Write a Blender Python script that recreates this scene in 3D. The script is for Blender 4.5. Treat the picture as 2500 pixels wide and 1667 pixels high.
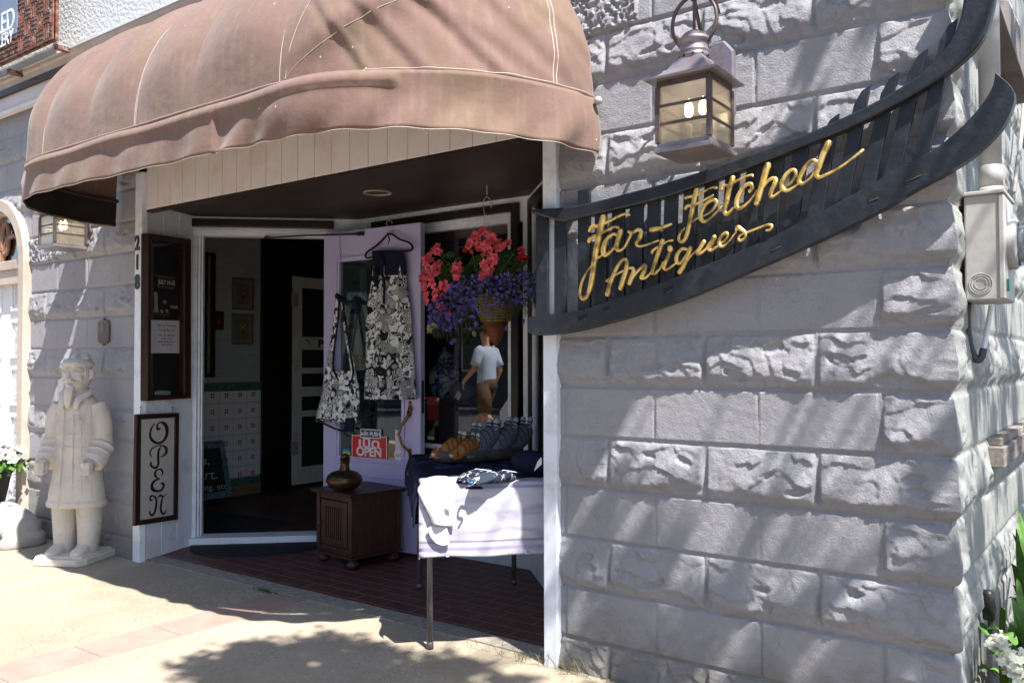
import bpy, bmesh, math, random
import numpy as np
from mathutils import Vector, Matrix, Euler
random.seed(7); rng = np.random.default_rng(11)
for o in list(bpy.data.objects): bpy.data.objects.remove(o)
SC = bpy.context.scene
COL = SC.collection

# ------------------------------------------------------------------ camera
FPX, YAW, PITCH, ROLL = 2080.0, math.radians(36.33), math.radians(1.33), .0021
CAM = np.array([0, 0, 1.25])
_F = np.array([-math.sin(YAW)*math.cos(PITCH), math.cos(YAW)*math.cos(PITCH), math.sin(PITCH)])
_R = np.array([math.cos(YAW), math.sin(YAW), 0.0]); _U = np.cross(_R, _F)
_R, _U = _R*math.cos(ROLL)-_U*math.sin(ROLL), _U*math.cos(ROLL)+_R*math.sin(ROLL)
cd = bpy.data.cameras.new('camera'); cam = bpy.data.objects.new('camera', cd); COL.objects.link(cam)
cd.sensor_width = 36; cd.lens = FPX/2500*36; cd.clip_end = 500; cd.clip_start = .02
cam.matrix_world = Matrix(((_R[0], _U[0], -_F[0], 0), (_R[1], _U[1], -_F[1], 0), (_R[2], _U[2], -_F[2], 1.25), (0, 0, 0, 1)))
SC.camera = cam
def ray(x, y): return _F+_R*(x-1250)/FPX-_U*(y-833.5)/FPX
def at(px, py, **k):
    """point of the place seen at a pixel of the 2500-wide photo, on the plane x=, y= or z="""
    d = ray(px, py); a, v = list(k.items())[0]; i = 'xyz'.index(a); return CAM+(v-CAM[i])/d[i]*d
def atl(px, py, p0, p1):
    d = ray(px, py); p0 = np.array(p0, float)[:2]; e = np.array(p1, float)[:2]-p0; n = np.array([e[1], -e[0]])
    return CAM+(n@(p0-CAM[:2]))/(n@d[:2])*d

# ------------------------------------------------------------------ light
SUN = Vector((.56, -.243, 1.0)).normalized()
w = bpy.data.worlds.new('World'); SC.world = w; w.use_nodes = True
nt = w.node_tree; sky = nt.nodes.new('ShaderNodeTexSky'); sky.sky_type = 'NISHITA'; sky.sun_disc = False
sky.sun_elevation = math.asin(SUN.z); sky.sun_rotation = math.atan2(SUN.x, SUN.y)
nt.links.new(sky.outputs[0], nt.nodes['Background'].inputs[0]); nt.nodes['Background'].inputs[1].default_value = .10
sd = bpy.data.lights.new('sun', 'SUN'); sd.energy = 5.0; sd.angle = math.radians(.53); sd.color = (1, .96, .90)
so = bpy.data.objects.new('sun', sd); COL.objects.link(so); so.rotation_euler = (-SUN).to_track_quat('-Z', 'Y').to_euler()
so.location = (3, -3, 8)
SC.view_settings.view_transform = 'Standard'; SC.view_settings.look = 'None'; SC.view_settings.gamma = 1
SC.view_settings.exposure = 1.28

# ------------------------------------------------------------------ helpers
class MB:
    def __init__(s): s.v = []; s.f = []
    def add(s, v, f):
        b = len(s.v); s.v += [tuple(map(float, p)) for p in v]; s.f += [tuple(i+b for i in q) for q in f]; return s
    def box(s, a, b, M=None):
        (x0, y0, z0), (x1, y1, z1) = [min(p, q) for p, q in zip(a, b)], [max(p, q) for p, q in zip(a, b)]
        v = [(x, y, z) for z in (z0, z1) for x, y in ((x0, y0), (x1, y0), (x1, y1), (x0, y1))]
        if M is not None: v = [tuple(M @ Vector(p)) for p in v]
        return s.add(v, [(3, 2, 1, 0), (4, 5, 6, 7), (0, 1, 5, 4), (1, 2, 6, 5), (2, 3, 7, 6), (3, 0, 4, 7)])
    def prism(s, poly, d):
        """closed 3D polygon pushed along vector d"""
        n = len(poly); p = [Vector(q) for q in poly]; d = Vector(d)
        return s.add([tuple(q) for q in p]+[tuple(q+d) for q in p],
                     [tuple(range(n)), tuple(reversed(range(n, 2*n)))]+[(i, n+i, n+(i+1) % n, (i+1) % n) for i in range(n)])
    def tube(s, pts, r, n=8, flat=None, fn=1.0, cap=True):
        """tube through pts; r number or list; flat = direction in which it is squeezed by fn"""
        P = [Vector(p) for p in pts]; m = len(P); R = r if hasattr(r, '__len__') else [r]*m
        up = Vector(flat).normalized() if flat is not None else None; vs = []; last = None
        for i in range(m):
            t = (P[min(i+1, m-1)]-P[max(i-1, 0)])
            if t.length < 1e-9: t = Vector((0, 0, 1))
            t.normalize()
            if up is not None:
                a = up.cross(t)
                if a.length < 1e-4: a = t.orthogonal()
                a.normalize(); b = t.cross(a).normalized()
            else:
                a = (last - t*last.dot(t)) if last is not None else t.orthogonal()
                if a.length < 1e-6: a = t.orthogonal()
                a.normalize(); last = a; b = t.cross(a)
            for k in range(n):
                q = 2*math.pi*k/n; vs.append(P[i]+a*(math.cos(q)*R[i])+b*(math.sin(q)*R[i]*(fn if up is not None else 1)))
        f = [(i*n+k, i*n+(k+1) % n, (i+1)*n+(k+1) % n, (i+1)*n+k) for i in range(m-1) for k in range(n)]
        if cap: f += [tuple(reversed(range(n))), tuple((m-1)*n+k for k in range(n))]
        return s.add(vs, f)
    def lathe(s, prof, c=(0, 0, 0), n=24, sx=1, sy=1, cap=True):
        m = len(prof); vs = [(c[0]+r*sx*math.cos(2*math.pi*k/n), c[1]+r*sy*math.sin(2*math.pi*k/n), c[2]+z) for r, z in prof for k in range(n)]
        f = [(i*n+k, i*n+(k+1) % n, (i+1)*n+(k+1) % n, (i+1)*n+k) for i in range(m-1) for k in range(n)]
        if cap: f += [tuple(reversed(range(n))), tuple((m-1)*n+k for k in range(n))]
        return s.add(vs, f)
    def ball(s, c, r, n=12, m=8, M=None):
        r = r if hasattr(r, '__len__') else (r, r, r); vs = []
        for j in range(m+1):
            a = math.pi*j/m-math.pi/2
            for k in range(n):
                q = 2*math.pi*k/n; p = Vector((r[0]*math.cos(a)*math.cos(q), r[1]*math.cos(a)*math.sin(q), r[2]*math.sin(a)))
                if M is not None: p = M @ p
                vs.append((c[0]+p.x, c[1]+p.y, c[2]+p.z))
        return s.add(vs, [(j*n+k, j*n+(k+1) % n, (j+1)*n+(k+1) % n, (j+1)*n+k) for j in range(m) for k in range(n)])
    def grid(s, fn, nu, nv):
        vs = [fn(i/nu, j/nv) for j in range(nv+1) for i in range(nu+1)]
        return s.add(vs, [(j*(nu+1)+i, j*(nu+1)+i+1, (j+1)*(nu+1)+i+1, (j+1)*(nu+1)+i) for j in range(nv) for i in range(nu)])
    def build(s, name, m, parent=None, smooth=False, bevel=0, solid=0, subd=0, remesh=0, off=0):
        me = bpy.data.meshes.new(name); me.from_pydata(s.v, [], s.f); me.update()
        o = bpy.data.objects.new(name, me); COL.objects.link(o); me.materials.append(m)
        if remesh or smooth is True: me.polygons.foreach_set('use_smooth', [True]*len(me.polygons))
        if not remesh:
            bm = bmesh.new(); bm.from_mesh(me)
            if not (solid or smooth == 'open'): bmesh.ops.recalc_face_normals(bm, faces=bm.faces)
            bm.to_mesh(me); bm.free()
        if smooth: me.polygons.foreach_set('use_smooth', [True]*len(me.polygons))
        if remesh:
            q = o.modifiers.new('r', 'REMESH'); q.mode = 'VOXEL'; q.voxel_size = remesh; q.use_smooth_shade = True
            q = o.modifiers.new('s', 'SMOOTH'); q.iterations = 3; q.factor = .5
        if solid: q = o.modifiers.new('t', 'SOLIDIFY'); q.thickness = solid; q.offset = off
        if subd: q = o.modifiers.new('d', 'SUBSURF'); q.levels = subd; q.render_levels = subd
        if bevel:
            q = o.modifiers.new('b', 'BEVEL'); q.width = bevel; q.segments = 2; q.limit_method = 'ANGLE'; q.angle_limit = math.radians(40)
        if parent is not None: o.parent = parent
        return o
def thing(name, label, cat, loc=(0, 0, 0), rz=0, group=None):
    o = bpy.data.objects.new(name, None); COL.objects.link(o); o.location = tuple(loc); o.rotation_euler = (0, 0, rz)
    o.empty_display_size = .1; return tag(o, label, cat, group)
def tag(o, label=None, cat=None, group=None, kind=None):
    for k, v in (('label', label), ('category', cat), ('group', group), ('kind', kind)):
        if v: o[k] = v
    return o
def stay(t):
    """children given in world coordinates keep their place under an Empty that stands at the thing's base"""
    inv = Matrix.Translation(t.location) @ t.rotation_euler.to_matrix().to_4x4(); inv.invert()
    for c in t.children: c.matrix_parent_inverse = inv
def crom(pts, k=6):
    """smooth curve through points (any number of components)"""
    P = [np.array(p, float) for p in pts]; P = [2*P[0]-P[1]]+P+[2*P[-1]-P[-2]]; out = []
    for i in range(1, len(P)-2):
        for j in range(k):
            t = j/k; a, b, c, d = P[i-1:i+3]
            out.append(.5*((2*b)+(c-a)*t+(2*a-5*b+4*c-d)*t*t+(3*b-a-3*c+d)*t**3))
    out.append(P[-2]); return out
def text(body, size, loc, rot, m, parent=None, name='lettering', ext=.0008, align='CENTER', sx=1.0, bold=0):
    cu = bpy.data.curves.new(name, 'FONT'); cu.body = body; cu.size = size; cu.extrude = ext; cu.align_x = align; cu.align_y = 'CENTER'
    if bold: cu.offset = bold
    tmp = bpy.data.objects.new('tmp', cu); COL.objects.link(tmp)
    bpy.context.view_layer.update()
    me = bpy.data.meshes.new_from_object(tmp.evaluated_get(bpy.context.evaluated_depsgraph_get())); bpy.data.objects.remove(tmp)
    me.materials.clear(); me.materials.append(m)
    o = bpy.data.objects.new(name, me); COL.objects.link(o); o.location = tuple(loc); o.rotation_euler = rot; o.scale = (sx, 1, 1)
    if parent is not None: o.parent = parent
    return o

# value noise on arrays
def _h(ix, iy, s):
    n = (ix*374761393+iy*668265263+s*1274126177) & 0xffffffff; n = ((n ^ (n >> 13))*1274126177) & 0xffffffff
    return ((n ^ (n >> 16)) & 0xffff)/65535.0
def vn(x, y, s=0):
    x = np.asarray(x, float); y = np.asarray(y, float); ix = np.floor(x).astype(np.int64); iy = np.floor(y).astype(np.int64); fx = x-ix; fy = y-iy
    fx = fx*fx*(3-2*fx); fy = fy*fy*(3-2*fy)
    a, b, c, d = _h(ix, iy, s), _h(ix+1, iy, s), _h(ix, iy+1, s), _h(ix+1, iy+1, s)
    return (a*(1-fx)+b*fx)*(1-fy)+(c*(1-fx)+d*fx)*fy
def fbm(x, y, s=0, o=4): return sum(vn(x*2**i, y*2**i, s+i*17)*.5**i for i in range(o))/sum(.5**i for i in range(o))
def sst(a, b, x): t = np.clip((x-a)/(b-a), 0, 1); return t*t*(3-2*t)

# ------------------------------------------------------------------ materials
def nodes(name):
    m = bpy.data.materials.new(name); m.use_nodes = True; return m, m.node_tree, m.node_tree.nodes['Principled BSDF']
def N(t, kind, **k):
    n = t.nodes.new('ShaderNode'+kind)
    for a, b in k.items():
        if a.startswith('i_'):
            key = a[2:]; n.inputs[int(key) if key.isdigit() else key.replace('_', ' ')].default_value = b
        else: setattr(n, a, b)
    return n
def ramp(t, src, stops):
    r = t.nodes.new('ShaderNodeValToRGB'); e = r.color_ramp.elements
    while len(e) < len(stops): e.new(.5)
    for q, (p, c) in zip(e, stops): q.position = p; q.color = (*c, 1) if len(c) == 3 else c
    t.links.new(src, r.inputs[0]); return r.outputs[0]
def g3(v): return (v, v, v)
def mx(t, a, b, fac, mode='MIX'):
    n = t.nodes.new('ShaderNodeMix'); n.data_type = 'RGBA'; n.blend_type = mode
    for i, v in ((0, fac), (6, a), (7, b)):
        if hasattr(v, 'links') or hasattr(v, 'is_output') : t.links.new(v, n.inputs[i])
        else: n.inputs[i].default_value = v if i == 0 else (*v, 1)
    return n.outputs[2]
def M(name, col, rough=.6, metal=0, var=.12, vs=6, bump=.15, bs=80, spec=.4, coord='Object', dirt=None, ds=3, da=.5, bd=.004, stretch=None):
    """general painted / stone / wood material: two scales of colour change, stains, bump"""
    m, t, b = nodes(name); tc = N(t, 'TexCoord'); co = tc.outputs[coord]
    if stretch:
        mp = N(t, 'Mapping'); mp.inputs['Scale'].default_value = stretch; t.links.new(co, mp.inputs[0]); co = mp.outputs[0]
    n1 = N(t, 'TexNoise', i_Scale=vs, i_Detail=6.0, i_Roughness=.6); t.links.new(co, n1.inputs['Vector'])
    c0 = tuple(x*(1-var) for x in col); c1 = tuple(min(1, x*(1+var)) for x in col)
    c = ramp(t, n1.outputs[0], [(.3, c0), (.7, c1)])
    if dirt:
        n2 = N(t, 'TexNoise', i_Scale=ds, i_Detail=8.0, i_Roughness=.7); t.links.new(co, n2.inputs['Vector'])
        c = mx(t, c, dirt, ramp(t, n2.outputs[0], [(.5, g3(0)), (.68, g3(da))]))
    t.links.new(c, b.inputs['Base Color']); b.inputs['Roughness'].default_value = rough; b.inputs['Metallic'].default_value = metal
    b.inputs['Specular IOR Level'].default_value = spec
    if bump:
        n3 = N(t, 'TexNoise', i_Scale=bs, i_Detail=4.0); t.links.new(co, n3.inputs['Vector'])
        bu = N(t, 'Bump', i_Strength=bump, i_Distance=bd); t.links.new(n3.outputs[0], bu.inputs['Height']); t.links.new(bu.outputs[0], b.inputs['Normal'])
    return m
def emit(name, col, s):
    m, t, b = nodes(name); b.inputs['Base Color'].default_value = (*col, 1); b.inputs['Emission Color'].default_value = (*col, 1)
    b.inputs['Emission Strength'].default_value = s; return m
def glass(name, refl=.1, tint=(1, 1, 1), rough=0.0, milky=0):
    m, t, b = nodes(name); t.nodes.remove(b); out = t.nodes['Material Output']
    tr = N(t, 'BsdfTransparent'); tr.inputs[0].default_value = (*tint, 1); gl = N(t, 'BsdfGlossy'); gl.inputs['Roughness'].default_value = rough
    ge = N(t, 'NewGeometry'); dt = N(t, 'VectorMath', operation='DOT_PRODUCT'); t.links.new(ge.outputs['Normal'], dt.inputs[0]); t.links.new(ge.outputs['Incoming'], dt.inputs[1])
    ab = N(t, 'Math', operation='ABSOLUTE'); t.links.new(dt.outputs['Value'], ab.inputs[0]); om = N(t, 'Math', operation='SUBTRACT'); om.inputs[0].default_value = 1; t.links.new(ab.outputs[0], om.inputs[1])
    pw = N(t, 'Math', operation='POWER'); pw.inputs[1].default_value = 5; t.links.new(om.outputs[0], pw.inputs[0]); ad = N(t, 'Math', operation='MULTIPLY_ADD', use_clamp=True); ad.inputs[1].default_value = .9; ad.inputs[2].default_value = refl
    t.links.new(pw.outputs[0], ad.inputs[0]); mxs = N(t, 'MixShader'); t.links.new(ad.outputs[0], mxs.inputs[0])
    base = tr.outputs[0]
    if milky:
        df = N(t, 'BsdfDiffuse'); df.inputs[0].default_value = (.50, .48, .41, 1); tl = N(t, 'BsdfTranslucent'); tl.inputs[0].default_value = (.5, .45, .35, 1)
        a = N(t, 'MixShader', i_0=.5); t.links.new(df.outputs[0], a.inputs[1]); t.links.new(tl.outputs[0], a.inputs[2])
        c = N(t, 'MixShader', i_0=milky); t.links.new(tr.outputs[0], c.inputs[1]); t.links.new(a.outputs[0], c.inputs[2]); base = c.outputs[0]
    t.links.new(base, mxs.inputs[1]); t.links.new(gl.outputs[0], mxs.inputs[2]); t.links.new(mxs.outputs[0], out.inputs[0]); return m

mt = {}
def wallmat(name, col, col2, dirt):
    m, t, b = nodes(name); tc = N(t, 'TexCoord'); co = tc.outputs['Object']
    n1 = N(t, 'TexNoise', i_Scale=2.2, i_Detail=7.0, i_Roughness=.62); t.links.new(co, n1.inputs['Vector'])
    c = ramp(t, n1.outputs[0], [(.33, col), (.66, col2)])
    n2 = N(t, 'TexNoise', i_Scale=9.0, i_Detail=8.0, i_Roughness=.75); t.links.new(co, n2.inputs['Vector'])
    c = mx(t, c, dirt, ramp(t, n2.outputs[0], [(.56, g3(0)), (.72, g3(.35))]))
    gz = N(t, 'SeparateXYZ'); t.links.new(co, gz.inputs[0])                      # splashed dirt near the pavement
    n5 = N(t, 'TexNoise', i_Scale=14.0, i_Detail=6.0); t.links.new(co, n5.inputs['Vector'])
    ma = N(t, 'Math', operation='MULTIPLY_ADD'); ma.inputs[1].default_value = -.25; t.links.new(n5.outputs[0], ma.inputs[0]); t.links.new(gz.outputs[2], ma.inputs[2])
    c = mx(t, c, (.19, .18, .16), ramp(t, ma.outputs[0], [(0.0, g3(.75)), (.14, g3(0))]))
    t.links.new(c, b.inputs['Base Color']); b.inputs['Roughness'].default_value = .62; b.inputs['Specular IOR Level'].default_value = .35
    n3 = N(t, 'TexNoise', i_Scale=150.0, i_Detail=5.0, i_Roughness=.7); t.links.new(co, n3.inputs['Vector'])
    vo = N(t, 'TexVoronoi', feature='DISTANCE_TO_EDGE', i_Scale=26.0); 
    n4 = N(t, 'TexNoise', i_Scale=22.0, i_Detail=5.0); t.links.new(co, n4.inputs['Vector'])
    va = N(t, 'VectorMath', operation='MULTIPLY_ADD'); va.inputs[1].default_value = (.12, .12, .12); t.links.new(n4.outputs[1], va.inputs[0]); t.links.new(co, va.inputs[2]); t.links.new(va.outputs[0], vo.inputs['Vector'])
    cr = ramp(t, vo.outputs[0], [(0, g3(0)), (.05, g3(1))])
    pk = ramp(t, n2.outputs[0], [(.40, g3(0)), (.52, g3(1))])
    cr = mx(t, g3(1), cr, pk)
    b1 = N(t, 'Bump', i_Strength=.75, i_Distance=.006); t.links.new(n3.outputs[0], b1.inputs['Height'])
    b2 = N(t, 'Bump', i_Strength=.5, i_Distance=.004); t.links.new(cr, b2.inputs['Height']); t.links.new(b1.outputs[0], b2.inputs['Normal']); t.links.new(b2.outputs[0], b.inputs['Normal'])
    return m
mt['wall'] = wallmat('painted_block', (.288, .286, .308), (.345, .342, .364), (.23, .225, .245))
mt['wallside'] = wallmat('painted_block_side', (.30, .305, .295), (.36, .365, .35), (.29, .29, .27))
mt['white'] = M('white_paint', (.76, .80, .88), .45, var=.05, bump=.2, bs=40, dirt=(.42, .40, .36), ds=7, da=.45)
mt['cream'] = M('cream_paint', (.76, .71, .71), .5, var=.05, bump=.15, bs=60, dirt=(.55, .46, .37), ds=5, da=.4)
mt['beige'] = M('beige_trim', (.50, .42, .36), .55, var=.1, dirt=(.3, .25, .2), ds=5)
mt['band'] = M('lavender_white_band', (.66, .62, .64), .6, var=.06, dirt=(.5, .45, .45), ds=3)
mt['black'] = M('black_paint', (.012, .011, .012), .35, var=.3, bump=.25, bs=50)
mt['brown'] = M('dark_brown_wood', (.030, .013, .009), .35, var=.5, vs=14, bump=.3, bs=60, stretch=(6, 6, .6))
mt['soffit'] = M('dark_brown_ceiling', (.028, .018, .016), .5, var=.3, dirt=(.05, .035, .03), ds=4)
mt['lav'] = M('lavender_paint', (.49, .46, .72), .42, var=.05, bump=.15, bs=50, dirt=(.40, .34, .45), ds=6, da=.4)
mt['steel'] = M('dark_steel', (.05, .045, .045), .45, .6, var=.2)
mt['grey_metal'] = M('grey_painted_metal', (.40, .39, .38), .5, 0, var=.08, bump=.25, bs=30, dirt=(.28, .26, .24), ds=9)
mt['navy_paint'] = M('slate_black_paint', (.013, .016, .023), .42, var=.22, vs=9, bump=.45, bs=55, dirt=(.055, .06, .07), ds=16, da=.4, spec=.55, bd=.003)
mt['win'] = glass('window_glass', .13)
mt['doorglass'] = glass('door_glass', .2, (.5, .6, .58))
mt['caseglass'] = glass('case_glass', .05)
mt['ink'] = M('black_ink', (.01, .009, .009), .5, bump=0)
mt['paper'] = M('white_paper', (.62, .61, .66), .7, var=.04, bump=.05)
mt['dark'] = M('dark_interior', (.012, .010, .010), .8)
# ------------------------------------------------------------------ ground
Y0 = 2.96                      # plane of the street front
CX = -.478                     # its right-hand corner
ZR = 1.35-.2032*7              # a mortar line; rough courses lie at even steps
def sheet(name, poly, z, m, kind='structure', sub=None):
    b = MB(); b.prism([(x, y, z) for x, y in poly], (0, 0, -.03)); return tag(b.build(name, m), kind=kind)
def concrete():
    m, t, b = nodes('exposed_aggregate'); tc = N(t, 'TexCoord'); co = tc.outputs['Object']
    n1 = N(t, 'TexNoise', i_Scale=1.3, i_Detail=6.0, i_Roughness=.6); t.links.new(co, n1.inputs['Vector'])
    c = ramp(t, n1.outputs[0], [(.3, (.275, .225, .165)), (.55, (.37, .312, .24)), (.75, (.42, .362, .29))])
    n4 = N(t, 'TexNoise', i_Scale=30.0, i_Detail=6.0, i_Roughness=.8); t.links.new(co, n4.inputs['Vector'])
    c = mx(t, c, (.25, .20, .15), ramp(t, n4.outputs[0], [(.5, g3(0)), (.75, g3(.5))]))
    v = N(t, 'TexVoronoi', i_Scale=62.0, i_Randomness=1.0); t.links.new(co, v.inputs['Vector'])
    peb = ramp(t, v.outputs['Distance'], [(.30, g3(1)), (.42, g3(0))])
    n2 = N(t, 'TexNoise', i_Scale=1.1, i_Detail=4.0); t.links.new(co, n2.inputs['Vector'])
    sep = N(t, 'SeparateColor'); t.links.new(v.outputs['Color'], sep.inputs[0])
    pc = ramp(t, sep.outputs[0], [(0, (.09, .085, .08)), (.3, (.20, .18, .15)), (.6, (.42, .34, .25)), (1, (.58, .52, .44))])
    sel = ramp(t, sep.outputs[1], [(.42, g3(0)), (.47, g3(1))])
    area = ramp(t, n2.outputs[0], [(.40, g3(.15)), (.58, g3(.9))])
    f = mx(t, g3(0), peb, sel); f = mx(t, g3(0), f, area)
    c = mx(t, c, pc, f)
    t.links.new(c, b.inputs['Base Color']); b.inputs['Roughness'].default_value = .85; b.inputs['Specular IOR Level'].default_value = .25
    n3 = N(t, 'TexNoise', i_Scale=120.0, i_Detail=5.0); t.links.new(co, n3.inputs['Vector'])
    hh = mx(t, n3.outputs[0], f, .35)
    bu = N(t, 'Bump', i_Strength=.6, i_Distance=.003); t.links.new(hh, bu.inputs['Height']); t.links.new(bu.outputs[0], b.inputs['Normal']); return m
def brickfloor():
    m, t, b = nodes('brick_pavers'); tc = N(t, 'TexCoord'); mp = N(t, 'Mapping'); mp.inputs['Rotation'].default_value = (0, 0, 0.0)
    t.links.new(tc.outputs['Object'], mp.inputs[0])
    br = N(t, 'TexBrick', offset=.5); br.inputs['Scale'].default_value = 1; br.inputs['Brick Width'].default_value = .203; br.inputs['Row Height'].default_value = .098
    br.inputs['Mortar Size'].default_value = .0045; br.inputs['Mortar Smooth'].default_value = .2
    br.inputs['Color1'].default_value = (.115, .035, .028, 1); br.inputs['Color2'].default_value = (.075, .028, .024, 1); br.inputs['Mortar'].default_value = (.17, .14, .12, 1)
    t.links.new(mp.outputs[0], br.inputs['Vector'])
    n = N(t, 'TexNoise', i_Scale=18.0, i_Detail=6.0); t.links.new(tc.outputs['Object'], n.inputs['Vector'])
    c = mx(t, br.outputs[0], (.16, .10, .08), ramp(t, n.outputs[0], [(.5, g3(0)), (.75, g3(.5))]))
    t.links.new(c, b.inputs['Base Color']); b.inputs['Roughness'].default_value = .55
    iv = N(t, 'Math', operation='SUBTRACT'); iv.inputs[0].default_value = 1; t.links.new(br.outputs[1], iv.inputs[1])
    n3 = N(t, 'TexNoise', i_Scale=90.0, i_Detail=4.0); t.links.new(tc.outputs['Object'], n3.inputs['Vector'])
    b1 = N(t, 'Bump', i_Strength=.35, i_Distance=.003); t.links.new(n3.outputs[0], b1.inputs['Height'])
    bu = N(t, 'Bump', i_Strength=.8, i_Distance=.004); t.links.new(iv.outputs[0], bu.inputs['Height']); t.links.new(b1.outputs[0], bu.inputs['Normal']); t.links.new(bu.outputs[0], b.inputs['Normal']); return m
mt['conc'] = concrete(); mt['brickf'] = brickfloor()
mt['pink'] = M('pinkish_paver_band', (.34, .235, .195), .8, var=.12, bump=.5, bs=110, dirt=(.36, .26, .22), ds=12)
mt['curb'] = M('rough_concrete_strip', (.30, .27, .23), .9, var=.25, vs=30, bump=.9, bs=120, bd=.006, dirt=(.14, .12, .10), ds=20)
mt['asph'] = M('asphalt', (.055, .055, .058), .9, var=.2, bump=.5, bs=150)
mt['soil'] = M('soil', (.07, .05, .035), .95, var=.4, vs=20, bump=1, bs=60, bd=.02)
sheet('ground', [(-90, -90), (90, -90), (90, 90), (-90, 90)], -.19, mt['asph'])
sheet('sidewalk', [(-30, -2.2), (CX, -2.2), (CX, 3.2), (-30, 3.2)], 0, mt['conc'])
b = MB(); b.box((-30, -2.35, -.18), (12, -2.2, .0)); tag(b.build('road_kerb', mt['curb'], bevel=.01), kind='structure')
sheet('sidewalk_near', [(CX, -2.2), (12, -2.2), (12, 1.6), (CX, 1.6)], .0, mt['conc'])
sheet('garden_soil', [(CX, 1.6), (8, 1.6), (8, 14), (CX, 14)], -.04, mt['soil'])
# joints and pinkish band: between two pavement panels, running from the recess out to the street
b = MB(); A = at(655, 1459, z=0); B = at(738, 1472, z=0); dx = np.array([-.055, -1.0])
q0 = np.array([-3.83, 2.985]); q1 = np.array([-3.56, 2.985])
pA = at(60, 1667, z=0)[:2]; pB = at(330, 1640, z=0)[:2]
e0 = np.array([-3.77, 2.985]); e1 = np.array([-3.53, 2.985])
band = [tuple(e0), tuple(e1), tuple(e1+np.array([-.10, -5.1])), tuple(e0+np.array([-.10, -5.1]))]
for k in range(14):
    a = k/14; c = (k+1)/14-.0018
    P = lambda s, tt: tuple(np.array(band[0 if s == 0 else 1])*(1-tt)+np.array(band[3 if s == 0 else 2])*tt)
    b.prism([(*P(0, a), .004), (*P(1, a), .004), (*P(1, c), .004), (*P(0, c), .004)], (0, 0, -.02))
tag(b.build('paver_band', mt['pink'], bevel=.0015), kind='structure')
jb = MB()
for x in (-6.3, -1.55, .2): jb.box((x-.006, -2.2, -.02), (x+.006, 2.985, .002))
jb.box((-20, .35, -.02), (-3.9, .362, .002))
tag(jb.build('pavement_joint', M('joint_dirt', (.09, .07, .05), .95)), kind='structure')
def wob(x): return .012*(vn(np.array(x*7.), np.array(.3), 3)-.5)
xs = np.linspace(-5.2, -1.98, 70)
b = MB(); top = [(x, 2.985+float(wob(x)), .007) for x in xs]+[(x, 3.10+float(wob(x+9)), .007) for x in xs[::-1]]
b.prism(top, (0, 0, -.05)); tag(b.build('concrete_strip', mt['curb']), kind='structure')
b = MB(); b.prism([(x, y, .004) for x, y in [(-5.4, 3.0), (-1.9, 3.0), (-1.9, 4.6), (-4.0, 4.6), (-4.9, 9), (-6.95, 9), (-6.95, 3.9), (-5.4, 3.6)]], (0, 0, -.03))
tag(b.build('brick_floor', mt['brickf']), kind='structure')
b = MB(); b.box((-4.9, 4.3, -.02), (1, 10, -.003)); tag(b.build('shop_floor', mt['brown']), kind='structure')

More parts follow.
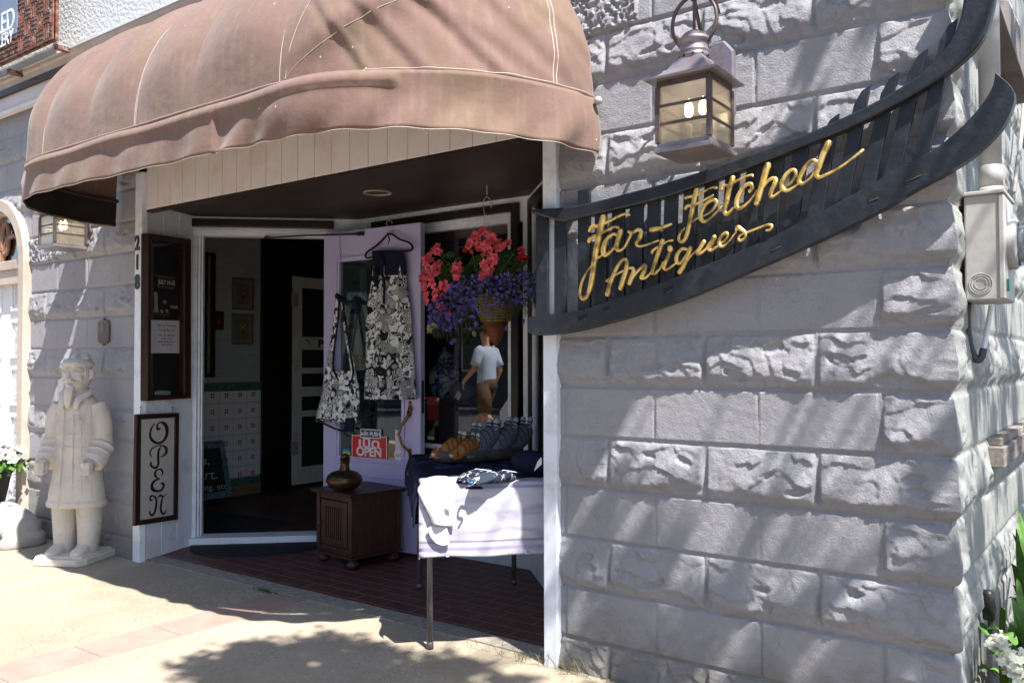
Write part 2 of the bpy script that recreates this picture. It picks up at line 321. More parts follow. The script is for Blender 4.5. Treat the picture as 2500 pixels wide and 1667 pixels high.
# ------------------------------------------------------------------ the building
BLD = thing('shop_building', 'grey painted rock-faced block shop building with recessed white-boarded entry', 'building', (-3.5, 3, 0))
RJ = [CX-.4064*k for k in range(0, 24)]                         # joints of the rough courses
SJ = [CX]+[CX-.2032-.4064*k for k in range(0, 24)]              # joints of the smooth courses (half block at the corner)
def corner_c(z):
    v = (z-ZR)/.2032; e = np.minimum(v % 1, 1-v % 1)*.2032
    return sst(.002, .02, e)*(.006+.020*(1-sst(.3, 1.0, v % 1))*sst(.02, .2, v % 1)*(.4+fbm(z*9, z*0+4.2, 77, 3))+.016*fbm(z*22, z*0+1.2, 78, 4))
def relief(S, Z, joints_r, joints_s, pebble=(), first_rough=True, seed=0):
    row = np.floor((Z-ZR)/.2032).astype(int); v = (Z-ZR)-row*.2032; H = np.zeros_like(S); rough_row = (row % 2 == 0)
    for kind, J in ((True, joints_r), (False, joints_s)):
        J = np.sort(np.array(J)); idx = np.clip(np.searchsorted(J, S)-1, 0, len(J)-2); u = S-J[idx]; wd = J[idx+1]-J[idx]
        eu = np.minimum(u, wd-u); ev = np.minimum(v, .2032-v)
        wv = .004*(vn(S*18, Z*18, 5)-.5); e = np.minimum(eu, ev)-.003+wv
        if kind: rough = np.ones_like(S, bool)
        else: rough = (wd < .25) & first_rough
        m = sst(0, .013 if kind else .006, e); m = np.where(rough, sst(0, .011, e), sst(0, .004, e))
        mold = ((idx*7+row*3+seed) % 9)
        hu = u+mold*3.1; hv = v+mold*1.7+row//2*(.37 if seed else 0)
        big = fbm(hu*7, hv*7, 31+seed, 3); vv = v/.2032
        w1 = vv+.34*(fbm(hu*9, hv*3+row, 57+seed, 4)-.5)                        # bulge: long slope up to the light, sharp undercut below
        base = np.where(w1 > .26, 1-sst(.30, 1.02, w1), sst(.10, .26, w1))
        w2 = vv*2.6+1.5*fbm(hu*8+3, hv*6, 63+seed, 4)+.3*fbm(hu*30, hv*26, 64, 2); fr2 = w2-np.floor(w2); saw = (1-fr2)*sst(0, .10, fr2)
        w3 = (hu*1.4+hv)*7+2.0*fbm(hu*10, hv*11, 71+seed, 3); fr3 = w3-np.floor(w3); saw3 = (1-fr3)*sst(0, .14, fr3)
        hr = .005+.015*base*(.5+1.0*big)+.0085*saw*sst(.3, .6, fbm(hu*6, hv*6, 73, 2))*sst(0, .03, e)+.006*saw3*sst(.4, .65, fbm(hu*7, hv*8, 79, 2))+.006*(fbm(hu*26, hv*26, 91, 3)-.5)
        for q in range(2):                                          # conchoidal hollows, as struck from the face
            for mo in range(9):
                rr = np.random.default_rng(1000+mo*10+q+seed*77); cu, cv = rr.uniform(.05, .35), rr.uniform(.05, .15); a, c = rr.uniform(.016, .048), rr.uniform(.010, .022)
                t_ = 1-((u-cu+.02*(vn(u*60, v*60, 4)-.5))/a)**2-((v-cv+(u-cu)*rr.uniform(-.3, .3))/c)**2
                hr = hr-np.where(mold == mo, 1, 0)*(.009 if q else .011)*np.maximum(t_, 0)**.35
        hr = np.maximum(hr, .001)+.003*(fbm(S*70, Z*70, 8, 3)-.5)
        hs = .007+.006*(fbm(S*5, Z*5, 3, 3)-.5)+.0026*(fbm(S*45, Z*45, 6, 3)-.5)
        h = m*np.where(rough, hr, hs)
        bead = .0045*np.exp(-((eu-.0)/.005)**2)*(vn(S*3+idx*5.1, Z*2+row*3., 12) > .45)
        h = h+bead-.002*np.exp(-((ev)/.004)**2)
        H = np.where(rough_row == kind, h, H)
    for (s0, s1, z0, z1) in pebble:
        inside = (S > s0) & (S < s1) & (Z > z0+.006) & (Z < z1-.006)
        H = np.where(inside, .008+.016*sst(.38, .62, fbm(S*85, Z*85, 88, 2)), H)
    return H
def patch(name, s0, s1, z0, z1, step, place, jr, js, parent, mat_, pebble=(), cut=None, seed=0, corner=None, label=None):
    ns = int((s1-s0)/step)+1; nz = int((z1-z0)/step)+1
    s = np.linspace(s0, s1, ns); z = np.linspace(z0, z1, nz); S, Z = np.meshgrid(s, z)
    H = relief(S, Z, jr, js, pebble, seed=seed)
    if corner is not None:
        cc = corner_c(Z); k = 1-sst(0, .07, np.abs(S-corner)); H = H*(1-k)+cc*k; S = S+(cc*k)*(1 if name != 'side_wall' else -1)
    co = place(S, H, Z).reshape(-1, 3)
    i = np.arange(ns-1); j = np.arange(nz-1); I, J = np.meshgrid(i, j); a = (J*ns+I).ravel(); q = np.stack([a, a+1, a+ns+1, a+ns], 1)
    if cut is not None:
        cs, cz = (s[:-1]+s[1:])/2, (z[:-1]+z[1:])/2; CSg, CZg = np.meshgrid(cs, cz); q = q[~cut(CSg, CZg).ravel()]
    me = bpy.data.meshes.new(name); me.vertices.add(len(co)); me.vertices.foreach_set('co', co.astype(np.float32).ravel())
    me.loops.add(q.size); me.loops.foreach_set('vertex_index', q.astype(np.int32).ravel())
    me.polygons.add(len(q)); me.polygons.foreach_set('loop_start', np.arange(0, q.size, 4, dtype=np.int32)); me.polygons.foreach_set('loop_total', np.full(len(q), 4, np.int32))
    me.update(calc_edges=True); me.validate(); me.polygons.foreach_set('use_smooth', [True]*len(me.polygons)); me.materials.append(mat_)
    o = bpy.data.objects.new(name, me); COL.objects.link(o); o.parent = parent
    if label: o['label'] = label
    return o
front = lambda S, H, Z: np.stack([S, Y0-H, Z], -1)
patch('front_wall', -1.93, CX, -.1, 3.3, .0052, front, RJ, SJ, BLD, mt['wall'], pebble=[(-1.93, -1.559, 2.569, 2.772)], corner=CX, label='rock-faced wall of alternating rough and smooth block courses')
LJR = [-5.52+.4032*k for k in range(-9, 3)]; LJS = [-5.348+.4100*k for k in range(-9, 3)]
ARC = (-7.08, 2.0, .50)
def arch_cut(S, Z): return ((np.abs(S-ARC[0]) < ARC[2]-.02) & (Z < ARC[1])) | ((S-ARC[0])**2+(Z-ARC[1])**2 < (ARC[2]-.02)**2)
patch('front_wall', -9.0, -5.10, -.1, 3.16, .0085, front, LJR, LJS, BLD, mt['wall'], cut=arch_cut, seed=1, pebble=[(-6.6, -6.17, 1.97, 2.155)], label='narrow block wall between the arched door and the entry')
patch('front_wall', -5.10, -1.93, 2.60, 3.16, .02, front, RJ, SJ, BLD, mt['wall'], label='block wall above the recessed entry')
side = lambda S, H, Z: np.stack([CX+H, S, Z], -1)
SDJ = [Y0+.4064*k for k in range(0, 22)]; SDS = [Y0]+[Y0+.2032+.4064*k for k in range(0, 22)]
patch('side_wall', Y0, Y0+6.5, -.1, 3.3, .011, side, SDJ, SDS, BLD, mt['wallside'], seed=2, corner=Y0, label='block side wall running back beside the garden')
# shell behind the relief, so that no light leaks
b = MB()
b.box((-1.93, Y0+.03, -.1), (CX-.03, Y0+.2, 3.6)); b.box((-6.60, Y0+.03, -.1), (-5.16, Y0+.2, 3.2)); b.box((-8.98, Y0+.03, -.1), (-7.57, Y0+.2, 3.2))
b.box((-7.58, Y0+.03, 2.5), (-6.58, Y0+.2, 3.2)); b.box((-5.16, Y0+.03, 2.30), (-1.93, Y0+.2, 3.6)); b.box((CX-.2, Y0+.2, -.1), (CX-.03, 10, 3.6))
b.build('wall_core', mt['dark'], BLD)
# upper storey: ledge, cornice, stucco
def zc(py): return float(at(0, py, y=2.9)[2])
xl, xr = -9.5, CX-.02
b = MB(); b.box((xl, 2.90, 3.145), (xr, Y0+.05, 3.262)); b.build('frieze_board', mt['band'], BLD, bevel=.003)
b = MB(); b.box((xl, 2.885, 3.125), (xr, 2.93, 3.15)); b.build('frieze_moulding', mt['cream'], BLD)
b = MB(); b.box((xl, 2.87, 3.262), (xr, Y0+.05, 3.30)); b.build('cornice_painted_shadow', mt['brown'], BLD)  # dark strip standing in for the shade under the cornice
b = MB()
prof = [(2.93, 3.30), (2.885, 3.30), (2.875, 3.31), (2.872, 3.345), (2.862, 3.36), (2.862, 3.385), (2.93, 3.39)]
b.prism([(xl, y, z) for y, z in prof], (xr-xl, 0, 0)); b.build('cornice', mt['beige'], BLD)
b = MB(); b.box((xl, 2.855, 3.386), (xr, 2.95, 3.394)); b.build('cornice_flashing', M('pale_flashing', (.6, .62, .62), .5), BLD)
mt['stucco'] = M('white_stucco', (.55, .56, .58), .85, var=.1, vs=3, bump=1.0, bs=38, bd=.012, dirt=(.4, .41, .42), ds=6, da=.5)
b = MB(); b.box((xl, 2.92, 3.39), (xr, 3.2, 7.0)); b.box((CX-.2, 3.2, 3.39), (CX-.02, 10, 7.0)); b.build('stucco_wall', mt['stucco'], BLD)
b = MB(); b.box((xl, 3.2, 6.9), (CX, 10, 7.0)); b.build('roof', mt['dark'], BLD)

# recessed entry -------------------------------------------------------------
ZC = 2.27
E0 = (-5.125, 2.965); E1 = (-5.23, 3.405); E2 = (-4.41, 4.19); E3 = (-2.95, 4.19); E4 = (-1.93, 3.17)
def wallseg(name, p, q, z0, z1, m, th=.04, boards=0, inset=.0, parent=BLD, u0=0, u1=1, bevel=0, sgn=1):
    """vertical slab from p to q (front face on the line), thickness th away from the viewer, optional grooved boards"""
    p = np.array(p, float); q = np.array(q, float); d = q-p; L = np.hypot(*d); d /= L; n = np.array([-d[1], d[0]])*sgn
    b = MB(); a0, a1 = u0*L, u1*L
    if boards:
        k = max(1, round((a1-a0)/boards)); cuts = np.linspace(a0, a1, k+1)
        for c0, c1 in zip(cuts[:-1], cuts[1:]):
            g = .0022; pl = [p+d*(c0+g)+n*inset, p+d*(c1-g)+n*inset, p+d*(c1-g)+n*(inset+th), p+d*(c0+g)+n*(inset+th)]
            b.prism([(x, y, z0) for x, y in pl], (0, 0, z1-z0))
        pl = [p+d*a0+n*(inset+.006), p+d*a1+n*(inset+.006), p+d*a1+n*(inset+th*.9), p+d*a0+n*(inset+th*.9)]
        b.prism([(x, y, z0+.001) for x, y in pl], (0, 0, z1-z0-.002)); bevel = bevel or .003
    else:
        pl = [p+d*a0+n*inset, p+d*a1+n*inset, p+d*a1+n*(inset+th), p+d*a0+n*(inset+th)]
        b.prism([(x, y, z0) for x, y in pl], (0, 0, z1-z0))
    return b.build(name, m, parent, bevel=bevel)
b = MB(); b.box((-5.120, 2.925, -.01), (-5.042, 2.968, 2.45)); b.build('entry_post', mt['white'], BLD, bevel=.004)
b = MB(); b.box((-1.992, 2.925, -.01), (-1.925, 3.20, 2.45)); b.build('entry_post', mt['white'], BLD, bevel=.004)
wallseg('fascia_boards', (-5.045, 2.955), (-1.992, 2.955), 2.212, 2.62, mt['cream'], .03, boards=.1355)
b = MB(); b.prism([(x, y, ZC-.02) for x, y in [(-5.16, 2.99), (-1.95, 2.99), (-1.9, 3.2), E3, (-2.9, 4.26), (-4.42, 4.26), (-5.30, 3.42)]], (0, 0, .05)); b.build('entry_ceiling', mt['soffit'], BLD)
b = MB(); b.box((-5.045, 2.957, 2.196), (-1.992, 3.0, 2.2118)); b.build('fascia_edge', mt['soffit'], BLD)
wallseg('side_panel', (-5.052, 2.968), (-5.215, 3.405), .0, 2.26, mt['white'], .04, boards=.138)
# door wall: jambs, head, threshold
def D(u, off=0, z=0):
    p = np.array(E1); q = np.array(E2); d = (q-p)/np.hypot(*(q-p)); n = np.array([-d[1], d[0]]); r = p+d*u+n*off; return (float(r[0]), float(r[1]), z)
LD = float(np.hypot(E2[0]-E1[0], E2[1]-E1[1]))
def dbox(name, u0, u1, o0, o1, z0, z1, m, parent, bevel=.003):
    b = MB(); b.prism([D(u0, o0, z0), D(u1, o0, z0), D(u1, o1, z0), D(u0, o1, z0)], (0, 0, z1-z0)); return b.build(name, m, parent, bevel=bevel)
fr = MB()
dfr = dbox('door_frame', -.02, .035, -.006, .10, 0, 2.12, mt['white'], BLD)
for a in [(.035, .05, .02, .10, 0, 2.12), (.05, .062, .045, .10, 0, 2.12), (.90, .955, -.006, .10, 0, 2.12), (.955, LD+.01, .0, .06, 0, 2.26), (-.02, .955, -.006, .10, 2.12, 2.165), (-.02, .955, 0, .06, 2.165, 2.26)]:
    dbox('jamb', *a, mt['white'], dfr)
dbox('crown_moulding', .0, .955, -.035, .0, 2.175, 2.232, mt['black'], dfr, .008)
dbox('threshold', .0, .955, -.05, .12, .005, .055, mt['white'], dfr, .004)
# window wall parallel to the street
b = MB()
b.box((-4.42, 4.19, 2.10), (-2.9, 4.24, ZC-.02)); b.box((-4.42, 4.19, 0), (-2.9, 4.24, .62)); b.box((-4.42, 4.19, .62), (-4.30, 4.24, 2.1)); b.box((-2.998, 4.19, .62), (-2.93, 4.24, 2.1))
b.build('window_wall', mt['white'], BLD)
def frame(name, x0, x1, z0, z1, wd, y0, y1, m, parent, bevel=.003):
    b = MB(); b.box((x0, y0, z0), (x0+wd, y1, z1)); b.box((x1-wd, y0, z0), (x1, y1, z1)); b.box((x0+wd, y0, z0), (x1-wd, y1, z0+wd)); b.box((x0+wd, y0, z1-wd), (x1-wd, y1, z1))
    return b.build(name, m, parent, bevel=bevel)
w1 = frame('shop_window', -4.28, -3.02, .63, 2.215, .055, 4.165, 4.20, mt['black'], BLD, .006)
frame('window_sash', -4.225, -3.075, .685, 2.16, .028, 4.175, 4.215, mt['white'], w1)
b = MB(); b.box((-4.2, 4.20, .71), (-3.10, 4.204, 2.135)); b.build('window_pane', mt['win'], w1)
# diagonal window on the right
def seg(u, off, z, p=np.array(E3), q=np.array(E4)):
    d = (q-p)/np.hypot(*(q-p)); n = np.array([-d[1], d[0]]); r = p+d*u+n*off; return (float(r[0]), float(r[1]), z)
L4 = float(np.hypot(E4[0]-E3[0], E4[1]-E3[1]))
def sbox(name, u0, u1, o0, o1, z0, z1, m, parent, bevel=.003):
    b = MB(); b.prism([seg(u0, o0, z0), seg(u1, o0, z0), seg(u1, o1, z0), seg(u0, o1, z0)], (0, 0, z1-z0)); return b.build(name, m, parent, bevel=bevel)
w2 = sbox('shop_window', .04, .11, -.02, .02, .63, 2.215, mt['black'], BLD)
for a in [(L4-.11, L4-.04, -.02, .02, .63, 2.215), (.11, L4-.11, -.02, .02, .63, .70), (.11, L4-.11, -.02, .02, 2.15, 2.215)]: sbox('window_frame', *a, mt['black'], w2)
for a in [(.11, .14, -.005, .03, .70, 2.15), (L4-.14, L4-.11, -.005, .03, .7, 2.15)]: sbox('window_sash', *a, mt['white'], w2)
sbox('window_pane', .14, L4-.14, .005, .008, .70, 2.15, mt['win'], w2, 0)
sbox('diagonal_wall', 0, L4, .002, .06, 0, .63, mt['white'], BLD); sbox('diagonal_wall', 0, L4, .002, .06, 2.215, 2.26, mt['white'], BLD); sbox('diagonal_wall', 0, .04, .002, .06, .63, 2.215, mt['white'], BLD)
# recessed ceiling light
c = at(922, 470, z=ZC-.02); b = MB(); b.lathe([(.085, .0), (.085, -.004), (.07, -.006), (.066, .03), (.02, .035)], (c[0], c[1], ZC-.021), 28, cap=False); b.build('recessed_light', M('light_trim', (.35, .27, .2), .4), BLD, smooth=True, solid=.002)

# inner rooms ----------------------------------------------------------------
XI = -6.80
mt['paperwall'] = M('grass_paper', (.42, .45, .48), .8, var=.2, vs=10, bump=.4, bs=40, stretch=(1, .6, 14))
def tilemat():
    m, t, b = nodes('flower_tiles'); tc = N(t, 'TexCoord'); sp = N(t, 'SeparateXYZ'); t.links.new(tc.outputs['Object'], sp.inputs[0])
    def rep(src, step, off):
        a = N(t, 'Math', operation='ADD'); a.inputs[1].default_value = off; t.links.new(src, a.inputs[0])
        d = N(t, 'Math', operation='DIVIDE'); d.inputs[1].default_value = step; t.links.new(a.outputs[0], d.inputs[0])
        f = N(t, 'Math', operation='FRACT'); t.links.new(d.outputs[0], f.inputs[0]); s = N(t, 'Math', operation='SUBTRACT'); s.inputs[1].default_value = .5; t.links.new(f.outputs[0], s.inputs[0]); return s.outputs[0]
    y, z = rep(sp.outputs[1], .148, .03), rep(sp.outputs[2], .148, .02)
    ab = [N(t, 'Math', operation='ABSOLUTE') for _ in (0, 1)]; t.links.new(y, ab[0].inputs[0]); t.links.new(z, ab[1].inputs[0])
    cx = [N(t, 'Math', operation='SUBTRACT') for _ in (0, 1)]
    for k in (0, 1): cx[k].inputs[1].default_value = .075; t.links.new(ab[k].outputs[0], cx[k].inputs[0])
    cb = N(t, 'CombineXYZ'); t.links.new(cx[0].outputs[0], cb.inputs[0]); t.links.new(cx[1].outputs[0], cb.inputs[1])
    ln = N(t, 'VectorMath', operation='LENGTH'); t.links.new(cb.outputs[0], ln.inputs[0])
    fl = ramp(t, ln.outputs['Value'], [(.058, g3(1)), (.066, g3(0))])
    mxm = N(t, 'Math', operation='MAXIMUM'); t.links.new(ab[0].outputs[0], mxm.inputs[0]); t.links.new(ab[1].outputs[0], mxm.inputs[1])
    gr = ramp(t, mxm.outputs[0], [(.485, g3(0)), (.492, g3(1))])
    c = mx(t, (.82, .81, .82), (.30, .035, .03), fl); c = mx(t, c, (.33, .32, .30), gr)
    t.links.new(c, b.inputs['Base Color']); b.inputs['Roughness'].default_value = .3; return m
mt['tile'] = tilemat()
b = MB(); b.box((XI-.1, 3.3, .0), (XI, 5.19, 2.5)); hall = b.build('hall_wall', mt['paperwall'], BLD)
b = MB(); b.box((XI, 4.0, .18), (XI+.012, 5.16, .98)); b.build('tile_wainscot', mt['tile'], hall)
mt['gtile'] = M('green_border_tile', (.06, .16, .12), .3, var=.5, vs=25, dirt=(.35, .38, .3), ds=30, bump=.1)
for z in (.98, .10):
    b = MB()
    for k in range(8): b.box((XI, 4.0+k*.148, z), (XI+.014, 4.0+k*.148+.144, z+.066))
    b.build('border_tile', mt['gtile'], hall)
b = MB(); b.box((XI, 4.0, 1.046), (XI+.022, 5.19, 1.062)); b.build('trim_strip', M('ochre_trim', (.22, .16, .08), .5), hall); b = MB(); b.box((XI, 4.0, 0), (XI+.02, 5.19, .10)); b.build('skirting', bpy.data.materials['ochre_trim'], hall)
b = MB(); b.box((XI-.1, 5.16, 0), (XI+.05, 5.50, 2.5)); b.box((XI-.1, 5.5, 2.12), (XI+.05, 7.6, 2.5)); b.build('dark_jamb', M('dark_jamb', (.018, .012, .01), .5), BLD)
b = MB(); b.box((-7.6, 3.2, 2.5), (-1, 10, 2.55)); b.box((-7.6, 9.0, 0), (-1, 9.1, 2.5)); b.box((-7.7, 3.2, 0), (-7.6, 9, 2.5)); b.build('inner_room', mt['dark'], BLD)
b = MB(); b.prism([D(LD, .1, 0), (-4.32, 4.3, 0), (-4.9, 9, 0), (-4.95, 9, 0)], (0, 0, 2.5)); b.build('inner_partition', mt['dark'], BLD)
b = MB(); b.box((-5.3, 3.25, 0), (-5.27, 3.4, 2.5)); b.box((-6.9, 3.17, 0), (-5.25, 3.22, 2.5)); b.build('inner_partition', mt['paperwall'], BLD)
# white screen door inside
t = BLD; y0, y1 = 5.52, 6.36
b = MB()
for a in [(y0, y0+.11, .03, 2.1), (y1-.11, y1, .03, 2.1), (y0+.11, y1-.11, .03, .2), (y0+.11, y1-.11, 1.99, 2.1), (y0+.11, y1-.11, .70, .76), (y0+.11, y1-.11, .90, 1.0), (y0+.11, y1-.11, 1.13, 1.19)]:
    b.box((XI+.02, a[0], a[2]), (XI+.05, a[1], a[3]))
scr = b.build('screen_door', M('dull_white_paint', (.78, .78, .76), .5, var=.08, dirt=(.25, .24, .22), ds=6), BLD, bevel=.003)
b = MB(); b.box((XI+.05, y0+.05, 1.37), (XI+.062, y1-.05, 1.50)); b.ball((XI+.064, y0+.15, 1.43), (.006, .035, .035)); b.build('push_bar', M('push_bar_white', (.66, .66, .64), .4), scr)
text('PUSH', .10, (XI+.0635, y0+.46, 1.432), (math.pi/2, 0, math.pi/2), mt['ink'], scr, 'push_lettering', sx=1.3, bold=.004)
b = MB(); b.ball((XI+.064, y0+.155, 1.435), (.004, .035, .035)); b.build('bar_knob', mt['dark'], scr)
b = MB(); b.box((XI+.03, y0+.1, .2), (XI+.034, y1-.1, 2.0)); b.build('door_screen', M('black_mesh', (.02, .022, .025), .7), scr)
for z in (.33, 1.80):
    b = MB(); b.box((XI+.05, y0-.03, z), (XI+.065, y0+.05, z+.13)); b.tube([(XI+.065, y0, z-.01), (XI+.065, y0, z+.14)], .01); b.build('hinge', mt['grey_metal'], scr)
stay(BLD)

# arched door at the left edge ------------------------------------------------
b = MB(); ax, az, ar = ARC
path = [(ax+ar*math.cos(a), az+ar*math.sin(a)) for a in np.linspace(0, math.pi, 25)]; path = [(ax+ar, 0), (ax+ar, az*.5)]+path+[(ax-ar, az*.5), (ax-ar, 0)]
def archband(r_out, r_in, y0, y1, m, name, parent, base=0):
    b = MB(); A = [(ax+r_out, base)]+[(ax+r_out*math.cos(a), az+r_out*math.sin(a)) for a in np.linspace(0, math.pi, 33)]+[(ax-r_out, base)]
    Bq = [(ax+r_in, base)]+[(ax+r_in*math.cos(a), az+r_in*math.sin(a)) for a in np.linspace(0, math.pi, 33)]+[(ax-r_in, base)]
    n = len(A); vs = [(x, y, z) for y in (y0, y1) for P in (A, Bq) for x, z in P]
    f = []
    for i in range(n-1): f += [(i, i+1, n+i+1, n+i), (2*n+i, 3*n+i, 3*n+i+1, 2*n+i+1), (i, 2*n+i, 2*n+i+1, i+1), (n+i, n+i+1, 3*n+i+1, 3*n+i)]
    b.add(vs, f); return b.build(name, m, parent, bevel=.006)
ad_ = archband(ar, ar-.09, 2.90, 3.02, mt['beige'], 'arched_door_frame', BLD)
archband(ar-.09, ar-.12, 2.94, 3.06, mt['beige'], 'inner_moulding', ad_)
b = MB(); b.box((ax-ar+.08, 2.93, az-.05), (ax+ar-.08, 3.04, az+.02)); b.box((ax-ar+.1, 2.945, az-.16), (ax+ar-.1, 3.04, az-.05)); b.build('transom', mt['beige'], ad_, bevel=.005)
b = MB()
for s_ in (-1, 1):
    loop = [(ax+s_*(.02+.16*(1-math.cos(q))), 2.965, az+.03+.16*math.sin(q)*(1+.2*math.cos(q))+.12*(1-math.cos(q))*.2) for q in np.linspace(0, 2*math.pi, 22)]
    b.tube(loop, .017, 8); loop = [(ax+s_*(.05*math.sin(q)+.055), 2.965, az+.2+.12*math.cos(q)) for q in np.linspace(0, 2*math.pi, 20)]; b.tube(loop, .015, 8)
b.build('fanlight_tracery', M('rusty_brown', (.25, .13, .09), .6, var=.3, vs=10), ad_)
b = MB(); b.prism([(ax+(ar-.11)*math.cos(a), 2.985, az+(ar-.11)*math.sin(a)) for a in np.linspace(0, math.pi, 24)], (0, .004, 0)); b.build('fanlight_glass', glass('fan_glass', .3, (.3, .35, .4)), ad_)
b = MB(); b.box((ax-.4, 3.0, 0), (ax+.4, 3.04, az-.04))
lp = b.build('white_door', M('white_carved_door', (.74, .76, .8), .5, var=.08, bump=.5, bs=60), ad_)
b = MB(); cv = MB()
for cx_ in (ax+.23, ax-.2):
    for k in range(5):
        z0, z1 = .2+k*.36, .2+k*.36+.29
        b.box((cx_-.13, 2.985, z0), (cx_+.13, 3.0, z0+.02)); b.box((cx_-.13, 2.985, z1-.02), (cx_+.13, 3.0, z1)); b.box((cx_-.13, 2.985, z0+.02), (cx_-.11, 3.0, z1-.02)); b.box((cx_+.11, 2.985, z0+.02), (cx_+.13, 3.0, z1-.02))
        cv.box((cx_-.06, 2.99, z0+.05), (cx_+.06, 3.0, z1-.05))
b.build('door_moulding', bpy.data.materials['white_carved_door'], lp, bevel=.003)
cv.build('carved_panel', M('carved_relief', (.62, .64, .68), .6, var=.2, bump=1, bs=55, bd=.02), lp)
for c in list(ad_.children)+[ad_]: pass
ad_.matrix_parent_inverse = BLD.matrix_world.inverted() if False else Matrix.Translation(BLD.location).inverted()
# ------------------------------------------------------------------ awning
def canvas():
    m, t, b = nodes('brown_canvas'); tc = N(t, 'TexCoord'); co = tc.outputs['Object']
    n1 = N(t, 'TexNoise', i_Scale=2.2, i_Detail=6.0, i_Roughness=.6); t.links.new(co, n1.inputs['Vector'])
    c = ramp(t, n1.outputs[0], [(.3, (.15, .089, .073)), (.7, (.20, .122, .102))])
    n2 = N(t, 'TexNoise', i_Scale=4.5, i_Detail=7.0, i_Roughness=.65); t.links.new(co, n2.inputs['Vector'])
    c = mx(t, c, (.15, .13, .06), ramp(t, n2.outputs[0], [(.50, g3(0)), (.70, g3(.5))]))           # algae stain
    mp = N(t, 'Mapping'); mp.inputs['Scale'].default_value = (22, 22, 1.8); t.links.new(co, mp.inputs[0])
    n3 = N(t, 'TexNoise', i_Scale=1.5, i_Detail=5.0); t.links.new(mp.outputs[0], n3.inputs['Vector'])
    c = mx(t, c, (.28, .20, .165), ramp(t, n3.outputs[0], [(.5, g3(0)), (.8, g3(.35))]))
    v = N(t, 'TexVoronoi', i_Scale=17.0); t.links.new(co, v.inputs['Vector'])
    sp = ramp(t, v.outputs['Distance'], [(.05, g3(1)), (.075, g3(0))]); sep = N(t, 'SeparateColor'); t.links.new(v.outputs['Color'], sep.inputs[0])
    f = mx(t, g3(0), sp, ramp(t, sep.outputs[0], [(.72, g3(0)), (.74, g3(.8))])); c = mx(t, c, (.6, .55, .48), f)
    t.links.new(c, b.inputs['Base Color']); b.inputs['Roughness'].default_value = .8; b.inputs['Specular IOR Level'].default_value = .25
    b.inputs['Sheen Weight'].default_value = .15
    n4 = N(t, 'TexNoise', i_Scale=420.0, i_Detail=2.0); t.links.new(co, n4.inputs['Vector']); n5 = N(t, 'TexNoise', i_Scale=9.0, i_Detail=4.0, i_Roughness=.5); t.links.new(co, n5.inputs['Vector'])
    b1 = N(t, 'Bump', i_Strength=.35, i_Distance=.0015); t.links.new(n4.outputs[0], b1.inputs['Height'])
    b2 = N(t, 'Bump', i_Strength=.35, i_Distance=.02); t.links.new(n5.outputs[0], b2.inputs['Height']); t.links.new(b1.outputs[0], b2.inputs['Normal']); t.links.new(b2.outputs[0], b.inputs['Normal']); return m
mt['canvas'] = canvas(); mt['thread'] = M('white_thread', (.50, .43, .39), .6, bump=0, var=.05)
AW = thing('awning', 'faded brown canvas dome awning with white seams over the shop entry', 'awning', (-3.54, 2.92, 2.1))
CLx, CRx, RA, YW = -4.48, -2.61, .865, 2.925; ZV, BZ = 2.292, .845
LL = (math.pi/2*RA)*2+(CRx-CLx); q1_ = math.pi/2*RA; q2_ = q1_+CRx-CLx
def plan(s):
    """arc length along the plan -> centre x, outward direction"""
    if s < q1_: a = s/RA; return CLx, (-math.cos(a), -math.sin(a)), 0
    if s < q2_: return CLx+(s-q1_), (0, -1), 1
    a = (s-q2_)/RA; return CRx, (math.sin(a), -math.cos(a)), 2
ribs = [q1_-.0, q1_+.44, q1_+.86, q1_+1.30, q2_]
ribs_all = [q1_-.36, q1_-.95]+ribs+[q2_+1.12]
def folds(s, th):
    """wrinkles and sags of the right-hand front panel, as a small inward / outward push"""
    d = 0.0
    if s > q2_-.1:
        u = (s-q2_)/q1_; v = th/(math.pi/2)
        hip = .04+.40*max(u, 0)**.8                                       # the hip seam climbs to the right
        d -= .030*math.exp(-((v-hip*.55)/.16)**2)*min(1, max(0, (u+.05)/.25))*(1-max(0, u-.72)/.28)
        d += .022*math.exp(-((v-hip)/.05)**2)*min(1, max(0, u/.2))
        for (u0, v0, sl, w_, a_) in [(.30, .16, -1.0, .030, .010), (.45, .20, -.85, .028, .013), (.55, .30, -.75, .040, .014), (.70, .34, -.7, .035, .010), (.22, .10, -1.3, .025, .008), (.62, .12, -.5, .028, .007)]:
            dist = (v-v0)-sl*(u-u0); along = (u-u0)-sl*(v-v0)
            d += .75*a_*math.exp(-(dist/w_)**2-(along/.22)**2)-a_*.8*math.exp(-((dist+.035)/w_)**2-(along/.2)**2)
    if s < q1_*.75:
        d += .008*math.sin(9*th+s*4)*math.exp(-th*3)
    return d+.006*(float(fbm(np.array(s*3.1), np.array(th*2.3), 21, 3))-.5)*2
def puff(s):
    rs = sorted([-.01]+ribs_all+[LL+.01])
    for a, c in zip(rs[:-1], rs[1:]):
        if a <= s <= c: return max(0, math.sin(math.pi*(s-a)/(c-a)))**.8*min(.034, (c-a)*.085)
    return 0
def dome(s, th, off=0):
    cx, (nx, ny), part = plan(s); st = sst(.02, .35, th)
    r = (RA+puff(s)*float(st)*math.cos(th*.7)+folds(s, th)*max(0, math.cos(th))**.4+off)*math.cos(th) if th < math.pi/2-1e-6 else 0
    z = ZV+(BZ+puff(s)*.8+off)*math.sin(th)**.96 if th > 0 else ZV
    return (cx+nx*r, min(YW, YW+ny*r) if ny*r < 0 else YW, z)
b = MB(); b.grid(lambda u, v: dome(u*LL, v*math.pi/2), 420, 110); can = b.build('canopy', mt['canvas'], AW, smooth='open', solid=.002)
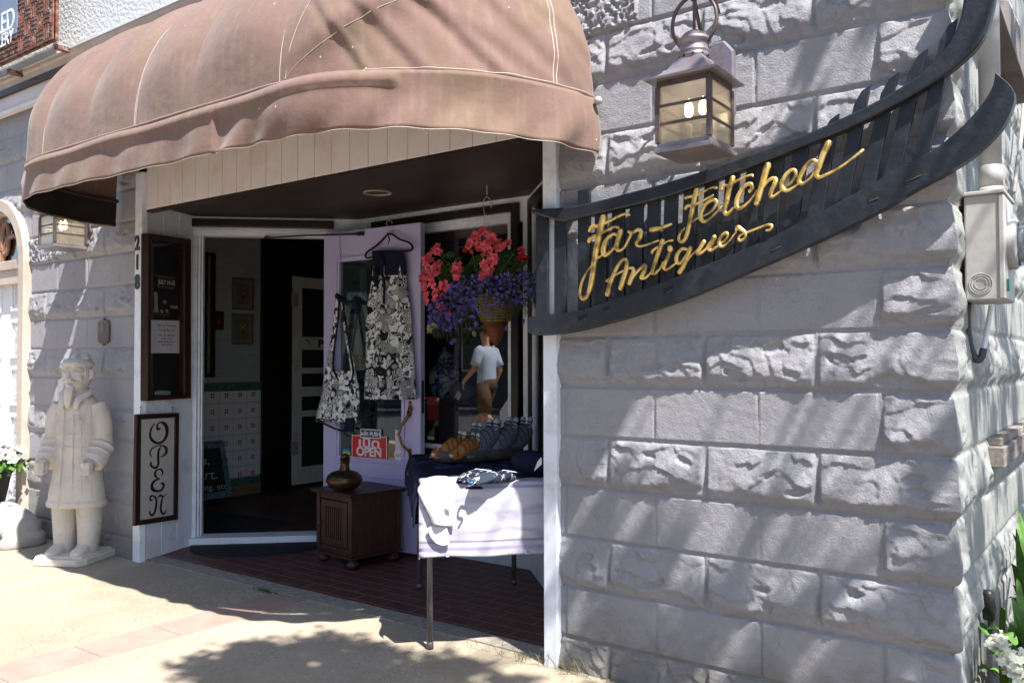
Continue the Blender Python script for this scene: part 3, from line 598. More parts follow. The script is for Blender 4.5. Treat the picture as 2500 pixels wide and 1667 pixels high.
def rimz(s): return -.012*math.sin(s*7.1)*math.sin(s*2.3)+.012*math.exp(-((s-q2_-.3)/.25)**2)
def valp(u, v):
    s = u*LL; cx, (nx, ny), part = plan(s); t = s/LL
    zt = ZV-.004+rimz(s)*.5+.01; zb = 2.128-.055*t
    if v < .12: o = .002
    o = .004+.014*math.sin(v*1.5)*(.5+.5*math.sin(s*9+2*math.sin(s*2.7)))+.005*math.sin(s*23+v*3)*v+.018*math.exp(-((s-.9)/.12)**2)*math.sin(v*3.1)
    if s > q2_-.4: o += .022*math.sin(v*3.1)*math.sin((s-q2_)*5+1)+.010*math.sin(s*31+v*5)*v*v
    if v < .3 and q1_-.2 < s < q2_+.5: o += .018*math.sin(v/.3*math.pi)
    r = RA+o; z = zt+(zb-zt)*v
    return (cx+nx*r, YW+ny*r if ny*r < 0 else YW, z)
b = MB(); b.grid(valp, 320, 14); val = b.build('valance', mt['canvas'], AW, smooth='open', solid=.002)
b = MB()
def linp(u, v):
    x, y, z = valp(u, v*.93); s = u*LL; cx, (nx, ny), part = plan(s); return (x-nx*.009, min(y-ny*.009, YW), z-.010*abs(float(fbm(np.array(s*30.), np.array(2.2), 7, 3)))*v)
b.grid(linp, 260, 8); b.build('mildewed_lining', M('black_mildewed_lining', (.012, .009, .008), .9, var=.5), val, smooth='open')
b = MB(); b.tube([valp(i/300, 1.0) for i in range(301)], .0016, 6); b.build('hem_stitching', mt['thread'], val)
b = MB(); b.tube([dome(i/300*LL, .015, .006) for i in range(301)], .0019, 6); b.build('rim_piping', mt['thread'], can)
for s in (ribs[0]-.0, ribs[0]-.36, ribs[2], ribs[4]):
    b = MB(); b.tube([dome(s, th, .0006) for th in np.linspace(.02, 1.5, 40)], .0019, 5)
    if s == ribs[2]: b.tube([dome(s+.012, th, .0006) for th in np.linspace(.02, 1.5, 40)], .0014, 5)
    b.build('seam', mt['thread'], can)
b = MB()
for dd in (0, .017): b.tube([dome(q2_+1.12+dd+.05*math.sin(th*2), th, .0006) for th in np.linspace(.02, 1.5, 40)], .0018, 5)
b.build('seam', mt['thread'], can)
for k, (v1, pw) in enumerate([(.40, .8), (.86, .62)]):
    b = MB(); b.tube([dome(q2_+.03+u*q1_*(1 if k == 0 else .6), (.015+v1*u**pw)*math.pi/2, .0016) for u in np.linspace(0, .97, 40)], .0012, 5); b.build('seam', mt['thread'], can)
b = MB()
for s in ribs_all: b.tube([dome(s, th, -.022) for th in np.linspace(0, 1.5, 14)], .011, 6)
b.tube([dome(i/60*LL, .0, -.02) for i in range(61)], .013, 6)
b.build('frame', mt['steel'], AW)
b = MB(); p = dome(LL, 0); b.tube([(p[0]-.02, YW+.03, p[2]-.01), (p[0]+.035, YW-.02, p[2]-.012)], .009); b.ball((p[0]+.035, YW-.022, p[2]-.012), .017); b.build('end_bolt', mt['grey_metal'], AW)
stay(AW)

# ------------------------------------------------------------------ old cart-side sign with gilt script
SG = thing('shop_sign', 'black slatted cart-side sign with curved rails and gold script Far-Fetched Antiques', 'sign', (-1.2, 2.9, 1.3))
c3 = lambda x, y: (1400+.5102*x, .5102*y)
def railpoly(top, bot, yf, th, name, z_in=0):
    """board cut to an outline read from the photo, standing on plane y=yf, th thick"""
    T = crom([c3(*p) for p in top], 7); B_ = crom([c3(*p) for p in bot], 7); n = max(len(T), len(B_))
    def res(P, n):
        P = np.array(P); d = np.r_[0, np.cumsum(np.hypot(*np.diff(P, axis=0).T))]; q = np.linspace(0, d[-1], n); return np.stack([np.interp(q, d, P[:, 0]), np.interp(q, d, P[:, 1])], 1)
    T, B_ = res(T, n), res(B_, n); b = MB(); vs = []
    for a, c in zip(T, B_):
        p, q = at(*a, y=yf), at(*c, y=yf); vs += [p, q, (q[0], yf+th, q[2]), (p[0], yf+th, p[2])]
    f = [(4*i+k, 4*i+(k+1) % 4, 4*i+4+(k+1) % 4, 4*i+4+k) for i in range(n-1) for k in range(4)]+[(0, 1, 2, 3), (4*n-1, 4*n-2, 4*n-3, 4*n-4)]
    b.add(vs, f); return b.build(name, mt['navy_paint'], SG, bevel=.009)
YF = 2.872
railpoly([(-208, 1000), (0, 985), (290, 915), (500, 855), (850, 735), (1100, 642), (1270, 570), (1500, 455), (1680, 335), (1790, 215), (1835, 130), (1862, 20), (1868, -120), (1850, -260)],
         [(-208, 1018), (-60, 1060), (0, 1050), (260, 990), (500, 925), (850, 800), (1100, 700), (1290, 625), (1500, 525), (1700, 410), (1850, 300), (1960, 180), (2012, 20), (2020, -120), (1990, -260)], YF, .045, 'top_rail')
br_ = railpoly([(-218, 1520), (-90, 1500), (50, 1478), (450, 1340), (880, 1165), (1100, 1055), (1340, 930), (1480, 850), (1620, 775), (1730, 712), (1850, 615), (1950, 505), (2005, 415), (2017, 352)],
         [(-218, 1590), (-150, 1605), (60, 1572), (480, 1448), (900, 1272), (1240, 1120), (1500, 990), (1640, 905), (1780, 830), (1920, 740), (2050, 610), (2108, 490), (2100, 420), (2024, 350)], YF-.006, .045, 'bottom_rail')
for (x0, y0, x1, y1) in [(22, 1528, 62, 1512), (140, 1484, 176, 1472), (432, 1396, 474, 1376), (946, 1188, 992, 1166), (1410, 952, 1462, 932), (1585, 858, 1665, 824)]:
    a = at(*c3(x0, y0), y=YF-.0065); c = at(*c3(x1, y1), y=YF-.0065); b = MB(); h = .020
    b.prism([(a[0], YF-.0075, a[2]-h/2), (c[0], YF-.0075, c[2]-h/2), (c[0], YF-.0075, c[2]+h/2), (a[0], YF-.0075, a[2]+h/2)], (0, .003, 0)); b.build('mortise', mt['dark'], br_)
    b = MB(); e = .003
    b.prism([(a[0], YF-.0085, a[2]-h/2), (c[0], YF-.0085, c[2]-h/2), (c[0], YF-.0085, c[2]-h/2+e*.6), (a[0]+e, YF-.0085, a[2]-h/2+e*.6)], (0, .001, 0)); b.build('worn_edge', M('worn_paint_edge', (.14, .14, .14), .6, bump=0), br_)
# slats: (x bottom, x top at the top rail, how far it stands above, width)
def rail_y(P, x): P = sorted(P); return float(np.interp(x, [p[0] for p in P], [p[1] for p in P]))
TT = [(-208, 1000), (0, 985), (290, 915), (500, 855), (850, 735), (1100, 642), (1270, 570), (1500, 455), (1680, 335), (1790, 215), (1850, 90)]
BT = [(-218, 1520), (50, 1478), (450, 1340), (880, 1165), (1100, 1055), (1340, 930), (1480, 850), (1620, 775), (1730, 712)]
xb = [-152, -66, 48, 128, 212, 296, 374, 452, 540, 632, 726, 822, 924, 1030, 1148, 1272, 1392, 1512, 1650]
for i, x in enumerate(xb):
    lean = max(0, (x-250)/1400)**1.05*118; wd = 52+max(0, x)*.020+(i % 3)*2
    if i == 2: lean = 0
    yb = rail_y(BT, x)+45; xt = x+lean; yt = rail_y(TT, xt)+30; up = {2: 90, 14: 55, 15: 120, 16: 110, 17: 130, 18: 120}.get(i, 0); k = lean/max(1, yb-yt)
    if i >= 15: k *= 1.15
    xtt = xt+k*up; ytt = rail_y(TT, xtt)+30-up if up else yt
    P = [(x-wd/2, yb+wd*.2), (x+wd/2, yb-wd*.2), (xtt+wd/2, ytt-wd*.25), (xtt-wd/2+(wd*.45 if i > 13 else 0), ytt+(wd*.15 if i > 13 else 0))]
    if i > 13: P.append((xtt-wd/2-3, ytt+wd*1.0))
    b = MB(); b.prism([tuple(at(*c3(*p), y=YF+.026)) for p in P], (0, .016, 0)); b.build('slat', mt['navy_paint'], SG, bevel=.002)
# wall fixings
b = MB()
for p in ((300, 950), (1300, 600), (500, 1380), (1400, 940)):
    q = at(*c3(*p), y=YF+.04); b.box((q[0]-.02, YF+.03, q[2]-.02), (q[0]+.02, Y0+.01, q[2]+.02))
b.build('wall_block', mt['navy_paint'], SG)
gold_m, t_, b_ = nodes('gilt'); tc = N(t_, 'TexCoord'); n1 = N(t_, 'TexNoise', i_Scale=26.0, i_Detail=6.0); t_.links.new(tc.outputs['Object'], n1.inputs['Vector'])
cc = ramp(t_, n1.outputs[0], [(.36, (.30, .21, .075)), (.52, (.86, .60, .19)), (.7, (.95, .74, .32))]); t_.links.new(cc, b_.inputs['Base Color']); b_.inputs['Metallic'].default_value = .62; b_.inputs['Roughness'].default_value = .36
n2 = N(t_, 'TexNoise', i_Scale=110.0, i_Detail=3.0); t_.links.new(tc.outputs['Object'], n2.inputs['Vector']); bu = N(t_, 'Bump', i_Strength=.35, i_Distance=.003); t_.links.new(n2.outputs[0], bu.inputs['Height']); t_.links.new(bu.outputs[0], b_.inputs['Normal'])
zA = lambda x, y: (1400+x*.17857, 480+y*.17857)
zB = lambda x, y: (1640+x*.17857, 420+y*.17857)
zC = lambda x, y: (1840+x*.15306, 320+y*.15306)
YL = YF-.012
def stroke(b, Z, pts, r):
    P = crom(pts, 5); R = r if hasattr(r, '__len__') else [r]*len(pts); R = [q[0] for q in crom([(q,) for q in R], 5)]
    sc = .17857 if Z is not zC else .15306; W = []; RR = []
    for p, q in zip(P, R):
        a = at(*Z(*p), y=YL); W.append(a); RR.append(max(.0028, q*sc*1.18/FPX*float(np.dot(a-CAM, _F))))
    b.tube(W, RR, 10, flat=(0, 1, 0), fn=.9)
    for e in (0, -1): b.ball(W[e], RR[e], 8, 6)
LET = {
 'F': (zA, [([(410, 290), (370, 440), (330, 640), (290, 860), (265, 1050), (235, 1220), (190, 1350), (135, 1400), (90, 1330), (110, 1190), (165, 1060), (235, 960)], [42, 42, 40, 38, 36, 33, 26, 24, 20, 17, 14, 12]),
            ([(225, 465), (250, 420), (330, 405), (470, 345), (600, 280), (700, 240), (765, 250)], [24, 26, 24, 20, 17, 15, 18]), ([(215, 610), (240, 570), (330, 530), (450, 470), (560, 415), (615, 425)], [26, 26, 22, 18, 16, 18]), ([(300, 860), (390, 805)], 13)]),
 'a': (zA, [([(600, 530), (545, 515), (470, 565), (425, 660), (412, 750), (440, 800), (520, 740), (590, 640), (640, 500)], [16, 18, 24, 34, 36, 28, 20, 16, 20]), ([(645, 480), (610, 600), (590, 700), (625, 738), (690, 700), (755, 590), (790, 500), (760, 480)], [34, 32, 28, 20, 18, 18, 18, 18])]),
 'r': (zA, [([(760, 480), (800, 495), (880, 455), (928, 480), (905, 570), (862, 640), (900, 680), (1000, 660), (1165, 600)], [20, 22, 22, 26, 30, 22, 16, 14, 11])]),
 'hyphen': (zA, [([(1070, 455), (1200, 430), (1335, 378)], [32, 26, 16])]),
 'F ': (zB, [([(340, 255), (320, 340), (290, 480), (260, 620), (232, 760), (200, 880), (150, 955), (100, 935), (110, 850), (175, 770)], [34, 32, 32, 30, 28, 26, 22, 20, 16, 12]),
            ([(190, 355), (225, 345), (330, 320), (450, 258), (560, 210), (612, 220)], [22, 20, 20, 16, 14, 16]), ([(190, 495), (220, 465), (320, 445), (450, 380), (565, 318)], [22, 20, 18, 15, 13]), ([(262, 690), (370, 622)], 12)]),
 'e': (zB, [([(420, 610), (530, 550), (605, 450), (600, 392), (540, 388), (460, 450), (402, 560), (402, 640), (450, 680), (545, 620), (680, 480)], [12, 16, 20, 22, 22, 24, 26, 26, 22, 16, 12])]),
 't': (zB, [([(835, 85), (790, 230), (750, 400), (718, 530), (758, 578), (835, 500), (870, 470)], [34, 32, 32, 28, 24, 14, 12]), ([(685, 235), (705, 190), (780, 185), (880, 130), (1000, 70), (1090, 42), (1108, 58)], [22, 20, 18, 16, 14, 14, 14])]),
 'c': (zB, [([(1068, 265), (1100, 222), (1080, 165), (1010, 185), (940, 275), (890, 390), (890, 475), (940, 498), (1040, 425), (1110, 340), (1165, 255)], [24, 24, 24, 24, 28, 30, 26, 22, 16, 13, 11])]),
 'h': (zC, [([(225, 550), (170, 720), (112, 930), (48, 1150)], [46, 44, 42, 40]), ([(130, 930), (230, 800), (305, 758), (352, 785), (320, 880), (268, 1000), (290, 1058), (360, 1015), (460, 930)], [18, 22, 28, 34, 34, 30, 24, 18, 14])]),
 'e ': (zC, [([(505, 900), (590, 830), (668, 720), (660, 635), (600, 628), (505, 715), (448, 845), (470, 930), (540, 952), (630, 905), (700, 850)], [16, 20, 26, 26, 26, 30, 34, 32, 26, 18, 14])]),
 'd': (zC, [([(1005, 490), (940, 470), (850, 540), (765, 680), (722, 790), (765, 845), (840, 812), (930, 720), (1005, 560)], [24, 26, 30, 34, 34, 28, 22, 18, 16]), ([(1195, 195), (1110, 370), (1042, 560), (1000, 690), (1040, 742), (1150, 702), (1350, 600), (1550, 460), (1738, 312)], [46, 44, 42, 36, 28, 22, 19, 18, 22])]),
 'A': (zA, [([(468, 1330), (510, 1170), (590, 980), (668, 872), (728, 880), (722, 1000), (680, 1140), (648, 1250)], [34, 30, 24, 20, 24, 30, 32, 32]), ([(460, 1150), (540, 1095), (650, 1030), (740, 985)], [22, 14, 13, 14])]),
 'n': (zA, [([(740, 985), (800, 975), (825, 1010), (795, 1110), (768, 1185)], [14, 20, 26, 30, 28]), ([(775, 1170), (860, 1045), (955, 945), (985, 965), (950, 1060), (928, 1110), (985, 1110), (1070, 1030)], [16, 16, 24, 28, 28, 24, 18, 14])]),
 't ': (zA, [([(1220, 605), (1170, 750), (1120, 900), (1080, 1025), (1115, 1052), (1190, 970), (1225, 900)], [30, 28, 28, 26, 20, 14, 12]), ([(1075, 765), (1100, 725), (1200, 665), (1290, 610), (1352, 600)], [20, 16, 14, 12, 16])]),
 'i': (zA, [([(1310, 790), (1270, 880), (1240, 960), (1272, 1000), (1350, 950), (1425, 890)], [26, 26, 26, 20, 15, 12]), ([(1322, 705), (1328, 725)], [36, 36]), ([(1325, 740), (1312, 790)], 9)]),
 'q': (zA, [([(1545, 720), (1480, 718), (1412, 815), (1418, 900), (1468, 905), (1540, 800), (1595, 705)], [18, 22, 26, 24, 18, 14, 16]), ([(1600, 705), (1560, 820), (1505, 950), (1455, 1030)], [28, 26, 28, 32]), ([(1520, 930), (1600, 820), (1690, 735)], [14, 12, 12])]),
 'u': (zB, [([(440, 955), (382, 1050), (342, 1105), (380, 1122), (460, 1062), (520, 970), (580, 895)], [28, 26, 22, 20, 14, 13, 14]), ([(582, 892), (548, 980), (508, 1050), (548, 1068), (645, 1000)], [30, 28, 24, 18, 12])]),
 'e  ': (zB, [([(660, 980), (735, 925), (765, 860), (738, 832), (690, 872), (645, 950), (660, 1008), (720, 1008), (800, 930), (880, 820)], [12, 14, 18, 20, 22, 24, 22, 16, 13, 11])]),
 's': (zB, [([(878, 810), (902, 760), (958, 792), (1010, 838), (1000, 900), (940, 938), (910, 910), (955, 855), (1030, 828), (1180, 770), (1320, 722), (1368, 742), (1342, 790), (1292, 800)], [12, 30, 24, 18, 16, 18, 14, 12, 13, 14, 16, 20, 16, 12])]),
}
for k, (Z, ss) in LET.items():
    b = MB()
    for p, r in ss: stroke(b, Z, p, r)
    b.build('gilt_letter', gold_m, SG, smooth=True)
stay(SG)

# ------------------------------------------------------------------ wall lanterns
mt['lampmetal'] = M('weathered_pewter', (.27, .245, .27), .42, .55, var=.22, vs=8, bump=.2, bs=60, dirt=(.20, .12, .10), ds=16, da=.7)
mt['lampdark'] = M('weathered_dark_frame', (.11, .085, .085), .5, .4, var=.3, vs=12, dirt=(.2, .12, .09), ds=20)
mt['seedy'] = glass('seedy_glass', .10, (.95, .93, .88), .12, .42)
mt['bulb'] = emit('lit_bulb', (1, .80, .52), 11); mt['bulb2'] = emit('lit_bulb_dim', (1, .80, .52), 6)
def lantern(label, loc, rz, w, h, scroll, bulbm, group='wall lanterns beside the entry'):
    """four-sided lantern; loc = centre of its underside, local -y away from the wall"""
    T = thing('wall_lantern', label, 'lantern', loc, rz, group); s = w/2
    b = MB(); b.box((-s-.012, -s-.012, 0), (s+.012, s+.012, .016)); b.box((-s-.004, -s-.004, .016), (s+.004, s+.004, .034)); b.build('base_tray', mt['lampmetal'], T, bevel=.003)
    b = MB(); g = .0085
    for x in (-1, 1):
        for y in (-1, 1): b.box((x*s-g, y*s-g, .034), (x*s+g, y*s+g, h))
    for z in (.34, .66):
        zz = .034+(h-.034)*z
        for q in (-1, 1): b.box((-s+g, q*s-.003, zz-.005), (s-g, q*s+.003, zz+.005)); b.box((q*s-.003, -s+g, zz-.005), (q*s+.003, s-g, zz+.005))
    b.build('cage', mt['lampdark'], T, bevel=.001)
    for q in (-1, 1):
        b = MB(); b.box((-s+g*.5, q*s-.0015, .034), (s-g*.5, q*s+.0015, h)); b.build('glass_pane', mt['seedy'], T)
        b = MB(); b.box((q*s-.0015, -s+g*.5, .034), (q*s+.0015, s-g*.5, h)); b.build('glass_pane', mt['seedy'], T)
    b = MB(); b.box((-s-.004, -s-.004, h), (s+.004, s+.004, h+.022)); b.build('top_band', mt['lampdark'], T, bevel=.002)
    b = MB(); R0 = s+.036; prof = [(R0, h+.020), (R0+.002, h+.028), (R0-.03, h+.040), (R0-.056, h+.062), (R0-.072, h+.088), (.046, h+.105)]
    vs = []
    for r, z in prof: vs += [(-r, -r, z), (r, -r, z), (r, r, z), (-r, r, z)]
    b.add(vs, [(4*i+k, 4*i+(k+1) % 4, 4*i+4+(k+1) % 4, 4*i+4+k) for i in range(len(prof)-1) for k in range(4)]+[(3, 2, 1, 0), tuple(4*len(prof)-4+k for k in range(4))])
    roof = b.build('roof', mt['lampmetal'], T, bevel=.0025)
    b = MB(); b.lathe([(.050, h+.10), (.052, h+.118), (.049, h+.121), (.053, h+.126), (.053, h+.132), (.048, h+.137), (.049, h+.158), (.057, h+.163), (.057, h+.172), (.048, h+.177), (.040, h+.190), (.022, h+.202), (.008, h+.206)], n=28); b.build('chimney_cap', mt['lampmetal'], roof, smooth=True)
    b = MB()
    for k in range(10):
        a = 2*math.pi*k/10; Mx = Matrix.Translation((.0505*math.cos(a), .0505*math.sin(a), h+.110)) @ Matrix.Rotation(a, 4, 'Z') @ Matrix.Rotation(math.pi/4, 4, 'X'); b.box((-.001, -.0038, -.0038), (.003, .0038, .0038), Mx)
    b.build('vent_hole', mt['dark'], roof)
    wall = Y0-loc[1]
    if scroll:
        rr = .082; zc_ = h+.16+.075
        b = MB(); b.tube([(rr*math.cos(a), 0, zc_+rr*1.12*math.sin(a)) for a in np.linspace(math.radians(-58), math.radians(238), 34)], .0062, 8, flat=(0, 1, 0), fn=1.3); b.build('ring', mt['lampdark'], T, smooth=True)
        b = MB(); b.box((-.004, -.004, h+.205), (.004, .004, zc_+rr*1.12)); b.box((-.012, -.009, zc_+rr*1.12-.014), (.012, .009, zc_+rr*1.12+.012)); b.build('hanger_rod', mt['lampdark'], T)
        Rz = Matrix.Rotation(-rz, 4, 'Z'); e = Rz @ Vector((0, wall-.03, 0))
        P = crom([(0, 0, zc_+.16), (0, 0, zc_+rr*1.12), (e.x*.12, e.y*.12, zc_+.03), (e.x*.32, e.y*.32, zc_-.03), (e.x*.6, e.y*.6, h+.135), (e.x, e.y, h+.115)], 6)
        b = MB(); b.tube(P, .0075, 8); P = crom([(0, 0, zc_+.16), (e.x*.2, e.y*.2, zc_+.22), (e.x*.6, e.y*.6, zc_+.2), (e.x, e.y, zc_+.1)], 6); b.tube(P, .0075, 8); b.build('scroll_arm', mt['lampdark'], T, smooth=True)
        b = MB(); prof = [(-.045, h-.06), (.045, h-.06), (.055, h-.03), (.055, h+.19), (.02, h+.235), (-.02, h+.235), (-.055, h+.19), (-.055, h-.03)]
        b.prism([(Rz @ Vector((x, wall-.03, z))) for x, z in prof], Rz @ Vector((0, .03, 0))); b.build('back_plate', mt['lampmetal'], T, bevel=.008)
    else:
        b = MB(); Rz = Matrix.Rotation(-rz, 4, 'Z')
        b.prism([Rz @ Vector((x, wall-.03, z)) for x, z in ((-.05, .05), (.05, .05), (.05, .25), (-.05, .25))], Rz @ Vector((0, .04, 0)))
        b.tube([Rz @ Vector((0, wall-.03, .12)), Rz @ Vector((0, s*.8, .12))], .012); b.build('back_plate', mt['lampmetal'], T, bevel=.006)
    for q, x in enumerate((-.022, .03)):
        b = MB(); b.lathe([(.011, .04), (.011, .105), (.009, .108)], (x, 0, 0), 12); b.build('candle_sleeve', mt['cream'], T)
        b = MB(); b.lathe([(.002, .108), (.012, .118), (.0155, .135), (.013, .152), (.006, .168), (.001, .176)], (x, 0, h*.10), 14); b.build('bulb', bulbm, T, smooth=True)
    return T
A_ = at(1755, 378, y=2.70)
lantern('large pewter wall lantern with ring and scroll bracket above the gold script sign', (-1.215, 2.715, 1.955), 0, .185, .225, True, mt['bulb'])
A_ = at(137, 612, y=2.80)
lantern('small square wall lantern between the arched door and the awning', (-5.77, 2.79, 2.0), 0, .20, .21, False, mt['bulb2'])
# ------------------------------------------------------------------ things on the entry's left side panel
PP0, PP1 = (-5.052, 2.968), (-5.215, 3.405)
pd_ = np.array(PP1)-np.array(PP0); pd_ /= np.hypot(*pd_); pn_ = np.array([pd_[1], -pd_[0]]); pn_ = pn_ if pn_[0] > 0 else -pn_   # out of the panel, towards the entry
PANG = math.atan2(pd_[1], pd_[0])
def onp(px, py, off=0.0):
    """point on the side panel (off metres in front of it) seen at a photo pixel"""
    a = np.array(PP0)+pn_*off; c = np.array(PP1)+pn_*off; return atl(px, py, a, c)
def pquad(b, corners, off, th):
    P = [onp(x, y, off) for x, y in corners]; b.prism([tuple(p) for p in P], (-pn_[0]*th, -pn_[1]*th, 0)); return P
def ribbon(b, P, R, n, th):
    """flat brush stroke: points, half widths, plane normal, thickness"""
    n = Vector(n); vs = []; m = len(P)
    for i in range(m):
        t = Vector(P[min(i+1, m-1)])-Vector(P[max(i-1, 0)]); a = t.cross(n).normalized()*R[i]; p = Vector(P[i]); vs += [p+a, p-a, p-a+n*th, p+a+n*th]
    f = [(4*i+k, 4*i+(k+1) % 4, 4*i+4+(k+1) % 4, 4*i+4+k) for i in range(m-1) for k in range(4)]+[(0, 1, 2, 3), (4*m-1, 4*m-2, 4*m-3, 4*m-4)]; b.add(vs, f)
PN3 = (pn_[0], pn_[1], 0)
# display case
T = thing('display_case', 'tall dark wood wall case with glass front holding a black poster', 'display case', tuple(onp(400, 978)))
oc = [(362, 570), (467, 584), (467, 972), (360, 979)]; ic = [(370, 585), (451, 598), (451, 963), (369, 966)]
b = MB()
for i in range(4):
    j = (i+1) % 4; P = [onp(*oc[i], .055), onp(*oc[j], .055), onp(*ic[j], .055), onp(*ic[i], .055)]; b.prism([tuple(p) for p in P], (-pn_[0]*.055, -pn_[1]*.055, 0))
b.build('case_frame', mt['brown'], T, bevel=.004)
b = MB(); pquad(b, ic, .006, .004); b.build('case_back', M('case_back', (.012, .012, .014), .6), T)
b = MB(); pquad(b, ic, .045, .002); b.build('case_glass', mt['caseglass'], T); stay(T)
white_ = M('poster_white', (.7, .69, .68), .6, bump=0, var=.02); faint = M('poster_grey', (.30, .29, .29), .6, bump=0)
T = thing('event_poster', 'black July event poster with costume photos behind the case glass', 'poster', tuple(onp(405, 770, .01)))
b = MB(); pquad(b, [(369, 664), (448, 672), (446, 778), (368, 775)], .010, .001); b.build('poster_sheet', M('poster_black', (.014, .013, .014), .5), T)
def ptext(body, px, py, h, off, m, T, sx=1, bold=0): 
    p = onp(px, py, off); return text(body, h, p, (math.pi/2, 0, PANG), m, T, 'print', ext=.0002, sx=sx, bold=bold)
ptext('JULY 14-18', 407, 690, .042, .0115, white_, T, .82, .0008); ptext('BOLD MAGICAL EMPOWERING', 405, 702, .013, .0115, faint, T, .9)
ptext('19TH FESTIVAL OF DANCE ANNAPOLIS ROYAL', 405, 677, .012, .0115, faint, T, .75); ptext('FODAR', 425, 750, .026, .0115, white_, T, .85); ptext('HALIFAX   COSTUME   TOUR', 400, 770, .008, .0115, faint, T)
costume = M('costume_beige', (.38, .28, .22), .7, var=.5, vs=60)
b = MB(); P = [onp(x, y, .0113) for x, y in [(376, 715), (379, 712), (385, 715), (385, 745), (388, 762), (375, 763), (377, 740)]]; b.prism([tuple(p) for p in P], (pn_[0]*.0005, pn_[1]*.0005, 0))
b.build('dress_picture', costume, T)
for x, y in ((402, 738), (395, 760), (407, 760)):
    b = MB(); P = [onp(x+dx_, y+dy_, .0113) for dx_, dy_ in [(-4, -2), (0, -6), (4, 0), (3, 4), (-2, 3)]]; b.prism([tuple(p) for p in P], (pn_[0]*.0005, pn_[1]*.0005, 0)); b.build('costume_picture', costume, T)
stay(T)
T = thing('handwritten_notice', 'white handwritten opening hours sheet pinned below the black poster', 'notice', tuple(onp(407, 862, .012)))
b = MB(); pquad(b, [(364, 781), (452, 783), (451, 862), (364, 862)], .013, .001); b.build('sheet', mt['paper'], T)
pen = M('blue_black_pen', (.03, .03, .06), .5, bump=0)
def scrawl(body, px, py, h):
    o = ptext(body, px, py, h, .0135, pen, T, .9)
    for v in o.data.vertices: v.co.x += .25*v.co.y+.0015*math.sin(v.co.x*300); v.co.y += .0015*math.sin(v.co.x*140+h*900)
for s_, y, h in (('Open for The Season', 794, .024), ('Saturday May 16th', 806, .023), ('Tues - Sat, 10am-6pm', 818, .022), ('Sunday 12-5pm', 826, .020), ('Anytime By Appointment', 834, .018), ('1-902-526-0082', 842, .018)): scrawl(s_, 407, y, h)
for x, y in ((367, 787), (448, 794)):
    b = MB(); b.ball(onp(x, y, .015), .004, 8, 6); b.build('pin', mt['brown'], T)
stay(T)
T = thing('price_card', 'small pale card standing in the bottom of the display case', 'card', tuple(onp(398, 965, .02))); b = MB(); pquad(b, [(378, 956), (394, 953), (416, 955), (416, 964), (378, 964)], .02, .002); b.build('card', M('pale_card', (.28, .34, .36), .6), T); stay(T)
# OPEN board hanging from two hooks
T = thing('open_board', 'tall cream board reading OPEN in brown script, hung from two hooks', 'sign', tuple(onp(382, 1283, .02)))
zo = lambda x, y: (320+.1914*x, 1000+.1914*y)
oc = [zo(72, 58), zo(617, 38), zo(602, 1398), zo(50, 1482)]; ic = [zo(134, 124), zo(566, 98), zo(548, 1340), zo(119, 1410)]
b = MB()
for i in range(4):
    j = (i+1) % 4; P = [onp(*oc[i], .030), onp(*oc[j], .030), onp(*ic[j], .030), onp(*ic[i], .030)]; b.prism([tuple(p) for p in P], (-pn_[0]*.022, -pn_[1]*.022, 0))
b.build('board_frame', mt['brown'], T, bevel=.004)
b = MB(); pquad(b, [zo(132, 122), zo(568, 96), zo(550, 1342), zo(117, 1412)], .022, .012); b.build('board_panel', M('board_cream', (.52, .50, .47), .5, var=.04), T)
OP = {'O': [[(300, 172, 5), (262, 230, 12), (241, 310, 17), (262, 380, 19), (330, 424, 13), (400, 405, 14), (450, 330, 24), (456, 240, 28), (425, 180, 22), (372, 160, 8), (332, 195, 13), (340, 243, 19), (378, 238, 4)]],
      'P': [[(264, 604, 3), (240, 555, 11), (262, 500, 8), (330, 460, 6), (400, 456, 8), (448, 495, 21), (445, 550, 19), (405, 588, 9), (362, 602, 3)], [(386, 460, 4), (352, 520, 16), (344, 600, 18), (346, 690, 17), (320, 735, 14), (272, 728, 13), (246, 690, 14), (262, 668, 9)]],
      'E': [[(385, 842, 4), (402, 800, 13), (388, 765, 12), (350, 757, 7), (312, 785, 14), (305, 830, 17), (332, 868, 9), (368, 882, 3)], [(368, 882, 3), (312, 897, 11), (268, 948, 20), (272, 1010, 22), (330, 1038, 13), (390, 1018, 15), (416, 965, 17), (398, 936, 11), (366, 946, 3)]],
      'N': [[(284, 1148, 3), (248, 1150, 13), (244, 1112, 14), (280, 1096, 10), (316, 1135, 15), (320, 1210, 17), (302, 1300, 17), (268, 1343, 14), (236, 1318, 12), (246, 1283, 7)], [(332, 1126, 3), (372, 1092, 13), (412, 1104, 9), (450, 1064, 3)], [(405, 1095, 6), (386, 1180, 16), (378, 1265, 17), (400, 1322, 13), (432, 1312, 11), (452, 1262, 3)]]}
for k, ss in OP.items():
    b = MB()
    for st in ss:
        C_ = crom(st, 6); P = [onp(*zo(c[0], c[1]), .0225) for c in C_]; R = [c[2]*.1914/FPX*float(np.dot(p-CAM, _F))*1.1 for c, p in zip(C_, P)]; ribbon(b, P, R, PN3, .0012)
    b.build('painted_letter', mt['brown'], T)
for x in (128, 536):
    q = onp(*zo(x, 20), .02); b = MB(); b.tube([onp(*zo(x-4, 50), .02), onp(*zo(x-10, 15), .02), onp(*zo(x+4, -12), .018), onp(*zo(x-8, -32), .004)], .0018, 6); b.ball(onp(*zo(x-8, -32), .002), .005, 8, 5); b.build('hook', mt['steel'], T)
stay(T)
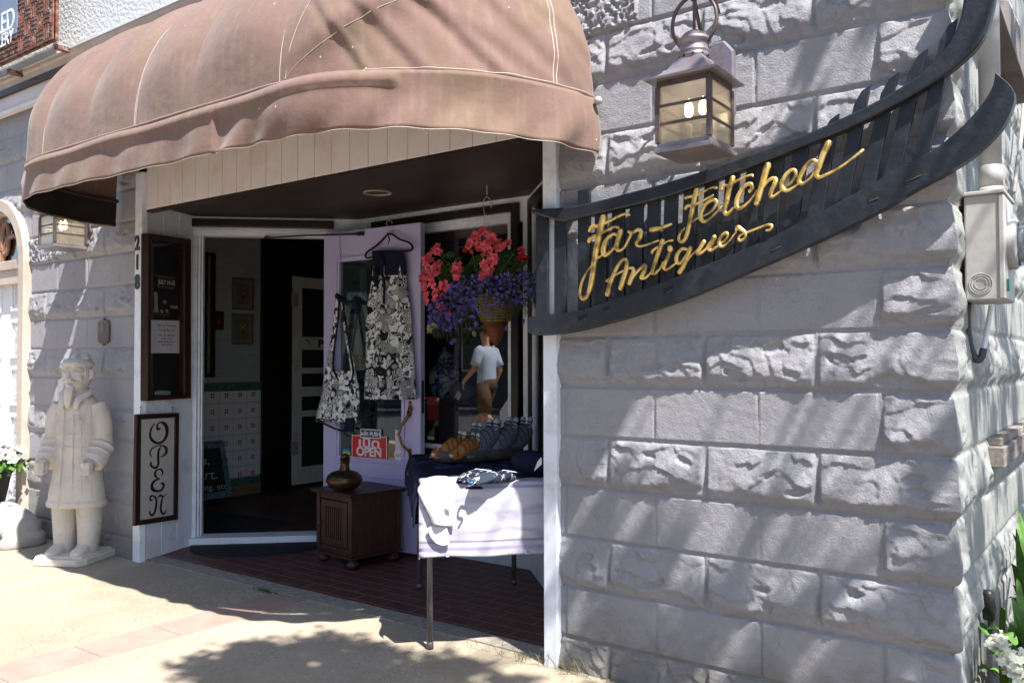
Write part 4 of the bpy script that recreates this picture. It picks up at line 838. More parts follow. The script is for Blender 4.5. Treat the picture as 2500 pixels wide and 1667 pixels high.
# house numbers on the post
for s_, y in (('2', 595), ('1', 642), ('8', 690)):
    p = at(335, y, y=2.922); o = text(s_, .125, p, (math.pi/2, 0, 0), mt['black'], None, 'house_number', ext=.003, sx=.82, bold=.0045)
    tag(o, {'2': 'black numeral 2, top house number on the white post', '1': 'black numeral 1, middle house number on the white post', '8': 'black numeral 8, lowest house number on the white post'}[s_], 'house number', 'house numbers on the post')

# ------------------------------------------------------------------ door standing open against the window wall
DA, DB = np.array([-4.53, 3.965]), np.array([-3.672, 4.012]); dd_ = (DB-DA)/np.hypot(*(DB-DA)); dn_ = np.array([dd_[1], -dd_[0]]); LDR = float(np.hypot(*(DB-DA))); DANG = math.atan2(dd_[1], dd_[0])
def dr(u, z, off=0): r = DA+dd_*u+dn_*off; return (float(r[0]), float(r[1]), z)          # u along the leaf, off in front of its face
def drp(px, py, off=0): return atl(px, py, DA+dn_*off, DB+dn_*off)
def dbx(b, u0, u1, z0, z1, o0, o1): return b.prism([dr(u0, z0, o0), dr(u1, z0, o0), dr(u1, z0, o1), dr(u0, z0, o1)], (0, 0, z1-z0))
door = MB(); gz0, gz1 = .585, 1.96
g0, g1 = .115, LDR-.13
for a in [(0, g0, .03, 2.135), (g1, LDR, .03, 2.135), (g0, g1, .03, gz0), (g0, g1, gz1, 2.135)]: dbx(door, *a, -.045, 0)
DOOR = door.build('door', mt['lav'], BLD, bevel=.003); DOOR['label'] = 'lavender half-glazed door standing open'
DOOR.matrix_parent_inverse = Matrix.Translation(BLD.location).inverted()
b = MB()
for o_, w_ in ((.004, .030), (.010, .016)):
    for a in [(g0-.0, g0+w_, gz0, gz1), (g1-w_, g1, gz0, gz1), (g0+w_, g1-w_, gz0, gz0+w_), (g0+w_, g1-w_, gz1-w_, gz1)]: dbx(b, *a, -.03, o_ if w_ < .02 else -.004+o_)
b.build('glazing_bead', mt['lav'], DOOR, bevel=.003)
b = MB(); dbx(b, g0+.01, g1-.01, gz0+.01, gz1-.01, -.024, -.020); b.build('door_glass', mt['doorglass'], DOOR)
for k, (i, o_) in enumerate(((0, .006), (.03, .004))):
    b = MB(); u0, u1, z0, z1, w_ = g0+.0+i, g1-.0-i, .15+i, .50-i, .014
    for a in [(u0, u0+w_, z0, z1), (u1-w_, u1, z0, z1), (u0+w_, u1-w_, z0, z0+w_), (u0+w_, u1-w_, z1-w_, z1)]: dbx(b, *a, .0, o_)
    b.build('panel_moulding', mt['lav'], DOOR, bevel=.002)
mt['brass'] = M('aged_brass', (.20, .12, .055), .38, .85, var=.3, vs=30, bump=.2)
b = MB(); hp = [drp(x, y, .0) for x, y in [(1000, 1000), (1001, 1015), (992, 1040), (988, 1058), (994, 1085), (1003, 1100), (1004, 1112)]]
offs = [.006, .02, .05, .058, .05, .02, .006]; b.tube([tuple(np.array(p)+np.array([dn_[0]*o_, dn_[1]*o_, 0])) for p, o_ in zip(hp, offs)], [.010, .012, .009, .010, .008, .009, .006], 8)
for y, r in ((985, .018), (998, .026), (1010, .02), (1100, .016), (1112, .02)): 
    q = drp(1001, y, .004); b.ball(q, (r*.8, .005, r))
q = drp(1002, 1000, .03); b.ball(q, .014)
b.build('door_handle', mt['brass'], DOOR, smooth=True)
b = MB()
q = drp(1001, 945, .003); b.lathe([(.0, 0), (.02, 0), (.02, .0)], (0, 0, 0), 8) if False else b.ball(q, (.02, .006, .035)); b.build('lock_escutcheon', mt['brass'], DOOR, smooth=True)
b = MB(); e = DB-dn_*.0225; b.box((-.002, -.012, .92), (.002, .012, 1.13)); 
for v in range(len(b.v)): x, y, z = b.v[v]; r = e+dd_*(x+.0005)+dn_*y; b.v[v] = (float(r[0]), float(r[1]), z)
b.build('latch_plate', mt['steel'], DOOR)
# door closer rod
T = thing('door_closer', 'thin brown metal closer arm across the top of the open door', 'door closer', tuple(drp(800, 572, .03)))
b = MB(); b.tube([D(.50, -.04, 2.105), drp(748, 575, .05), drp(858, 572, .02), drp(885, 571, .02)], [.006, .006, .007, .009], 8); b.ball(D(.50, -.02, 2.11), (.02, .02, .012)); b.build('arm', mt['brown'], T)
b = MB(); q = drp(882, 571, .012); b.box((q[0]-.03, q[1]-.01, q[2]-.012), (q[0]+.02, q[1]+.01, q[2]+.012)); b.build('bracket', mt['brown'], T, bevel=.002); stay(T)
# stickers
DR_ROT = (math.pi/2, 0, DANG)
def sticker(name, label, cat, px0, py0, px1, py1, m, off=.001, border=None, rnd=0):
    p, q = drp(px0, py1, off), drp(px1, py0, off); c = (p+q)/2; w_, h_ = float(np.hypot(q[0]-p[0], q[1]-p[1])), float(q[2]-p[2])
    T = thing(name, label, cat, (c[0], c[1], p[2]), DANG); b = MB(); b.box((-w_/2, -.0012, 0), (w_/2, 0, h_))
    b.build('sticker_sheet', border or m, T)
    if border: b = MB(); e = .006; b.box((-w_/2+e, -.002, e), (w_/2-e, -.0012, h_-e)); b.build('colour_field', m, T)
    return T, w_, h_
red = M('sign_red', (.55, .02, .02), .35, var=.05, bump=0); stk_w = M('sign_white', (.72, .70, .74), .35, var=.02, bump=0); stk_b = M('sign_navy', (.03, .03, .12), .35, bump=0)
def sttext(T, s_, h, x, z, m, sx=1, bold=.001): o = text(s_, h, (x, -.003, z), (math.pi/2, 0, 0), m, T, 'lettering', ext=.0004, sx=sx, bold=bold); return o
T, w_, h_ = sticker('open_sticker', 'red and white OPEN sticker with Thai lettering on the door glass', 'sticker', 859, 1066, 945, 1116, red, -.012, stk_w)
sttext(T, 'OPEN', .082, 0, h_*.28, stk_w, 1.05, .003); sttext(T, '\u0e40\u0e1b\u0e34\u0e14', .088, 0, h_*.66, stk_w, 1.5, .002)
T, w_, h_ = sticker('push_sticker', 'small navy PUSH sticker with Thai lettering above the red one', 'sticker', 880, 1049, 930, 1068, stk_b, -.008, stk_w)
sttext(T, '\u0e1c\u0e25\u0e31\u0e01 PUSH', .040, 0, h_*.46, stk_w, .95)
T, w_, h_ = sticker('flag_sticker', 'tiny blue green and yellow striped sticker low on the door glass', 'sticker', 837, 1095, 855, 1108, stk_w, -.016)
for k, c in enumerate(((.6, .5, .05), (.1, .35, .1), (.03, .12, .4))):
    b = MB(); b.box((-w_/2, -.0022, h_*k/3), (w_/2, -.0012, h_*(k+1)/3)); b.build('stripe', M('stripe_colour', c, .4, bump=0), T)
T, w_, h_ = sticker('paper_flyer', 'narrow white paper flyer taped beside the red sticker', 'flyer', 965, 1050, 984, 1100, mt['paper'], -.012)
T = thing('round_decal', 'round white decal below the narrow flyer on the door glass', 'sticker', tuple(drp(973, 1110, -.01)), DANG); b = MB(); b.lathe([(0, 0), (.036, 0), (.036, .002), (0, .002)], n=24, cap=False)
for v in range(len(b.v)): x, y, z = b.v[v]; b.v[v] = (x, -z, y)
b.build('decal', stk_w, T); b = MB()
for k in range(5): b.box((-.022+k*.009, -.003, -.014), (-.017+k*.009, -.002, .006+.006*math.sin(k*2)))
b.build('decal_print', faint, T)
T, w_, h_ = sticker('brown_parcel_paper', 'brown paper square stuck behind the door glass at the lower right', 'paper', 946, 1085, 984, 1117, M('kraft', (.30, .20, .12), .7), -.018)

# koi print cloth -------------------------------------------------------------
def koi():
    m, t, b = nodes('koi_print_cloth'); tc = N(t, 'TexCoord'); co = tc.outputs['Object']
    mp = N(t, 'Mapping'); mp.inputs['Scale'].default_value = (1, .2, 1); t.links.new(co, mp.inputs[0]); co = mp.outputs[0]
    nz = N(t, 'TexNoise', i_Scale=9.0, i_Detail=3.0); t.links.new(co, nz.inputs['Vector'])
    va = N(t, 'VectorMath', operation='MULTIPLY_ADD'); va.inputs[1].default_value = (.06, .06, .06); t.links.new(nz.outputs[1], va.inputs[0]); t.links.new(co, va.inputs[2])
    v = N(t, 'TexVoronoi', i_Scale=17.0); t.links.new(va.outputs[0], v.inputs['Vector']); sep = N(t, 'SeparateColor'); t.links.new(v.outputs['Color'], sep.inputs[0])
    # wave crests: rings round each cell centre
    mm = N(t, 'Math', operation='MULTIPLY'); mm.inputs[1].default_value = 62; t.links.new(v.outputs['Distance'], mm.inputs[0]); sn = N(t, 'Math', operation='SINE'); t.links.new(mm.outputs[0], sn.inputs[0])
    rings = ramp(t, sn.outputs[0], [(.42, g3(.008)), (.50, g3(.82))])
    shade = ramp(t, v.outputs['Distance'], [(.0, g3(.85)), (.3, g3(.55)), (.5, g3(.015))])
    # fish scales
    v2 = N(t, 'TexVoronoi', feature='DISTANCE_TO_EDGE', i_Scale=100.0); t.links.new(co, v2.inputs['Vector']); sc_ = ramp(t, v2.outputs[0], [(.08, g3(.75)), (.14, g3(.01))])
    # leaves: spiky dark stars
    v3 = N(t, 'TexVoronoi', i_Scale=22.0, distance='MINKOWSKI', i_Exponent=.42); t.links.new(va.outputs[0], v3.inputs['Vector']); lf = ramp(t, v3.outputs['Distance'], [(.55, g3(.0)), (.72, g3(1))])
    c = mx(t, shade, rings, ramp(t, sep.outputs[0], [(.45, g3(0)), (.5, g3(.85))]))
    c = mx(t, c, sc_, ramp(t, sep.outputs[1], [(.70, g3(0)), (.73, g3(1))]))
    n2 = N(t, 'TexNoise', i_Scale=34.0, i_Detail=4.0); t.links.new(co, n2.inputs['Vector']); c = mx(t, c, ramp(t, n2.outputs[0], [(.44, g3(.01)), (.50, g3(.82))]), ramp(t, sep.outputs[2], [(.55, g3(0)), (.6, g3(.8))]))
    c = mx(t, (0.008, .009, .018), c, lf); c = mx(t, c, (.90, .95, 1.0), 1.0, 'MULTIPLY')
    t.links.new(c, b.inputs['Base Color']); b.inputs['Roughness'].default_value = .85; b.inputs['Specular IOR Level'].default_value = .15; return m
mt['koi'] = koi(); mt['navycloth'] = M('navy_cloth', (.010, .012, .035), .85, var=.2, bump=.3, bs=200, spec=.15)
def garment(b, L, R_, z_of, off, folds_=(5, .012), nz=40, nu=24, seed=0):
    """hanging cloth from lists of (py, px left) / (py, px right) on the door plane"""
    def fn(u, v):
        py = L[0][0]+(L[-1][0]-L[0][0])*v; xl = np.interp(py, [p[0] for p in L], [p[1] for p in L]); xr_ = np.interp(py, [p[0] for p in R_], [p[1] for p in R_])
        px = xl+(xr_-xl)*u; o_ = off+folds_[1]*math.sin(u*folds_[0]*2*math.pi+seed+v*.8)*(.25+.75*v)+.02*math.sin(u*math.pi); return tuple(drp(px, py, o_))
    b.grid(fn, nu, nz)
T = thing('hanger', 'black clothes hanger with steel hook at the top of the lavender door', 'hanger', tuple(drp(950, 620, .03)))
b = MB(); b.tube([drp(*p, .035) for p in [(947, 571), (951, 585), (948, 595)]], .004, 6); b.tube([drp(x, y, .035) for x, y in [tuple(c) for c in crom([(947, 571), (930, 590), (915, 603), (896, 616), (893, 628), (905, 629), (950, 618), (990, 613), (1004, 611), (1007, 602), (998, 592), (975, 584), (960, 573), (947, 571)], 4)]], .0068, 8); b.build('shoulder_bar', M('black_velvet', (.008, .008, .01), .95), T)
b = MB(); b.tube([drp(x, y, .035) for x, y in [tuple(c) for c in crom([(947, 570), (948, 555), (943, 547), (947, 539), (955, 540), (957, 546)], 4)]], .002, 6); b.build('hook', mt['grey_metal'], T); stay(T)
T = thing('wrap_trousers', 'navy and cream koi print wrap trousers with navy waistband on the hanger', 'trousers', tuple(drp(953, 974, .04)))
b = MB(); garment(b, [(648, 911), (700, 905), (760, 894), (850, 893), (975, 889)], [(648, 990), (700, 995), (760, 1003), (850, 1008), (975, 1018)], None, .03, (4, .014)); b.build('trouser_cloth', mt['koi'], T, smooth='open', solid=.002)
b = MB(); garment(b, [(612, 909), (630, 909), (652, 913), (672, 911)], [(612, 984), (630, 990), (652, 991), (660, 992)], None, .036, (2, .006), 10, 16); b.build('waistband', mt['navycloth'], T, smooth='open', solid=.003)
b = MB(); b.tube([drp(x, y, .07) for x, y in [tuple(c) for c in crom([(925, 622), (934, 640), (932, 665), (938, 690), (937, 742)], 5)]], [.012]*21, 8, flat=(dn_[0], dn_[1], 0), fn=.3); b.tube([drp(x, y, .07) for x, y in [tuple(c) for c in crom([(915, 655), (918, 690), (916, 700)], 5)]], .018, 8, flat=(dn_[0], dn_[1], 0), fn=.3)
b.build('tie_cord', mt['navycloth'], T, smooth=True); stay(T)
T = thing('sling_bag', 'koi print cloth sling bag with navy trim hanging from a cord', 'bag', tuple(drp(825, 1045, .06)))
b = MB(); garment(b, [(905, 803), (940, 790), (985, 780), (1020, 771), (1030, 771)], [(905, 865), (940, 876), (985, 878), (1040, 868), (1052, 860)], None, .05, (2, .010), 20, 20, 1)
b.build('bag_body', mt['koi'], T, smooth='open', solid=.004)
for pts, r in (([(826, 724), (822, 760), (816, 820), (808, 870), (800, 920), (795, 945)], [.018, .024, .026, .03, .034, .03]), ([(835, 726), (842, 790), (852, 850), (860, 890), (867, 930)], [.016, .016, .018, .022, .02])):
    b = MB(); C_ = crom(pts, 5); b.tube([drp(*p, .055) for p in C_], [q[0] for q in crom([(q,) for q in r], 5)], 8, flat=(dn_[0], dn_[1], 0), fn=.25); b.build('strap', mt['koi'], T, smooth=True)
b = MB(); C_ = crom([(828, 735), (824, 790), (816, 850), (814, 900), (830, 930), (848, 942), (856, 930)], 5); b.tube([drp(*p, .068) for p in C_], .0065, 6); C_ = crom([(836, 735), (846, 800), (855, 860), (862, 905), (858, 930)], 5); b.tube([drp(*p, .068) for p in C_], .006, 6)
b.tube([drp(*p, .062) for p in crom([(771, 1022), (800, 1038), (830, 1050), (858, 1052)], 5)], .007, 6); b.build('navy_binding', mt['navycloth'], T, smooth=True)
b = MB(); C_ = crom([(822, 720), (830, 728), (850, 738), (868, 738), (873, 750), (866, 766)], 5); b.tube([drp(*p, .07) for p in C_], [q[0] for q in crom([(.014,), (.02,), (.013,), (.014,), (.015,), (.006,)], 5)], 8); b.build('strap_knot', mt['navycloth'], T, smooth=True)
b = MB()
P = [drp(x, y, .056) for x, y in [(846, 1022), (868, 1018), (864, 1052), (842, 1050)]]; b.prism([tuple(p) for p in P], (dn_[0]*.012, dn_[1]*.012, 0)); b.build('navy_patch', mt['navycloth'], T); stay(T)
T = thing('wire_loop', 'twisted pale wire loop hanging from the door closer arm', 'wire', tuple(drp(832, 720, .03)))
b = MB()
for k in (0, 1): b.tube([drp(830+2.2*math.sin(q*1.3+k*math.pi)+(q*.2), 576+q*6.8, .03+.004*math.cos(q*1.3+k*math.pi)) for q in np.linspace(0, 22, 60)], .0012, 5)
b.tube([drp(*p, .03) for p in [(822, 714), (818, 722), (822, 742), (830, 748)]], .003, 6); b.build('twisted_wire', M('rusty_wire', (.16, .12, .09), .6, .5), T); stay(T)

# ------------------------------------------------------------------ cabinet with bronze vessel
mt['redwood'] = M('reddish_brown_wood', (.048, .019, .013), .42, var=.45, vs=9, bump=.25, bs=70, stretch=(5, 5, .7), dirt=(.03, .012, .008), ds=4)
cf, cl, cr_ = np.array([-3.82, 3.55]), np.array([-4.15, 3.60]), None
T = thing('slatted_cabinet', 'small dark reddish-brown cabinet with slatted door on bun feet', 'cabinet', (-3.80, 3.545, 0.004), math.radians(172))
# local: +x along the front towards the left of the photo, -y ... built with front facing +y' then turned
W_, Dp, H_ = .375, .375, .455
b = MB(); x0, x1, y0, y1 = 0, W_, -Dp, 0
for x in (x0, x1-.035):
    for y in (y0, y1-.035): b.box((x, y, .075), (x+.035, y+.035, H_-.025))
b.box((x0+.0351, y1-.028, .075), (x1-.0351, y1-.006, .115)); b.box((x0+.0351, y1-.028, H_-.055), (x1-.0351, y1-.006, H_-.0251)); b.box((x0+.035, y0+.006, .085), (x1-.035, y0+.02, H_-.03))
b.box((x0+.01, y0+.035, .085), (x0+.02, y1-.035, H_-.03)); b.box((x1-.02, y0+.035, .085), (x1-.01, y1-.035, H_-.03))
for x in (x0+.004, x1-.026):
    b.box((x, y0+.0351, .075), (x+.022, y1-.0351, .115)); b.box((x, y0+.0351, H_-.06), (x+.022, y1-.0351, H_-.0251))
    n = 13
    for k in range(n): yy = y0+.05+k*(Dp-.10)/(n-1); b.box((x+.002, yy-.006, .1151), (x+.020, yy+.006, H_-.0601))
b.build('carcass', mt['redwood'], T, bevel=.002)
b = MB(); b.box((-.022, -Dp-.022, H_-.025), (W_+.022, .022, H_-.012)); b.box((-.03, -Dp-.03, H_-.012), (W_+.03, .03, H_)); b.build('cabinet_top', mt['redwood'], T, bevel=.005)
b = MB(); b.box((-.012, -Dp-.012, .063), (W_+.012, .012, .075)); b.build('plinth_moulding', mt['redwood'], T, bevel=.004)
b = MB(); u0, u1, z0, z1 = .05, W_-.05, .12, H_-.06; y = -.010
for a in [(u0, u0+.045, z0, z1), (u1-.045, u1, z0, z1), (u0+.045, u1-.045, z0, z0+.04), (u0+.045, u1-.045, z1-.04, z1)]: b.box((a[0], y-.01, a[2]), (a[1], y+.008, a[3]))
for k in range(8): xx = u0+.06+k*(u1-u0-.12)/7; b.box((xx-.006, y-.006, z0+.04), (xx+.006, y+.004, z1-.04))
dr_ = b.build('cabinet_door', mt['redwood'], T, bevel=.002)
b = MB(); b.tube([(u1-.012, 0, .25), (u1-.012, .018, .25)], .005); b.ball((u1-.012, .022, .25), .009); b.build('knob', mt['brass'], dr_)
b = MB(); b.box((u0+.05, y-.012, z0+.045), (u1-.05, y-.009, z1-.045)); b.build('slat_backing', mt['dark'], dr_)
for x in (.035, W_-.035):
    for y in (-Dp+.035, -.035): b = MB(); b.lathe([(.018, 0), (.034, .008), (.040, .022), (.034, .038), (.022, .046), (.026, .052), (.030, .064)], (x, y, 0), 18); b.build('bun_foot', mt['redwood'], T, smooth=True)
V = at(850, 1215, z=.46); vx, vy = -3.965, 3.64
def bronzem():
    return M('dark_bronze', (.085, .055, .03), .33, .75, var=.35, vs=7, bump=.25, bs=45, dirt=(.03, .022, .015), ds=6)
mt['bronze'] = bronzem()
T = thing('bronze_vessel', 'squat round dark bronze vessel with a tall curved spout neck on the cabinet', 'vessel', (vx, vy, .4595))
b = MB(); b.lathe([(.03, .0), (.065, .004), (.098, .028), (.112, .058), (.106, .085), (.082, .108), (.045, .120), (.0, .124)], (0, 0, 0), 36)
b.build('vessel_body', mt['bronze'], T, smooth=True)
b = MB(); C_ = crom([(0, 0, .10), (.004, 0, .14), (.006, 0, .17), (.011, -.004, .190), (.018, -.008, .201), (.028, -.012, .196)], 5); b.tube(C_, [q[0] for q in crom([(.042,), (.029,), (.0285,), (.031,), (.027,), (.013,)], 5)], 14); b.build('spout_neck', mt['bronze'], T, smooth=True)

# mats -------------------------------------------------------------------------
mt['rubber'] = M('navy_black_rubber_mat', (.014, .016, .024), .75, var=.3, vs=20, bump=1, bs=45, bd=.006, dirt=(.06, .055, .05), ds=25, da=.4)
b = MB(); n = 30; c0 = np.array(D(.02, -.055)[:2]); c1 = np.array(D(.90, -.055)[:2]); ce = (c0+c1)/2; ex = (c1-c0)/2; ey = np.array([ex[1], -ex[0]]); ey = ey/np.hypot(*ey)*.40
P = [ce+ex*math.cos(a)+ey*math.sin(a) for a in np.linspace(0, math.pi, n)]
b.prism([(p[0], p[1], .014) for p in P], (0, 0, -.012)); o = b.build('door_mat', mt['rubber'], bevel=.002); tag(o, 'dark half-round rubber mat in front of the entry threshold', 'door mat')
b = MB(); 
for k in range(9):
    a0 = .15+.35*(k/8); 
    b.tube([(*(ce+ex*math.cos(a)*(1-k*.09)+ey*math.sin(a)*(1-k*.09)), .0145) for a in np.linspace(.05, math.pi-.05, 26)], .002, 5)
b.build('tread', mt['rubber'], o)
P = [at(485, 1305, z=.01), at(640, 1298, z=.01), at(716, 1275, z=.01), at(505, 1245, z=.01)]
b = MB(); b.prism([(p[0], p[1], .012) for p in P], (0, 0, -.008)); o = b.build('runner_mat', M('ribbed_grey_mat', (.045, .043, .045), .85, var=.2, bump=.6, bs=30), bevel=.002); tag(o, 'grey ribbed mat on the dim brick floor inside the entry', 'mat')
b = MB()
for k in range(26):
    u = (k+.5)/26; a = P[0]*(1-u)+P[1]*u; c = P[3]*(1-u)+P[2]*u; b.tube([(a[0], a[1], .0125), (c[0], c[1], .0125)], .0035, 5)
b.build('rib', bpy.data.materials['ribbed_grey_mat'], o)
# hall pictures, mirror, red card, chalkboard ---------------------------------
XI2 = XI
def wallframe(name, label, cat, px0, py0, px1, py1, wd, fm, th=.02, inner=None):
    p, q = at(px0, py1, x=XI2+.01), at(px1, py0, x=XI2+.01); ya, yb, za, zb = p[1], q[1], p[2], q[2]; T = thing(name, label, cat, (XI2, (ya+yb)/2, za)); b = MB()
    for a in [(ya, ya+wd, za, zb), (yb-wd, yb, za, zb), (ya+wd, yb-wd, za, za+wd), (ya+wd, yb-wd, zb-wd, zb)]: b.box((XI2+.001, a[0], a[2]), (XI2+th, a[1], a[3]))
    b.build('frame', fm, T, bevel=.002); return T, ya+wd, yb-wd, za+wd, zb-wd
sil = M('silver_frame', (.30, .29, .27), .35, .7, var=.2); mat_ = M('mount_board', (.22, .20, .18), .8)
art = [((.30, .07, .03), (.10, .09, .05)), ((.40, .30, .12), (.08, .12, .10))]
for k, (y0_, y1_) in enumerate(((682, 755), (768, 840))):
    T, ya, yb, za, zb = wallframe('framed_picture', ('silver framed red flower picture, upper of the two in the hall', 'silver framed yellow flower bouquet picture, lower of the two in the hall')[k], 'picture', 567-k, y0_, 619-k, y1_, .012, sil)
    b = MB(); b.box((XI2+.002, ya, za), (XI2+.006, yb, zb)); b.build('mount', mat_, T)
    b = MB(); cy = (ya+yb)/2; cz = (za+zb)/2; b.box((XI2+.006, ya+.035, za+.04), (XI2+.008, yb-.035, zb-.04)); b.build('picture_ground', M('picture_ground', (.19, .14, .10), .7), T)
    b = MB(); b.lathe([(.012, -.05), (.022, -.035), (.024, -.015), (.014, .0)], (XI2+.008, cy, cz), 14, sx=.1); b.build('painted_vase', M('vase_paint', art[k][1], .6), T)
    rr = random.Random(k)
    for q in range(11): b = MB(); b.ball((XI2+.0085, cy+rr.gauss(0, .018), cz+.02+rr.gauss(0, .018)), (.001, .009, .009), 8, 5); b.build('painted_bloom', M('bloom_paint', art[k][0] if q % 3 else (.45, .4, .3), .6, bump=0), T)
    stay(T)
T, ya, yb, za, zb = wallframe('wall_mirror', 'tall bright-edged mirror with a dark frame just inside the entry', 'mirror', 440, 620, 521, 922, .03, mt['bronze'], .05)
b = MB(); b.box((XI2+.02, ya, za), (XI2+.045, yb-.05, zb)); b.build('mirror_glass', M('mirror_glass', (.55, .6, .62), .12, .9, bump=0), T); b = MB(); b.prism([(XI2+.045, yb-.05, za), (XI2+.01, yb, za), (XI2+.01, yb-.05, za)], (0, 0, zb-za)); b.build('gilt_slip', M('pale_gilt', (.60, .56, .42), .4, .2), T); stay(T)
p, q = at(522, 805, x=XI2), at(545, 760, x=XI2); b = MB(); b.box((XI2, p[1], p[2]), (XI2+.012, q[1], q[2])); o = b.build('greeting_card', M('maroon_card', (.09, .008, .02), .5), bevel=.001); tag(o, 'small maroon card pinned between the mirror and the pictures', 'card')
b = MB(); b.box((XI2+.012, p[1]+.03, p[2]+.05), (XI2+.013, q[1]-.05, p[2]+.09)); b.build('card_print', M('orange_print', (.35, .12, .02), .5), o)
T = thing('chalkboard', 'small chalkboard in a blue-grey frame leaning on the tiled hall wall', 'chalkboard', (-6.55, 4.45, 0))
oc = [(430, 1082), (546, 1076), (568, 1210), (430, 1232)]; ic = [(440, 1098), (537, 1092), (553, 1196), (440, 1214)]; cbp = ((-6.74, 4.0), (-6.50, 4.75)); fm = M('blue_grey_frame', (.09, .14, .20), .5, var=.6, vs=15, dirt=(.35, .35, .33), ds=12); b = MB()
cbf = lambda x, y, o_=0: atl(x, y, (cbp[0][0]+o_, cbp[0][1]), (cbp[1][0]+o_, cbp[1][1]))
for i in range(4): j = (i+1) % 4; b.prism([tuple(cbf(*p)) for p in (oc[i], oc[j], ic[j], ic[i])], (-.03, .01, 0))
b.build('frame', fm, T); b = MB(); b.prism([tuple(cbf(*p)) for p in ic], (-.02, .006, 0)); b.build('slate', M('slate', (.012, .013, .015), .7), T)
chalk = M('chalk', (.45, .45, .45), .9, bump=0); ca = math.atan2(cbp[1][1]-cbp[0][1], cbp[1][0]-cbp[0][0])
for s_, x, y, h in (('ies,', 494, 1125, .10), ('Art.', 504, 1160, .12), ('clothing, etc', 503, 1190, .075)): o = text(s_, h, cbf(x, y, .006), (math.pi/2, 0, ca), chalk, T, 'chalk_lettering', ext=.0005)
stay(T)
# ------------------------------------------------------------------ stone warrior statue
def stonemat(name, c0, c1, dirt):
    m, t, b = nodes(name); tc = N(t, 'TexCoord'); co = tc.outputs['Object']; n1 = N(t, 'TexNoise', i_Scale=5.0, i_Detail=7.0, i_Roughness=.6); t.links.new(co, n1.inputs['Vector'])
    c = ramp(t, n1.outputs[0], [(.35, c0), (.65, c1)]); n2 = N(t, 'TexNoise', i_Scale=11.0, i_Detail=8.0, i_Roughness=.8); t.links.new(co, n2.inputs['Vector']); c = mx(t, c, dirt, ramp(t, n2.outputs[0], [(.54, g3(0)), (.68, g3(.5))]))
    t.links.new(c, b.inputs['Base Color']); b.inputs['Roughness'].default_value = .9; b.inputs['Specular IOR Level'].default_value = .2
    n3 = N(t, 'TexNoise', i_Scale=130.0, i_Detail=5.0, i_Roughness=.8); t.links.new(co, n3.inputs['Vector']); bu = N(t, 'Bump', i_Strength=1.0, i_Distance=.006); t.links.new(n3.outputs[0], bu.inputs['Height']); t.links.new(bu.outputs[0], b.inputs['Normal']); return m
mt['statue'] = stonemat('pale_granite', (.58, .53, .47), (.70, .66, .60), (.36, .31, .26))
mt['limestone'] = stonemat('weathered_limestone', (.34, .33, .30), (.48, .46, .42), (.16, .15, .14))
T = thing('warrior_statue', 'life-like pale stone warrior statue in a long coat, standing by the block wall', 'statue', (-5.44, 2.735, 0), math.radians(44))
# local frame: faces -y, x to its left-hand side of the photo viewer's right
b = MB()
pl = [(-.16, -.19), (.13, -.20), (.17, -.15), (.18, .17), (-.17, .18), (-.19, -.12)]
b.prism([(x, y, .0) for x, y in pl], (0, 0, .045)); b.box((-.165, -.17, .03), (.15, .15, .058)); b.build('plinth', mt['statue'], T, bevel=.008, subd=0)
b = MB()
def loft(b, secs, n=28, sq=2.4):
    """secs: (z, cx, cy, rx, ry); squarish rings"""
    vs = []
    for z, cx, cy, rx, ry in secs:
        for k in range(n):
            a = 2*math.pi*k/n; c, s_ = math.cos(a), math.sin(a); r = (abs(c)**sq+abs(s_)**sq)**(-1/sq); vs.append((cx+rx*r*c, cy+ry*r*s_, z))
    m = len(secs); b.add(vs, [(i*n+k, i*n+(k+1) % n, (i+1)*n+(k+1) % n, (i+1)*n+k) for i in range(m-1) for k in range(n)]+[tuple(reversed(range(n))), tuple((m-1)*n+k for k in range(n))])
loft(b, [(.34, 0, 0, .182, .118), (.352, 0, 0, .186, .122), (.375, 0, 0, .184, .12), (.383, 0, 0, .176, .114), (.42, 0, 0, .172, .112), (.52, 0, .004, .155, .102), (.62, 0, .006, .142, .098), (.70, 0, .006, .138, .094), (.80, 0, .006, .142, .094), (.90, 0, .008, .146, .092), (.98, 0, .01, .135, .082), (1.03, 0, .012, .095, .066), (1.06, 0, .012, .062, .056), (1.09, 0, .012, .055, .055)])
